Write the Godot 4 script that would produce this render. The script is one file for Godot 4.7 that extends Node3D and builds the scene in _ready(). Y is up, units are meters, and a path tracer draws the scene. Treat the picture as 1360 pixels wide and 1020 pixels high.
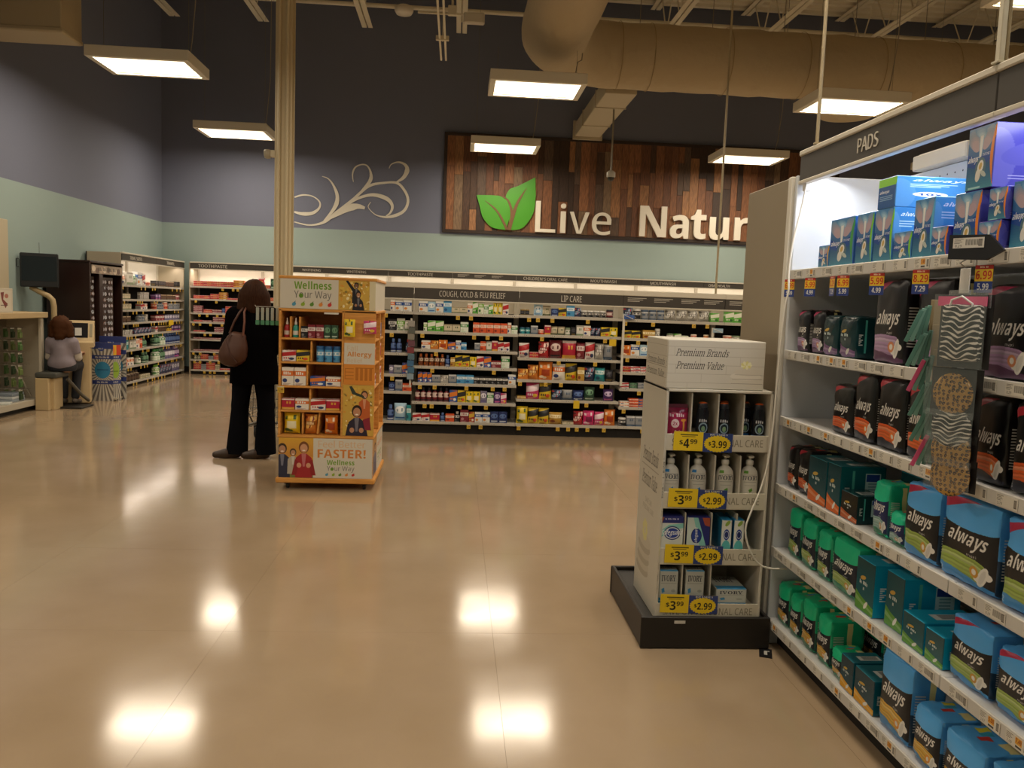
extends Node3D
# A drugstore aisle seen from the end of a run of shelving: pendant lamps, a polished slab floor,
# the dental wall at the back, a cold-remedy run, two free-standing displays and a stocked shelf close by.

# ---------------------------------------------------------------- geometry collector
class G:
	var v := PackedVector3Array()
	var n := PackedVector3Array()
	var t := PackedVector2Array()
	var c := PackedColorArray()
	var xf := Transform3D()
	var col := Color.WHITE

	func tri(p: Array, q: Array, uv: Array) -> void:      # corners counter-clockwise from outside; written clockwise
		for i in [0, 2, 1]:
			v.append(xf * p[i]); n.append((xf.basis * q[i]).normalized()); t.append(uv[i]); c.append(col)

	func facet(p: Array, out: Vector3, uv: Array = []) -> void:   # flat polygon whose normal points along out
		var m: Vector3 = (p[1] - p[0]).cross(p[2] - p[0])
		var o := p.duplicate(); var u := uv.duplicate()
		if u.is_empty():
			for i in p.size(): u.append(Vector2(0.5, 0.5))
		if m.dot(out) < 0.0:
			o.reverse(); u.reverse(); m = -m
		m = m.normalized()
		for i in range(1, o.size() - 1):
			tri([o[0], o[i], o[i + 1]], [m, m, m], [u[0], u[i], u[i + 1]])

	# box with chamfered edges; map = [front, side, top] rectangles of the texture
	func box(at: Vector3, s: Vector3, b := 0.0, map: Array = []) -> G:
		var h := s / 2.0
		var rects := map if map.size() == 3 else [Rect2(0, 0, 1, 1), Rect2(0, 0, 1, 1), Rect2(0, 0, 1, 1)]
		var uvof := func(p: Vector3, a: int, sg: float) -> Vector2:
			var q := Vector3(p.x / h.x, p.y / h.y, p.z / h.z) * 0.5 + Vector3(0.5, 0.5, 0.5)
			var r: Rect2 = rects[0] if a == 2 else (rects[1] if a == 0 else rects[2])
			var f := Vector2(q.x, 1.0 - q.y)
			if a == 0: f = Vector2(1.0 - q.z if sg > 0 else q.z, 1.0 - q.y)
			elif a == 1: f = Vector2(q.x, q.z)
			elif sg < 0: f.x = 1.0 - q.x
			return r.position + f * r.size
		for a in 3:
			var u := (a + 1) % 3
			var w := (a + 2) % 3
			for sg in [-1.0, 1.0]:
				var p := []; var uv := []
				for k in [[-1, -1], [1, -1], [1, 1], [-1, 1]]:
					var q := Vector3()
					q[a] = sg * h[a]; q[u] = k[0] * (h[u] - b); q[w] = k[1] * (h[w] - b)
					uv.append(uvof.call(q, a, sg)); p.append(at + q)
				var out := Vector3(); out[a] = sg
				facet(p, out, uv)
			if b > 0.0:
				for i in [-1.0, 1.0]:
					for j in [-1.0, 1.0]:
						var p := []; var uv := []
						var e := h[a] - b
						for k in [[-e, h[u], h[w] - b], [e, h[u], h[w] - b], [e, h[u] - b, h[w]], [-e, h[u] - b, h[w]]]:
							var q := Vector3()
							q[a] = k[0]; q[u] = i * k[1]; q[w] = j * k[2]
							uv.append(uvof.call(q, u, i)); p.append(at + q)
						var out := Vector3(); out[u] = i; out[w] = j
						facet(p, out, uv)
		if b > 0.0:
			for i in 8:
				var s3 := Vector3(1 if i & 1 else -1, 1 if i & 2 else -1, 1 if i & 4 else -1)
				var p := []; var uv := []
				for a in 3:
					var q := s3 * (h - Vector3(b, b, b)); q[a] = s3[a] * h[a]
					uv.append(uvof.call(q, a, s3[a])); p.append(at + q)
				facet(p, s3, uv)
		return self

	func tube(path: Array, r, sides := 8, closed := true) -> G:
		var rings := []
		var up := Vector3.UP
		for i in path.size():
			var d: Vector3 = (path[mini(i + 1, path.size() - 1)] - path[maxi(i - 1, 0)]).normalized()
			if i == 0 and absf(d.dot(up)) > 0.9: up = Vector3.RIGHT
			var e := d.cross(up).normalized()
			up = e.cross(d).normalized()
			var ring := []
			var rr: float = r[i] if r is Array else r
			for k in sides + 1:
				var a := TAU * k / sides
				var q := e * cos(a) + up * sin(a)
				ring.append([path[i] + q * rr, q])
			rings.append(ring)
		for i in path.size() - 1:
			for k in sides:
				var A = rings[i][k]; var B = rings[i][k + 1]; var C = rings[i + 1][k + 1]; var D = rings[i + 1][k]
				var u0 := Vector2(float(k) / sides, float(i) / path.size()); var u1 := Vector2(float(k + 1) / sides, float(i) / path.size())
				var u2 := Vector2(float(k + 1) / sides, float(i + 1) / path.size()); var u3 := Vector2(float(k) / sides, float(i + 1) / path.size())
				tri([A[0], C[0], B[0]], [A[1], C[1], B[1]], [u0, u2, u1])
				tri([A[0], D[0], C[0]], [A[1], D[1], C[1]], [u0, u3, u2])
		if closed:
			for s in [0, path.size() - 1]:
				var p := []
				for k in sides: p.append(rings[s][k][0])
				facet(p, (path[0] - path[1]) if s == 0 else (path[s] - path[s - 1]))
		return self

	# turned body; profile of (radius, height) from bottom to top; u 0.5 faces +z; flat squashes z
	func lathe(prof: Array, seg := 16, flat := 1.0, pw := 1.0) -> G:
		var nn := []
		for i in prof.size():
			var a: Vector2 = prof[maxi(i - 1, 0)]; var b: Vector2 = prof[mini(i + 1, prof.size() - 1)]
			nn.append(Vector2(b.y - a.y, a.x - b.x).normalized())
		var y0: float = prof[0].y; var y1: float = prof[-1].y
		for i in prof.size() - 1:
			for k in seg:
				var P := []; var N := []; var U := []
				for e in [[k, i], [k + 1, i], [k + 1, i + 1], [k, i + 1]]:
					var u: float = float(e[0]) / seg
					var a := TAU * (u - 0.5)
					var s := signf(sin(a)) * pow(absf(sin(a)), pw); var o := signf(cos(a)) * pow(absf(cos(a)), pw)
					var q: Vector2 = prof[e[1]]
					P.append(Vector3(s * q.x, q.y, o * q.x * flat)); N.append(Vector3(s * nn[e[1]].x * flat, nn[e[1]].y * flat, o * nn[e[1]].x))
					U.append(Vector2(u, 1.0 - (q.y - y0) / maxf(y1 - y0, 0.0001)))
				tri([P[0], P[1], P[2]], [N[0], N[1], N[2]], [U[0], U[1], U[2]])
				tri([P[0], P[2], P[3]], [N[0], N[2], N[3]], [U[0], U[2], U[3]])
		return self

	# outline in the xy plane pushed out along z from z0 to z1
	func prism(poly: PackedVector2Array, z0: float, z1: float) -> G:
		var id := Geometry2D.triangulate_polygon(poly)
		for i in range(0, id.size(), 3):
			for z in [z0, z1]:
				facet([Vector3(poly[id[i]].x, poly[id[i]].y, z), Vector3(poly[id[i + 1]].x, poly[id[i + 1]].y, z), Vector3(poly[id[i + 2]].x, poly[id[i + 2]].y, z)], Vector3(0, 0, z - (z0 + z1) / 2))
		var cw := Geometry2D.is_polygon_clockwise(poly)
		for i in poly.size():
			var a := poly[i]; var b := poly[(i + 1) % poly.size()]
			var o := Vector3(b.y - a.y, a.x - b.x, 0) * (-1.0 if cw else 1.0)
			facet([Vector3(a.x, a.y, z0), Vector3(b.x, b.y, z0), Vector3(b.x, b.y, z1), Vector3(a.x, a.y, z1)], o)
		return self

	# soft parcel: rounded box, bulging faces, crumpled a little
	func pack(s: Vector3, r: float, bulge: float, crumple: float, seed_: int, map: Array, res := 8) -> G:
		var h := s / 2.0
		var fn := FastNoiseLite.new(); fn.seed = seed_; fn.frequency = 9.0
		for a in 3:
			var u := (a + 1) % 3
			var w := (a + 2) % 3
			for sg in [-1.0, 1.0]:
				var pos := []; var uvs := []
				for j in res + 1:
					for i in res + 1:
						var q := Vector3()
						q[a] = sg; q[u] = sin((2.0 * i / res - 1.0) * PI / 2); q[w] = sin((2.0 * j / res - 1.0) * PI / 2)
						var p := q * h
						var inn := Vector3(clampf(p.x, -h.x + r, h.x - r), clampf(p.y, -h.y + r, h.y - r), clampf(p.z, -h.z + r, h.z - r))
						var d := p - inn
						p = inn + d.normalized() * r if d.length() > 0.0001 else p
						p.z += signf(q.z) * bulge * (1 - q.x * q.x) * (1 - q.y * q.y) * absf(q.z)
						p += q.normalized() * crumple * fn.get_noise_3d(p.x * 6, p.y * 6, p.z * 6)
						p.y = maxf(p.y, -h.y)
						var f := Vector2(q.x * 0.5 + 0.5, 0.5 - q.y * 0.5)
						var rc: Rect2 = map[0] if a == 2 else (map[1] if a == 0 else map[2])
						if a == 0: f = Vector2(0.5 - sg * q.z * 0.5, 0.5 - q.y * 0.5)
						elif a == 1: f = Vector2(q.x * 0.5 + 0.5, q.z * 0.5 + 0.5)
						elif sg < 0: f.x = 1 - f.x
						pos.append(p); uvs.append(rc.position + f * rc.size)
				var nr := []
				for j in res + 1:
					for i in res + 1:
						var m: Vector3 = (pos[j * (res + 1) + mini(i + 1, res)] - pos[j * (res + 1) + maxi(i - 1, 0)]).cross(pos[mini(j + 1, res) * (res + 1) + i] - pos[maxi(j - 1, 0) * (res + 1) + i])
						nr.append(m.normalized() * sg)
				for j in res:
					for i in res:
						var k := [j * (res + 1) + i, j * (res + 1) + i + 1, (j + 1) * (res + 1) + i + 1, (j + 1) * (res + 1) + i]
						if sg < 0: k.reverse()
						tri([pos[k[0]], pos[k[1]], pos[k[2]]], [nr[k[0]], nr[k[1]], nr[k[2]]], [uvs[k[0]], uvs[k[1]], uvs[k[2]]])
						tri([pos[k[0]], pos[k[2]], pos[k[3]]], [nr[k[0]], nr[k[2]], nr[k[3]]], [uvs[k[0]], uvs[k[2]], uvs[k[3]]])
		return self

	# pillow bag with flat sealed ends
	func bag(s: Vector3, map: Rect2, seed_ := 1, res := 8) -> G:
		var fn := FastNoiseLite.new(); fn.seed = seed_; fn.frequency = 4.0
		for sg in [1.0, -1.0]:
			var pos := []; var uvs := []
			for j in res + 1:
				for i in res + 1:
					var x := 2.0 * i / res - 1; var y := 2.0 * j / res - 1
					var k := pow(maxf(0.0, 1 - x * x), 0.6) * pow(maxf(0.0, 1 - pow(absf(y), 3.0)), 0.7)
					var z: float = sg * s.z / 2 * k * (1.0 + 0.3 * fn.get_noise_2d(x * 3 + sg * 9, y * 3)) + sg * 0.0008
					pos.append(Vector3(x * s.x / 2 * (1 - 0.05 * (1 - absf(y))), y * s.y / 2, z))
					uvs.append(map.position + Vector2(x * 0.5 + 0.5, 0.5 - y * 0.5) * map.size)
			var nr := []
			for j in res + 1:
				for i in res + 1:
					var m: Vector3 = (pos[j * (res + 1) + mini(i + 1, res)] - pos[j * (res + 1) + maxi(i - 1, 0)]).cross(pos[mini(j + 1, res) * (res + 1) + i] - pos[maxi(j - 1, 0) * (res + 1) + i])
					nr.append(m.normalized() * sg)
			for j in res:
				for i in res:
					var k := [j * (res + 1) + i, j * (res + 1) + i + 1, (j + 1) * (res + 1) + i + 1, (j + 1) * (res + 1) + i]
					if sg < 0: k.reverse()
					tri([pos[k[0]], pos[k[1]], pos[k[2]]], [nr[k[0]], nr[k[1]], nr[k[2]]], [uvs[k[0]], uvs[k[1]], uvs[k[2]]])
					tri([pos[k[0]], pos[k[2]], pos[k[3]]], [nr[k[0]], nr[k[2]], nr[k[3]]], [uvs[k[0]], uvs[k[2]], uvs[k[3]]])
		return self

	# smooth skin over tapered capsules [from, to, radius, radius] : surface nets on a grid
	func skin(bones: Array, cell: float, k: float) -> G:
		var lo := Vector3(1e9, 1e9, 1e9); var hi := -lo
		for b in bones:
			var r: float = maxf(b[2], b[3]) + cell * 3 + k
			for e in 2:
				lo = lo.min(b[e] - Vector3(r, r, r)); hi = hi.max(b[e] + Vector3(r, r, r))
		var nx := int((hi.x - lo.x) / cell) + 2; var ny := int((hi.y - lo.y) / cell) + 2; var nz := int((hi.z - lo.z) / cell) + 2
		var f := PackedFloat32Array(); f.resize(nx * ny * nz); f.fill(1.0)
		for b in bones:
			var A: Vector3 = b[0]; var B: Vector3 = b[1]; var ra: float = b[2]; var rb: float = b[3]
			var m := maxf(ra, rb) + cell * 2 + k
			var l := (A.min(B) - Vector3(m, m, m) - lo) / cell; var g := (A.max(B) + Vector3(m, m, m) - lo) / cell
			var ab := B - A; var ll := maxf(ab.length_squared(), 1e-9)
			for iz in range(maxi(0, int(l.z)), mini(nz, int(g.z) + 1)):
				for iy in range(maxi(0, int(l.y)), mini(ny, int(g.y) + 1)):
					var row := (iz * ny + iy) * nx
					for ix in range(maxi(0, int(l.x)), mini(nx, int(g.x) + 1)):
						var p := lo + Vector3(ix, iy, iz) * cell - A
						var tt := clampf(p.dot(ab) / ll, 0.0, 1.0)
						var d := (p - ab * tt).length() - lerpf(ra, rb, tt)
						var o := f[row + ix]
						var hh := maxf(k - absf(o - d), 0.0) / k
						f[row + ix] = minf(o, d) - hh * hh * k * 0.25
		var at := {}
		var st := [1, nx, nx * ny]
		for iz in nz - 1:
			for iy in ny - 1:
				for ix in nx - 1:
					var id := (iz * ny + iy) * nx + ix
					var s0 := f[id] < 0.0
					var mixed := false
					for q in [1, nx, nx + 1, nx * ny, nx * ny + 1, nx * ny + nx, nx * ny + nx + 1]:
						if (f[id + q] < 0.0) != s0: mixed = true; break
					if not mixed: continue
					var sum := Vector3(); var cnt := 0
					for e in 12:
						var ax := e / 4; var o1 := e & 1; var o2 := (e >> 1) & 1
						var u := (ax + 1) % 3; var w := (ax + 2) % 3
						var pp := Vector3(); pp[u] = o1; pp[w] = o2
						var i0: int = id + o1 * st[u] + o2 * st[w]
						var fa := f[i0]; var fb := f[i0 + st[ax]]
						if (fa < 0.0) != (fb < 0.0):
							pp[ax] = fa / (fa - fb); sum += pp; cnt += 1
					var gr := Vector3(f[id + 1] - f[id], f[id + nx] - f[id], f[id + nx * ny] - f[id]) + Vector3(f[id + nx + nx * ny + 1] - f[id + nx + nx * ny], f[id + 1 + nx + nx * ny] - f[id + 1 + nx * ny], f[id + 1 + nx + nx * ny] - f[id + 1 + nx])
					at[id] = [lo + (Vector3(ix, iy, iz) + sum / maxf(cnt, 1)) * cell, gr.normalized()]
		for id in at:
			for ax in 3:
				if (f[id] < 0.0) == (f[id + st[ax]] < 0.0): continue
				var u: int = st[(ax + 1) % 3]; var w: int = st[(ax + 2) % 3]
				if not (at.has(id - u) and at.has(id - w) and at.has(id - u - w)): continue
				var q := [at[id - u - w], at[id - w], at[id], at[id - u]]
				if f[id] > 0.0: q.reverse()
				var z := Vector2(0.5, 0.5)
				tri([q[0][0], q[1][0], q[2][0]], [q[0][1], q[1][1], q[2][1]], [z, z, z])
				tri([q[0][0], q[2][0], q[3][0]], [q[0][1], q[2][1], q[3][1]], [z, z, z])
		return self

	func mesh(into: ArrayMesh = null) -> ArrayMesh:
		var m := into if into else ArrayMesh.new()
		var a := []; a.resize(Mesh.ARRAY_MAX)
		a[Mesh.ARRAY_VERTEX] = v; a[Mesh.ARRAY_NORMAL] = n; a[Mesh.ARRAY_TEX_UV] = t; a[Mesh.ARRAY_COLOR] = c
		m.add_surface_from_arrays(Mesh.PRIMITIVE_TRIANGLES, a)
		return m


# ---------------------------------------------------------------- flat print: a little canvas filled by spans
class Print:
	var im: Image
	var W: int
	var H: int
	var sc := 1.0
	var org := Vector2()

	func _init(w: int, h: int, bg: Color) -> void:
		W = w; H = h
		im = Image.create(w, h, false, Image.FORMAT_RGB8); im.fill(bg)

	func at(x: float, y: float, k := 1.0) -> Print:
		org = Vector2(x, y); sc = k
		return self

	func rect(x: float, y: float, w: float, h: float, c: Color) -> void:
		im.fill_rect(Rect2i(roundi(org.x + x * sc), roundi(org.y + y * sc), maxi(1, roundi(w * sc)), maxi(1, roundi(h * sc))), c)

	func poly(p: Array, c: Color, grow := 0) -> void:
		var lo := 1e9; var hi := -1e9
		var q := []
		for e in p:
			var z: Vector2 = org + Vector2(e[0], e[1]) * sc if e is Array else org + e * sc
			q.append(z); lo = minf(lo, z.y); hi = maxf(hi, z.y)
		for y in range(maxi(0, int(lo)), mini(H, int(hi) + 1)):
			var xs := []
			for i in q.size():
				var a: Vector2 = q[i]; var b: Vector2 = q[(i + 1) % q.size()]
				if (a.y <= y + 0.5) != (b.y <= y + 0.5):
					xs.append(a.x + (y + 0.5 - a.y) / (b.y - a.y) * (b.x - a.x))
			xs.sort()
			for i in range(0, xs.size() - 1, 2):
				var x0 := maxi(0, roundi(xs[i]) - grow); var x1 := mini(W, roundi(xs[i + 1]) + grow)
				if x1 > x0: im.fill_rect(Rect2i(x0, y, x1 - x0, 1), c)

	func ell(x: float, y: float, rx: float, ry: float, c: Color, turn := 0.0) -> void:
		var p := []
		for i in 28:
			p.append(Vector2(x, y) + Vector2(rx * cos(TAU * i / 28), ry * sin(TAU * i / 28)).rotated(turn))
		poly(p, c)

	# words fitted into the rectangle; lean slants them, turn is in quarter circles
	func words(s: String, x: float, y: float, w: float, h: float, c: Color, face: Font, lean := 0.0, quarter := 0) -> void:
		var d := glyphs(s, face)
		var b: AABB = d[1]
		for i in range(0, d[0].size(), 3):
			var p := []
			for k in 3:
				var e: Vector3 = d[0][i + k]
				var u := (e.x - b.position.x) / b.size.x; var g := 1.0 - (e.y - b.position.y) / b.size.y
				var sl := minf(lean * h / w, 0.4)
				u = u * (1.0 - sl) + (1.0 - g) * sl
				if quarter == 1: p.append(Vector2(x + g * w, y + (1 - u) * h))
				else: p.append(Vector2(x + u * w, y + g * h))
			poly(p, c)

	# a run of small strokes that reads as print too small to make out
	func scrawl(x: float, y: float, w: float, h: float, c: Color) -> void:
		var n := maxi(3, int(w / h * 1.5))
		for i in n:
			var k := (i * 7 + int(x + w)) % 5
			if k == 3: continue
			rect(x + w * i / n, y + (h * 0.25 if k % 2 else 0.0), w / n * 0.62, h * (0.75 if k % 2 else 1.0), c)
			if k == 1: rect(x + w * i / n, y + h * 0.3, w / n * 0.3, h * 0.35, c.lightened(0.5))

	static var known := {}
	static func glyphs(s: String, face: Font) -> Array:
		var key := s + str(face.get_instance_id())
		if not known.has(key):
			var tm := TextMesh.new()
			tm.font = face; tm.text = s; tm.font_size = 48; tm.pixel_size = 0.01; tm.depth = 0.0
			var a := tm.get_mesh_arrays()
			var o := PackedVector3Array()
			for i in a[Mesh.ARRAY_INDEX]: o.append(a[Mesh.ARRAY_VERTEX][i])
			var bb := AABB(o[0], Vector3())
			for e in o: bb = bb.expand(e)
			known[key] = [o, bb]
		return known[key]


# ---------------------------------------------------------------- shared state and small helpers
var rng := RandomNumberGenerator.new()
var mats := {}
var shapes := {}
var stock := {}
var sans: SystemFont
var bold: SystemFont
var serif: SystemFont
var serif_bold: SystemFont

func hex(s: String) -> Color: return Color(s)

func mat(s: String, rough := 0.6, metal := 0.0, spec := 0.5) -> StandardMaterial3D:
	var key := "%s/%.2f/%.2f/%.2f" % [s, rough, metal, spec]
	if not mats.has(key):
		var m := StandardMaterial3D.new()
		m.albedo_color = Color(s); m.roughness = rough; m.metallic = metal; m.metallic_specular = spec
		mats[key] = m
	return mats[key]

func printed(p: Print, rough := 0.35) -> StandardMaterial3D:
	var m := StandardMaterial3D.new()
	m.albedo_texture = ImageTexture.create_from_image(p.im); m.roughness = rough
	return m

func clear(alpha := 0.12) -> StandardMaterial3D:
	if not mats.has("clear%f" % alpha):
		var m := StandardMaterial3D.new()
		m.albedo_color = Color(0.9, 0.93, 0.95, alpha); m.roughness = 0.08
		m.transparency = BaseMaterial3D.TRANSPARENCY_ALPHA
		mats["clear%f" % alpha] = m
	return mats["clear%f" % alpha]

func put(called: String, g, m: Material, parent: Node = self, at := Vector3.ZERO, turn := 0.0) -> MeshInstance3D:
	var o := MeshInstance3D.new()
	o.name = called
	o.mesh = g.mesh() if g is G else g
	for i in o.mesh.get_surface_count():
		if o.mesh.surface_get_material(i) == null: o.set_surface_override_material(i, m)
	o.position = at; o.rotation.y = turn
	parent.add_child(o, true)
	return o

func tag(o: Node, label: String, category: String, group := "") -> Node:
	o.set_meta("label", label); o.set_meta("category", category)
	if group: o.set_meta("group", group)
	return o

func thing(called: String, label: String, category: String, at := Vector3.ZERO, turn := 0.0, group := "") -> Node3D:
	var o := Node3D.new()
	o.name = called; o.position = at; o.rotation.y = turn
	add_child(o, true)
	tag(o, label, category, group)
	return o

func struct(called: String, g, m: Material) -> MeshInstance3D:
	var o := put(called, g, m)
	o.set_meta("kind", "structure")
	return o

# raised lettering, fitted into w x h, lower left corner at the origin, facing +z
func letters(s: String, face: Font, w: float, h: float, depth := 0.002) -> ArrayMesh:
	var tm := TextMesh.new()
	tm.font = face; tm.text = s; tm.font_size = 40; tm.pixel_size = 0.01; tm.depth = 0.1; tm.curve_step = 2.0
	var a := tm.get_mesh_arrays()
	var p: PackedVector3Array = a[Mesh.ARRAY_VERTEX]
	var bb := AABB(p[0], Vector3())
	for e in p: bb = bb.expand(e)
	for i in p.size():
		var e := p[i] - bb.position
		p[i] = Vector3(e.x / bb.size.x * w, e.y / bb.size.y * h, e.z / bb.size.z * depth)
	a[Mesh.ARRAY_VERTEX] = p
	var m := ArrayMesh.new()
	m.add_surface_from_arrays(Mesh.PRIMITIVE_TRIANGLES, a)
	return m

const ORD := ["first", "second", "third", "fourth", "fifth", "sixth", "seventh", "eighth", "ninth", "tenth", "eleventh", "twelfth", "thirteenth", "fourteenth", "fifteenth", "sixteenth", "seventeenth", "eighteenth", "nineteenth", "twentieth"]
const ROWS := ["top", "second", "third", "fourth", "fifth", "sixth", "seventh", "eighth", "lowest"]

# ---------------------------------------------------------------- prints
const FRONT := Rect2(0.01, 0.01, 0.60, 0.80)
const SIDE := Rect2(0.635, 0.01, 0.35, 0.80)
const TOP := Rect2(0.01, 0.83, 0.60, 0.16)
const MAP := [FRONT, SIDE, TOP]
var art := {}

# soft pack of pads: top colour, body colour, the pads pictured, the foot colour
func pad_art(key: String, top: String, body: String, pads: String, foot: String, ribbon := "") -> void:
	var p := Print.new(256, 256, Color(top))
	var P := Color(pads); var w := Color("e9e6e0")
	p.rect(0, 60, 158, 150, Color(body))
	p.ell(79, 58, 86, 18, Color(top))
	p.words("always", 18, 76, 122, 48, w, bold, 0.35)
	p.words("maxi", 84, 128, 24, 7, w, sans)
	for i in 5:
		var q := P.lightened(0.10 * (4 - i)) if i % 2 else P
		p.ell(64 - i * 3, 146 + i * 9, 66, 10, q)
		p.ell(64 - i * 3, 149 + i * 9, 66, 8, q.darkened(0.12))
	p.poly([[0, 176], [60, 178], [158, 196], [158, 210], [0, 210]], Color(foot))
	p.ell(126, 170, 11, 26, w, 0.35); p.ell(112, 176, 10, 8, w); p.ell(140, 166, 9, 8, w)
	p.ell(126, 170, 6, 18, w.darkened(0.08), 0.35)
	p.ell(104, 166, 12, 13, P.lerp(Color("e8862a"), 0.65)); p.ell(104, 166, 6, 7, w)
	p.words({"9": "2", "d": "1" if pads.begins_with("d9") else "4"}.get(pads.left(1), "5"), 6, 184, 8, 14, w, sans)
	if ribbon:
		p.poly([[0, 20], [60, 0], [110, 0], [0, 44]], Color(ribbon))
	# side: strip of small print and a code
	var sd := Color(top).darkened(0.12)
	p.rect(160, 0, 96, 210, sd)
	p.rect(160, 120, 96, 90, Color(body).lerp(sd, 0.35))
	p.rect(206, 12, 14, 150, Color("e9df9a"))
	for i in 14: p.rect(172, 70 + i * 7, 26, 3, w.darkened(0.1))
	for i in 12: p.rect(230, 120 + i * 4, 16, 2 if i % 3 else 3, Color("151515"))
	# top: stickers
	p.rect(0, 211, 158, 45, Color(top))
	p.rect(28, 220, 20, 12, Color("e3d53b")); p.rect(50, 222, 18, 12, Color("3aa6c9")); p.rect(70, 228, 18, 12, Color("d8413a"))
	p.rect(100, 218, 46, 10, Color("ecdf9c"))
	art[key] = printed(p, 0.3)

# boxed pads: misty blue front with a winged figure, a curved sliver at one edge, a flat coloured side
func box_art(key: String, sliver: String, side: String, side_words := true, cap := "") -> void:
	var p := Print.new(256, 256, Color("2d63a8"))
	for i in 26: p.rect(0, i * 8, 158, 8, Color("4a86bd").lerp(Color("1c3f7c"), i / 25.0) if i < 14 else Color("1c4f86").lerp(Color("4d93a6"), (i - 14) / 12.0))
	for k in 6:
		p.ell(40 + k * 2, 44 + k * 4, 46 - k * 4, 28 - k * 2, Color("6f93b8").lerp(Color("b9a3ac"), k / 5.0), 0.5)
		p.ell(118 - k * 2, 42 + k * 4, 44 - k * 4, 28 - k * 2, Color("6f93b8").lerp(Color("b59fab"), k / 5.0), -0.6)
		p.ell(76 + k, 24 + k * 2, 40 - k * 5, 18 - k * 2, Color("4a86bd").lerp(Color("a9cde2"), k / 5.0), 0.3)
	for k in 4: p.poly([[66 + k * 2, 34], [94 - k * 2, 34], [84 - k, 118], [72 + k, 118]], Color("86a9c6").lerp(Color("e6e8e8"), k / 3.0))
	p.poly([[0, 84], [66, 108], [158, 74], [158, 112], [66, 140], [0, 124]], Color("1d4a9c"))
	p.words("always", 6, 94, 66, 28, Color("f2f2f2"), bold, 0.35)
	p.words("INFINITY", 92, 92, 50, 9, Color("f2f2f2"), sans)
	p.ell(84, 138, 30, 34, Color("4f6f7f"), 0.2); p.ell(84, 134, 16, 22, Color("e6e4de"), 0.4); p.ell(72, 160, 14, 22, Color("dcdad2"), 0.2); p.ell(102, 158, 18, 8, Color("b9c3bd"), 0.5)
	p.ell(84, 132, 8, 12, Color("c9a95e"), 0.4)
	p.rect(20, 196, 70, 6, Color("9fd0d8"))
	var e := []
	for i in 13: e.append([158 - 24 * sin(PI * i / 12.0), 205.0 * i / 12.0])
	p.poly(e, Color(sliver))
	p.rect(160, 0, 96, 210, Color(side))
	if cap:
		p.rect(0, 0, 158, 60, Color(cap)); p.rect(0, 60, 158, 150, Color("1f5aa0"))
		p.words("always", 14, 84, 90, 28, Color("e8eef4"), bold, 0.3)
		for i in 3: p.rect(20, 124 + i * 12, 110, 5, Color("8fb8dc"))
	p.ell(166, 120, 16, 100, Color(side).lightened(0.12))
	if side_words:
		p.words("always", 176, 20, 60, 20, Color("e6f1f7"), bold, 0.3)
		for i in 3: p.rect(176, 52 + i * 9, 46 - i * 8, 4, Color("bcdff0"))
		p.ell(196, 120, 17, 17, Color("eef4f6")); p.words("10x", 184, 113, 24, 14, Color("1d4a9c"), bold)
	else:
		p.ell(236, 40, 10, 10, Color("2a3f9c"))
		for i in 2: p.rect(176, 168 + i * 9, 66, 3, Color(side).lightened(0.45))
		p.ell(208, 90, 30, 54, Color(side).lightened(0.08), 0.6)
	p.rect(0, 211, 158, 45, Color(side).darkened(0.1))
	art[key] = printed(p, 0.22)

# slim carton: dark top running into a bright wave
func slim_art(key: String, top: String, wave: String, side: String) -> void:
	var p := Print.new(256, 256, Color(side))
	for i in 26: p.rect(0, i * 8, 158, 8, Color(top).darkened(0.25 * (1.0 - i / 26.0)))
	p.poly([[0, 132], [50, 150], [158, 172], [158, 210], [0, 210]], Color(wave))
	p.poly([[0, 150], [60, 168], [158, 186], [158, 196], [0, 170]], Color(wave).lightened(0.25))
	p.ell(96, 176, 9, 22, Color("e9e6df"), 0.8)
	p.ell(62, 76, 24, 8, Color("c8a24a"), -0.2); p.scrawl(34, 88, 70, 14, Color("d9e2e0"))
	p.scrawl(60, 112, 18, 11, Color("d9e2e0"))
	p.rect(160, 0, 96, 210, Color(side))
	p.rect(212, 30, 30, 120, Color("bfe0e6")); p.rect(214, 34, 26, 30, Color("2a4aa0"))
	for i in 6: p.rect(218, 70 + i * 12, 18, 6, Color("7fb2bd"))
	p.rect(186, 20, 5, 160, Color("57c3bb")); for k in 7: p.rect(172, 90 + k * 8, 10 - k % 3 * 3, 5, Color("e5eeee"))
	p.rect(0, 211, 158, 45, Color(side).lightened(0.08))
	p.rect(60, 216, 60, 26, Color("dfe6e6"))
	for i in 12: p.rect(64 + i * 4, 219, 2, 18, Color("222222"))
	art[key] = printed(p, 0.25)

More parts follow.
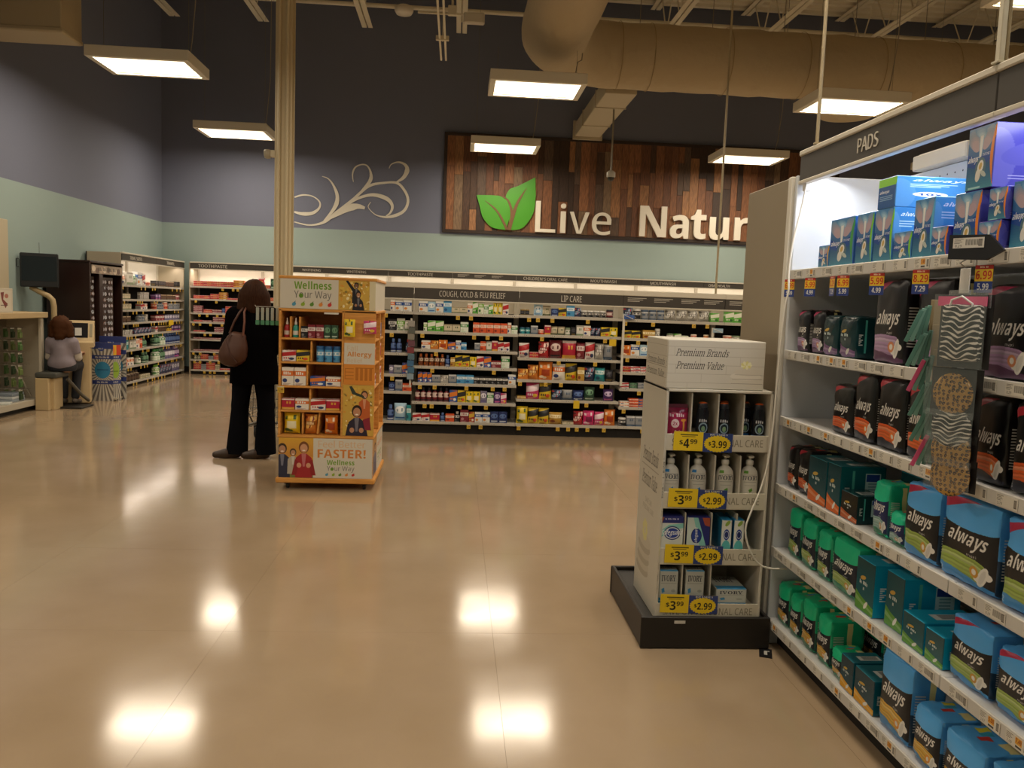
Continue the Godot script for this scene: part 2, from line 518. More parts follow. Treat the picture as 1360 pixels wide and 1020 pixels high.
# one atlas for the small goods far away: 6 x 6 cells, front and side in each
const CELLS := [
	["white-and-blue", "e2e2de", "27519b", "d98a3c", 0], ["orange-and-white", "e8e2d8", "d9702e", "2b3f7a", 0], ["green", "5fae3c", "e8ecd9", "2f6b2a", 1],
	["orange", "d8582c", "f0d9c8", "8d2f1e", 0], ["white", "dfdcd2", "a9a498", "7b8d6d", 2], ["yellow", "dcbd2f", "2d2d2d", "d8572b", 1],
	["light blue", "4a94c4", "e7eef2", "205a93", 0], ["navy", "1f2f63", "5a76ad", "c8cdd8", 3], ["red", "b4203a", "ead9d4", "dba63c", 2],
	["red-and-gold", "a62a2e", "d8b042", "f0e6d6", 1], ["maroon-and-white", "7d2430", "e4dcd4", "b9848b", 0], ["dark green", "2a4b38", "6d9a78", "c6d3c2", 3],
	["grey", "8d9094", "d6d7d8", "43566e", 2], ["black-and-white", "1c1c20", "d9d6d0", "77777a", 0], ["pink", "c23a6c", "f0dbe4", "e9c63e", 1],
	["purple", "4a2c66", "cdb9d9", "d05d9a", 3], ["teal", "2a8b93", "dcebe9", "1c4c66", 0], ["orange patterned", "cf7a2a", "f2c266", "7d2a1c", 4],
	["red patterned", "b2272c", "f0cfc6", "5a1418", 4], ["bright yellow", "e6c71f", "3d5a1e", "efe8c2", 5], ["dark blue", "22314f", "8fa3bf", "bb3a38", 4],
	["pale blue", "a9cbe0", "f2f4f4", "2d62a6", 3], ["amber", "6b3314", "e9dfca", "cb6a25", 0], ["lime-and-white", "e4e7d6", "76b13b", "3a7a35", 0],
	["dark red", "6a1620", "d9c4bb", "1d1b24", 3], ["red-and-white", "e6e0da", "b8262c", "2c3a66", 1], ["cream", "cdc2a6", "8d7f63", "5d6b4a", 2],
	["blue-and-orange", "2c55a0", "e07d2c", "eef0ee", 1], ["black", "17171b", "45454d", "8a6d2e", 3], ["gold", "b98f3a", "f0e2b6", "7d3a1e", 0],
	["lavender", "76728c", "e6e2ee", "4a3f7d", 3], ["green-and-white", "dfe6da", "3f8b45", "c9d8bd", 0], ["brown", "5c4636", "c8b394", "32241b", 2],
	["silver", "a7a39b", "d8d5cd", "5f5a55", 4], ["hot pink", "d02a6f", "f3d7e2", "7d1747", 5], ["bright orange", "dc7a1f", "f6e3c4", "a33c14", 5]]

func build_atlas() -> void:
	var p := Print.new(768, 768, Color("808080"))
	for i in CELLS.size():
		var b := Color(CELLS[i][1]); var c := Color(CELLS[i][2]); var d := Color(CELLS[i][3])
		p.at(0, 0)
		var x := (i % 6) * 128; var y := (i / 6) * 128
		p.rect(x, y, 128, 128, b)
		p.at(x, y)
		match CELLS[i][4]:
			0:
				p.rect(0, 26, 84, 34, c); p.ell(24, 92, 16, 14, d); p.scrawl(14, 32, 56, 20, b.lightened(0.3))
			1:
				p.poly([[0, 30], [84, 8], [84, 56], [0, 74]], c); p.ell(58, 96, 16, 14, d); p.scrawl(10, 82, 40, 16, c)
			2:
				p.rect(0, 0, 84, 18, c); p.scrawl(14, 34, 54, 26, d); p.rect(0, 100, 84, 28, d)
			3:
				p.ell(42, 48, 34, 26, c); p.scrawl(18, 36, 48, 24, b.darkened(0.2)); p.rect(10, 100, 64, 10, d)
			4:
				for k in 9: p.ell(10 + (k * 31) % 70, 22 + (k * 47) % 92, 12 + k % 3 * 4, 9 + k % 4 * 3, c if k % 3 else d, k)
				p.rect(8, 44, 68, 26, b.darkened(0.25)); p.scrawl(14, 48, 56, 18, c.lightened(0.4))
			5:
				p.scrawl(8, 16, 68, 26, c); p.rect(18, 52, 50, 44, d); p.ell(20, 104, 14, 10, c); p.ell(38, 110, 12, 8, c)
		for k in 3: p.rect(12, 112 + k * 5, 52 - k * 9, 2, c.lerp(d, 0.5))
		p.rect(84, 0, 44, 128, b.darkened(0.08))
		p.rect(84, 26, 44, 26, c.lerp(b, 0.3))
		for k in 5: p.rect(92, 66 + k * 9, 28, 3, d)
	art["atlas"] = printed(p, 0.4)

func cell(i: int) -> Array:
	var o: Vector2 = Vector2(i % 6, i / 6) / 6.0
	return [Rect2(o + Vector2(0.002, 0.002), Vector2(0.108, 0.162)), Rect2(o + Vector2(0.112, 0.002), Vector2(0.052, 0.162)), Rect2(o + Vector2(0.002, 0.002), Vector2(0.108, 0.03))]

# ---------------------------------------------------------------- small goods for the far shelves
const NOUN := {"c": "carton", "b": "bottle", "g": "bag", "t": "tub", "s": "box", "h": "pouch", "p": "blister card"}

func goods_mesh(kind: String, ci: int, w: float, h: float, d: float) -> ArrayMesh:
	var key := "%s%d/%.3f/%.3f/%.3f" % [kind, ci, w, h, d]
	if shapes.has(key): return shapes[key]
	var g := G.new()
	var m: ArrayMesh
	var r := cell(ci)
	match kind:
		"c", "s": m = g.box(Vector3(0, h / 2, 0), Vector3(w, h, d), 0.0015, r).mesh()
		"p":
			g.box(Vector3(0, h / 2, -0.004), Vector3(w, h, 0.004), 0.001, r).box(Vector3(0, h * 0.34, 0.008), Vector3(w * 0.6, h * 0.45, 0.02), 0.004, r)
			m = g.mesh()
		"g", "h":
			g.xf = Transform3D(Basis(), Vector3(0, h / 2, 0))
			m = g.bag(Vector3(w, h, d), r[0], ci, 6).mesh()
		"b", "t":
			var q := w / 2
			if kind == "b": g.lathe([Vector2(0.001, 0), Vector2(q * 0.94, 0), Vector2(q, h * 0.03), Vector2(q, h * 0.6), Vector2(q * 0.9, h * 0.68), Vector2(q * 0.5, h * 0.76), Vector2(q * 0.45, h * 0.8)], 12)
			else: g.lathe([Vector2(0.001, 0), Vector2(q * 0.96, 0), Vector2(q, h * 0.03), Vector2(q, h * 0.76), Vector2(q * 0.9, h * 0.8)], 12)
			for i in g.t.size(): g.t[i] = r[0].position + g.t[i] * r[0].size
			m = g.mesh()
			var k := G.new()
			if kind == "b": k.lathe([Vector2(q * 0.5, h * 0.78), Vector2(q * 0.55, h * 0.79), Vector2(q * 0.53, h * 0.99), Vector2(q * 0.4, h), Vector2(0.001, h)], 10)
			else: k.lathe([Vector2(q * 0.98, h * 0.78), Vector2(q * 1.02, h * 0.8), Vector2(q * 1.0, h * 0.98), Vector2(q * 0.8, h), Vector2(0.001, h)], 12)
			k.mesh(m)
			m.surface_set_material(1, mat(CELLS[ci][2] if ci % 2 else CELLS[ci][3], 0.4))
	m.surface_set_material(0, art.atlas)
	shapes[key] = m
	return m

# spec: items parted by «;» — kind+cell width height [count] [depth]; «_ width» leaves a gap; «s» lies flat and stacks
func shelve(spec: String, at: Transform3D, turn: float, x0: float, x1: float, y: float, place: String, row: String) -> void:
	var found := {}
	var x := x0
	for item in spec.split(";"):
		var f := item.strip_edges().split(" ", false)
		if f.is_empty(): continue
		if f[0] == "_":
			x += float(f[1]); continue
		var kind := f[0].left(1); var ci := int(f[0].substr(1))
		var w := float(f[1]); var h := float(f[2]); var n := int(f[3]) if f.size() > 3 else 1
		var d := float(f[4]) if f.size() > 4 else (w if kind in "bt" else minf(0.09, w * 0.8))
		for i in n:
			if x + w > x1 + 0.002: break
			var layers := 1
			var hh := h
			if kind == "s":
				hh = 0.034
				layers = maxi(1, roundi(h / 0.034))
			for l in layers:
				var o := MeshInstance3D.new()
				o.mesh = goods_mesh(kind, ci, w, hh, d)
				var jit := rng.randf_range(-0.012, 0.0)
				o.position = at * Vector3(x + w / 2 + rng.randf_range(0.0, 0.002), y + 0.0005 + l * hh, -0.012 - d / 2 + jit)
				o.rotation.y = turn + rng.randf_range(-0.04, 0.04) * (0.0 if kind in "cs" else 1.0)
				o.name = NOUN[kind].replace(" ", "_")
				var nm: String = CELLS[ci][0] + " " + NOUN[kind]
				if not found.has(nm): found[nm] = []
				if l == 0: found[nm].append([o, found[nm][-1][1] + 1 if found[nm] else 0, 0, layers])
				else: found[nm].append([o, found[nm][-1][1], l, layers])
				add_child(o, true)
			x += w + (0.004 if kind != "b" else 0.006)
	for nm in found:
		var a: Array = found[nm]
		var many: String = (nm + "s").replace("xs", "xes").replace("hs", "hes")
		var noun: String = nm.get_slice(" ", nm.count(" "))
		var piles: int = a[-1][1] + 1
		for e in a:
			var which: String = "only" if piles == 1 else ORD[mini(e[1], 19)]
			var say: String
			if e[3] > 1:
				var lv: String = "lowest" if e[2] == 0 else ("topmost" if e[2] == e[3] - 1 else ORD[e[2]] + " up")
				say = "%s %s, %s pile%s, %s shelf %s" % [lv, nm, which, "" if piles == 1 else " from left", row, place]
			else: say = "%s %s%s, %s shelf %s" % [which, nm, "" if piles == 1 else " from left", row, place]
			tag(e[0], say, noun, "%s on the %s shelf %s" % [many, row, place])

# ---------------------------------------------------------------- shelving
# one bay of shelving; local x runs along it, its front is at z 0 and it stands towards -z
func bay(called: String, label: String, at: Vector3, turn: float, len: float, depth: float, high: float, ys: Array, back: String, o := {}) -> Node3D:
	var t := thing(called, label, "shelving", at, turn, o.get("group", ""))
	var frame: String = o.get("frame", "b9b1a2")
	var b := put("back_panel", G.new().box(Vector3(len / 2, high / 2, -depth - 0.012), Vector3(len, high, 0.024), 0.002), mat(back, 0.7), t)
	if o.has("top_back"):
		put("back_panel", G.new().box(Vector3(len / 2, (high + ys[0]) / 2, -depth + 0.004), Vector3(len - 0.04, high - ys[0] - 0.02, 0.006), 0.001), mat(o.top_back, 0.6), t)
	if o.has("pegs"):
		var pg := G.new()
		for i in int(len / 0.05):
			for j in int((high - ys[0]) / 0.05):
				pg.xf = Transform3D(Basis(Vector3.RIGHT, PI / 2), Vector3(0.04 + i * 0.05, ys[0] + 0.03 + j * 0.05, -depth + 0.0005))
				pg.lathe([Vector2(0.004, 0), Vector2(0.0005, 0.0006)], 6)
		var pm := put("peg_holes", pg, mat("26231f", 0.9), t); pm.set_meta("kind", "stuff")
	for s in [0, 1]:
		var side: int = o.get("ends", 0)
		if side & (1 << s):
			put("end_panel", G.new().box(Vector3(-0.012 if s == 0 else len + 0.012, high / 2, -depth / 2), Vector3(0.022, high, depth), 0.003), mat(o.get("end_color", frame), 0.6), t)
	for x in [0.015, len - 0.015]:
		put("upright", G.new().box(Vector3(x, high / 2, -depth + 0.02), Vector3(0.03, high, 0.03), 0.002), mat(frame, 0.5), t)
	put("kick_plate", G.new().box(Vector3(len / 2, ys[-1] / 2 - 0.02, -0.06), Vector3(len, ys[-1] - 0.045, 0.02), 0.002), mat("17130f", 0.7), t)
	var lip: float = o.get("lip", 0.034)
	var sh: String = o.get("shelf", "c9c4b8")
	for k in ys.size():
		var y: float = ys[k]
		var parts: Array = o.get("split", {}).get(k, [[0.0, len]])
		for seg in parts:
			var a: float = seg[0]; var e: float = seg[1]
			var s := put("shelf", G.new().box(Vector3((a + e) / 2, y - 0.012, -depth / 2), Vector3(e - a - 0.004, 0.022, depth - 0.01), 0.002), mat(sh, 0.5), t)
			put("price_channel", G.new().box(Vector3((a + e) / 2, y - lip / 2 + 0.006, 0.004), Vector3(e - a - 0.004, lip, 0.008), 0.002), mat(o.get("channel", "b3ada2"), 0.4), s)
			if o.has("labels"): o.labels.call(s, a, e, y, lip, k)
	return t

func small_tags(s: Node3D, a: float, e: float, y: float, lip: float, k: int) -> void:
	var x := a + rng.randf_range(0.03, 0.12)
	while x < e - 0.06:
		var w := 0.05
		if rng.randf() < 0.55:
			put("price_tag", shape("tag", func(): return G.new().box(Vector3(0, -0.024, 0), Vector3(0.042, 0.05, 0.002), 0.0).mesh()), art.tag_small, s, Vector3(x, y - lip + 0.012, 0.0105))
		else:
			put("price_label", shape("lab", func(): return G.new().box(Vector3(0, 0, 0), Vector3(0.045, 0.02, 0.0015), 0.0).mesh()), art.label_small, s, Vector3(x, y - lip / 2 + 0.006, 0.0095))
			w = 0.07
		x += w + rng.randf_range(0.03, 0.16)

func shape(key: String, make: Callable) -> ArrayMesh:
	if not shapes.has(key): shapes[key] = make.call()
	return shapes[key]

# ================================================================ the scene
func _ready() -> void:
	rng.seed = 7
	# camera
	var cam := Camera3D.new()
	cam.name = "camera"
	cam.position = Vector3(0, 1.5, 0)
	cam.rotation_degrees = Vector3(-5.43, -4.061, 2.076)
	cam.fov = 50.15
	cam.near = 0.05; cam.far = 80.0
	add_child(cam)
	# environment: indoors, nearly black outside
	var e := Environment.new()
	e.background_mode = Environment.BG_COLOR
	e.background_color = Color(0.01, 0.01, 0.012)
	e.tonemap_mode = Environment.TONE_MAPPER_LINEAR
	e.tonemap_exposure = EXPOSURE
	e.sdfgi_enabled = true; e.ssao_enabled = true; e.ssil_enabled = true
	var we := WorldEnvironment.new()
	we.name = "world"; we.environment = e
	add_child(we)

	sans = SystemFont.new(); sans.font_names = PackedStringArray(["Droid Sans"])
	bold = SystemFont.new(); bold.font_names = PackedStringArray(["Droid Sans"]); bold.font_weight = 700
	serif = SystemFont.new(); serif.font_names = PackedStringArray(["Droid Serif"])
	serif_bold = SystemFont.new(); serif_bold.font_names = PackedStringArray(["Droid Serif"]); serif_bold.font_weight = 700

	# pendant lamps: three in each row across, rows 4 m apart (the nearer rows hang above the frame)
	lamp(-3.92, -10.9, "pendant lamp over the kiosk, nearest and largest at left")
	lamp(0.95, -10.95, "pendant lamp just left of the fat round duct, larger of two", 0.5)
	lamp(5.17, -10.95, "pendant lamp under the round duct, above the dark aisle header")
	lamp(-3.91, -14.95, "small pendant lamp left of the column before the blue wall")
	lamp(0.78, -15.05, "small pendant lamp in front of the plank sign above the leaves")
	lamp(5.23, -15.0, "small pendant lamp before the right part of the plank sign")
	lamp(9.0, -14.7, "small pendant lamp seen through the gap below the aisle header")
	for z in [-6.9, -2.9, 1.1]:
		for x in [-3.92, 0.95, 5.2, 9.4]:
			lamp(x, z, "pendant lamp above the view, %s of the %s nearer row" % [{-3.92: "leftmost", 0.95: "second", 5.2: "third", 9.4: "rightmost"}[x], {-6.9: "first", -2.9: "second", 1.1: "third"}[z]], 0.5 if x == 0.95 and z < -6 else 3.095)
	lamp(9.4, -10.9, "pendant lamp hidden behind the aisle header, right of the round duct")

	make_prints()
	room()
	ceiling()
	plank_sign()
	wall_scroll()
	ducts()
	dental_wall()
	left_shelving()
	cold_run()
	pads_run()
	stand()
	floor_display()
	corner()
	shopper()
	seated()
	rods()

const EXPOSURE := 1.0
const LAMP_POWER := 6.0
const WARM := Color(1.0, 0.935, 0.84)

func lamp(x: float, z: float, label: String, up := 3.095) -> void:
	var t := thing("pendant_lamp", label, "lamp", Vector3(x, 4.3, z), 0, "pendant lamps")
	var w := 1.22; var d := 0.86; var h := 0.13
	var white := mat("e2dac8", 0.5)
	var g := G.new()
	g.box(Vector3(0, h - 0.01, 0), Vector3(w, 0.02, d), 0.004)
	for s in [-1, 1]:
		g.box(Vector3(0, h / 2, s * (d / 2 - 0.01)), Vector3(w, h, 0.02), 0.004)
		g.box(Vector3(s * (w / 2 - 0.01), h / 2, 0), Vector3(0.02, h, d - 0.04), 0.004)
		g.box(Vector3(0, 0.006, s * (d / 2 - 0.04)), Vector3(w - 0.04, 0.012, 0.05), 0.003)
		g.box(Vector3(s * (w / 2 - 0.045), 0.006, 0), Vector3(0.06, 0.012, d - 0.13), 0.003)
	put("housing", shape("lamp_housing", func(): return g.mesh()), white, t)
	if not mats.has("glow"):
		var m := StandardMaterial3D.new()
		m.albedo_color = Color("fff4e0"); m.emission_enabled = true; m.emission = Color(1.0, 0.93, 0.80); m.emission_energy_multiplier = 2.2
		mats.glow = m
	put("glowing_panel", shape("lamp_panel", func(): return G.new().box(Vector3(0, 0.03, 0), Vector3(w - 0.14, 0.012, d - 0.13), 0.003).mesh()), mats.glow, t)
	var c := G.new()
	c.tube([Vector3(w / 2 - 0.12, h, 0), Vector3(w / 2 - 0.08, h + 0.25, 0.02), Vector3(w / 2 - 0.03, h + 0.25 + (up - 0.38) * 0.2, 0.03), Vector3(w / 2 - 0.02, up, 0)], 0.007, 6)
	put("cable", c, mat("9b9180", 0.6), t)
	for s in [-1, 1]:
		put("hanger", G.new().tube([Vector3(s * (w / 2 - 0.1), h, 0.1), Vector3(s * (w / 2 - 0.1), up, 0.1)], 0.0025, 5), mat("77705f", 0.5), t)
	var l := AreaLight3D.new()
	l.name = "lamp_light"
	l.area_size = Vector2(w - 0.14, d - 0.13); l.area_normalize_energy = true
	l.light_energy = LAMP_POWER; l.light_color = WARM; l.shadow_enabled = true; l.area_range = 40.0
	l.position = Vector3(0, 0.015, 0); l.rotation.x = -PI / 2
	t.add_child(l)

func strip(t: Node3D, at: Vector3, len: float, power: float, tint := Color(1, 0.93, 0.86)) -> void:
	put("light_strip", G.new().box(at, Vector3(len, 0.02, 0.03), 0.004), strip_mat(), t)
	var l := AreaLight3D.new()
	l.name = "strip_light"
	l.area_size = Vector2(len, 0.16); l.area_normalize_energy = true; l.light_energy = power; l.light_color = tint; l.shadow_enabled = true; l.area_range = 20.0
	l.position = at + Vector3(0, -0.014, -0.075); l.rotation.x = -PI / 2 - 0.25
	t.add_child(l)

func strip_mat() -> StandardMaterial3D:
	if not mats.has("strip"):
		var m := StandardMaterial3D.new()
		m.albedo_color = Color("ffffff"); m.emission_enabled = true; m.emission = Color(1, 0.95, 0.88); m.emission_energy_multiplier = 0.7
		mats.strip = m
	return mats.strip

# ---------------------------------------------------------------- room
const BACK := -16.4
const LEFT := -5.68
const BAND := 2.86

func noise(seed_: int, freq: float, a: Color, b: Color, size := 512) -> NoiseTexture2D:
	var n := NoiseTexture2D.new()
	n.width = size; n.height = size; n.seamless = true
	var f := FastNoiseLite.new(); f.seed = seed_; f.frequency = freq; f.fractal_octaves = 4
	n.noise = f
	var r := Gradient.new(); r.set_color(0, a); r.set_color(1, b)
	n.color_ramp = r
	return n

func room() -> void:
	var fm := StandardMaterial3D.new()
	fm.albedo_texture = noise(3, 0.008, Color("a08b70"), Color("ab967c"))
	fm.uv1_triplanar = true; fm.uv1_world_triplanar = true; fm.uv1_scale = Vector3(0.35, 0.35, 0.35)
	fm.roughness = 0.14
	fm.roughness_texture = noise(9, 0.02, Color(0.75, 0.75, 0.75), Color(1, 1, 1))
	fm.metallic_specular = 0.5
	var nn := NoiseTexture2D.new(); nn.width = 512; nn.height = 512; nn.seamless = true; nn.as_normal_map = true; nn.bump_strength = 1.0
	var f := FastNoiseLite.new(); f.seed = 5; f.frequency = 0.006; f.fractal_octaves = 3; nn.noise = f
	fm.normal_enabled = true; fm.normal_texture = nn; fm.normal_scale = 0.09
	var base := struct("floor", G.new().box(Vector3(4, -0.16, -6), Vector3(20.4, 0.3, 21.6)), mat("8d7550", 0.8))
	var S := 1.21
	var slab := G.new().box(Vector3(0, -0.005, 0), Vector3(S - 0.0009, 0.01, S - 0.0009)).mesh()
	for i in range(-4, 12):
		for j in range(-11, 4):
			var x := -1.0 + S * (i + 0.5); var z := -3.64 + S * (j + 0.5)
			if x - S / 2 < LEFT - 0.6 or x > 13.0: continue
			put("floor_slab", slab, fm, base, Vector3(x, 0, z))
	var blue := mat("6a6f82", 0.75); var teal := mat("8fa19d", 0.7)
	var two := func(a: Vector3, b: Vector3) -> ArrayMesh:     # wall block painted in two bands
		var lo := G.new().box(Vector3((a.x + b.x) / 2, BAND / 2 - 0.005, (a.z + b.z) / 2), Vector3(b.x - a.x, BAND + 0.01, b.z - a.z))
		var up := G.new().box(Vector3((a.x + b.x) / 2, (BAND + 7.5) / 2, (a.z + b.z) / 2), Vector3(b.x - a.x, 7.5 - BAND, b.z - a.z))
		var m := lo.mesh(); up.mesh(m)
		m.surface_set_material(0, teal); m.surface_set_material(1, blue)
		return m
	struct("wall_back", two.call(Vector3(LEFT - 0.2, 0, BACK - 0.2), Vector3(14.2, 0, BACK)), null)
	struct("wall_left", two.call(Vector3(LEFT - 0.2, 0, BACK), Vector3(LEFT, 0, 4.5)), null)
	struct("wall_right", two.call(Vector3(14, 0, BACK), Vector3(14.2, 0, 4.5)), null)
	struct("wall_front", two.call(Vector3(LEFT - 0.2, 0, 4.5), Vector3(14.2, 0, 4.7)), null)
	struct("trim_1", G.new().box(Vector3(LEFT + 0.02, 1.2, -10.2), Vector3(0.04, 2.3, 1.3), 0.008), mat("b3a88f", 0.5))
	struct("baseboard_left", G.new().box(Vector3(LEFT + 0.01, 0.05, -6), Vector3(0.02, 0.1, 20), 0.004), mat("2b2620", 0.6))
	struct("baseboard_back", G.new().box(Vector3(4, 0.05, BACK + 0.01), Vector3(19, 0.1, 0.02), 0.004), mat("2b2620", 0.6))

func ceiling() -> void:
	var cream := mat("e0d6bd", 0.7)
	var poly := PackedVector2Array()
	var z := 4.7
	var g := G.new()
	while z > BACK - 0.2:            # ribbed steel deck, ribs running across
		for s in [[0.0, 7.46, 0.10, 7.46], [0.10, 7.46, 0.125, 7.40], [0.125, 7.40, 0.235, 7.40], [0.235, 7.40, 0.26, 7.46]]:
			g.facet([Vector3(LEFT - 0.2, s[1], z - s[0]), Vector3(14.2, s[1], z - s[0]), Vector3(14.2, s[3], z - s[2]), Vector3(LEFT - 0.2, s[3], z - s[2])], Vector3.DOWN)
		z -= 0.26
	g.box(Vector3(4.2, 7.56, -6), Vector3(20.3, 0.18, 21.6))
	struct("ceiling", g, cream)
	# open-web joists running front to back, carried at the back wall
	var wb := G.new().tube([Vector3(0, 0, 0), Vector3(0, 0.76, -0.45)], 0.013, 6).mesh()
	var wb2 := G.new().tube([Vector3(0, 0.76, 0), Vector3(0, 0, -0.45)], 0.013, 6).mesh()
	var chord := func(y: float, z1: float) -> ArrayMesh:
		var k := G.new()
		for s in [-1, 1]:
			k.box(Vector3(s * 0.055, y, (4.4 + z1) / 2), Vector3(0.085, 0.008, 4.4 - z1))
			k.box(Vector3(s * 0.016, y + 0.035, (4.4 + z1) / 2), Vector3(0.008, 0.07, 4.4 - z1))
		return k.mesh()
	var bottom: ArrayMesh = chord.call(6.56, -16.0); var top: ArrayMesh = chord.call(7.34, BACK)
	var names := ["above the left lamps", "left of the column", "right of the column", "above the wall scroll", "above the plank sign's left end", "above the round duct's bend", "above the round duct, nearer the bend", "above the middle of the round duct", "above the pads header", "at the far upper right"]
	var i := 0
	for x in [-5.3, -3.7, -1.8, -0.05, 1.85, 3.7, 5.5, 7.4, 9.4, 11.4]:
		var t := thing("ceiling_joist", "cream open-web steel joist " + names[i], "joist", Vector3(x, 0, 0), 0, "ceiling joists")
		put("bottom_chord", bottom, cream, t); put("top_chord", top, cream, t)
		for k in 17:
			put("web_bar", wb if k % 2 == 0 else wb2, cream, t, Vector3(0, 6.57, -8.2 - k * 0.45))
		i += 1
	tag(put("ceiling_pipe", G.new().tube([Vector3(LEFT, 7.0, -16.1), Vector3(13.9, 7.0, -16.1)], 0.04, 10), cream), "thin cream pipe running along the top of the back wall", "pipe")
	# strut channel pointing at the wall with a small emergency unit across it
	var t := thing("strut_channel", "pair of white strut rails hanging above the blue wall, left of the round duct", "strut", Vector3(-0.33, 5.5, 0))
	for s in [-1, 1]:
		put("rail", G.new().box(Vector3(s * 0.04, 0.02, -11.0), Vector3(0.03, 0.04, 6.2), 0.003), cream, t)
	for q in [-8.4, -13.2]: put("hanger", G.new().tube([Vector3(0, 0.03, q), Vector3(0, 1.22, q)], 0.008, 6), cream, t)
	put("clamp", G.new().box(Vector3(0, 0.02, -13.0), Vector3(0.2, 0.07, 0.05), 0.005), cream, t)
	var u := thing("emergency_light", "white twin-head emergency unit on a bar beside the strut rails", "light fitting", Vector3(-0.35, 6.12, -13.7))
	put("bar", G.new().box(Vector3(0, 0, 0), Vector3(0.8, 0.035, 0.035), 0.006), cream, u)
	put("head", G.new().lathe([Vector2(0.001, -0.075), Vector2(0.12, -0.07), Vector2(0.15, -0.02), Vector2(0.15, 0.03), Vector2(0.1, 0.06), Vector2(0.001, 0.065)], 20), mat("d8d0bf", 0.4), u, Vector3(-0.62, 0.02, 0))
	put("battery_box", G.new().box(Vector3(0.5, -0.05, 0), Vector3(0.34, 0.17, 0.12), 0.02), mat("d8d0bf", 0.4), u)
	put("junction_box", G.new().box(Vector3(0.15, 0.05, 0), Vector3(0.14, 0.15, 0.09), 0.01), cream, u)
	put("drop_rod", G.new().tube([Vector3(0.15, 0.1, 0), Vector3(0.15, 0.58, 0)], 0.02, 8), cream, u)

func ducts() -> void:
	var fm := StandardMaterial3D.new()
	fm.albedo_color = Color("b8a789"); fm.roughness = 0.85
	var nn := NoiseTexture2D.new(); nn.width = 512; nn.height = 512; nn.seamless = true; nn.as_normal_map = true; nn.bump_strength = 6.0
	var f := FastNoiseLite.new(); f.seed = 11; f.frequency = 0.01; f.fractal_octaves = 3; nn.noise = f
	fm.normal_enabled = true; fm.normal_texture = nn; fm.normal_scale = 0.6; fm.uv1_scale = Vector3(2, 14, 1)
	var path := []; var rad := []
	var y := 5.26
	for k in 15: path.append(Vector3(1.24, y, -5.0 - k * 0.45))
	for k in range(0, 10): path.append(Vector3(1.24 + 1.0 * (1 - cos(PI / 2 * k / 9.0)), y, -11.5 - 1.0 * sin(PI / 2 * k / 9.0)))
	for k in range(1, 60): path.append(Vector3(2.24 + k * 0.19, y, -12.5))
	for k in path.size(): rad.append(0.465 + (0.012 if k % 7 == 0 else 0.0) + 0.006 * sin(k * 1.7))
	var t := thing("fabric_duct", "huge beige fabric air duct bending to run across the upper right", "duct")
	put("sleeve", G.new().tube(path, rad, 36), fm, t)
	for x in [2.28, 2.75, 3.9, 5.05, 6.2, 7.35, 8.5]:
		var ring := []
		for k in 33: ring.append(Vector3(x, y + 0.479 * cos(TAU * k / 32), -12.5 + 0.479 * sin(TAU * k / 32)))
		put("seam_ring", G.new().tube(ring, 0.0045, 5, false), mat("9c8862", 0.8), t)
	for x in [2.6, 3.7, 4.8, 5.9, 7.0, 8.1]:
		put("hanger_wire", G.new().tube([Vector3(x, y + 0.46, -12.5), Vector3(x, 6.69, -12.5)], 0.006, 5), mat("8d8371", 0.5), t)
	var b := thing("box_duct", "short white square duct reaching from the round duct to the plank sign", "duct", Vector3(2.46, 4.84, 0))
	put("duct_body", G.new().box(Vector3(0, 0.13, -14.64), Vector3(0.5, 0.26, 3.3), 0.01), mat("b7ab92", 0.6), b)
	for z in [-13.9, -15.3]: put("flange", G.new().box(Vector3(0, 0.13, z), Vector3(0.53, 0.29, 0.03), 0.004), mat("b0a48b", 0.6), b)
	put("end_flange", G.new().box(Vector3(0, 0.12, -16.305), Vector3(0.58, 0.36, 0.04), 0.004), mat("b0a48b", 0.6), b)
	tag(put("air_diffuser", G.new().lathe([Vector2(0.001, 0.03), Vector2(0.12, 0.0), Vector2(0.2, 0.05), Vector2(0.28, 0.0), Vector2(0.38, 0.02), Vector2(0.42, 0.08), Vector2(0.3, 0.2), Vector2(0.3, 0.22)], 36), mat("bfae8d", 0.6), self, Vector3(5.9, 4.56, -12.6)), "round cream air diffuser under the fabric duct behind a lamp", "diffuser")
	var d := thing("sheet_metal_duct", "boxy cream sheet-metal duct at the upper left corner", "duct", Vector3(-5.12, 4.4, -10.22))
	put("duct_body", G.new().box(Vector3(0, 0.8, 0), Vector3(1.14, 1.6, 0.52), 0.01), mat("b8a98a", 0.7), d)
	put("rim", G.new().box(Vector3(0, 0.03, 0), Vector3(1.16, 0.05, 0.54), 0.01), mat("b8a98a", 0.7), d)
	for s in [-0.4, 0.4]: put("hanger", G.new().tube([Vector3(s, 1.6, 0), Vector3(s, 2.99, 0)], 0.01, 6), mat("8d8371", 0.5), d)

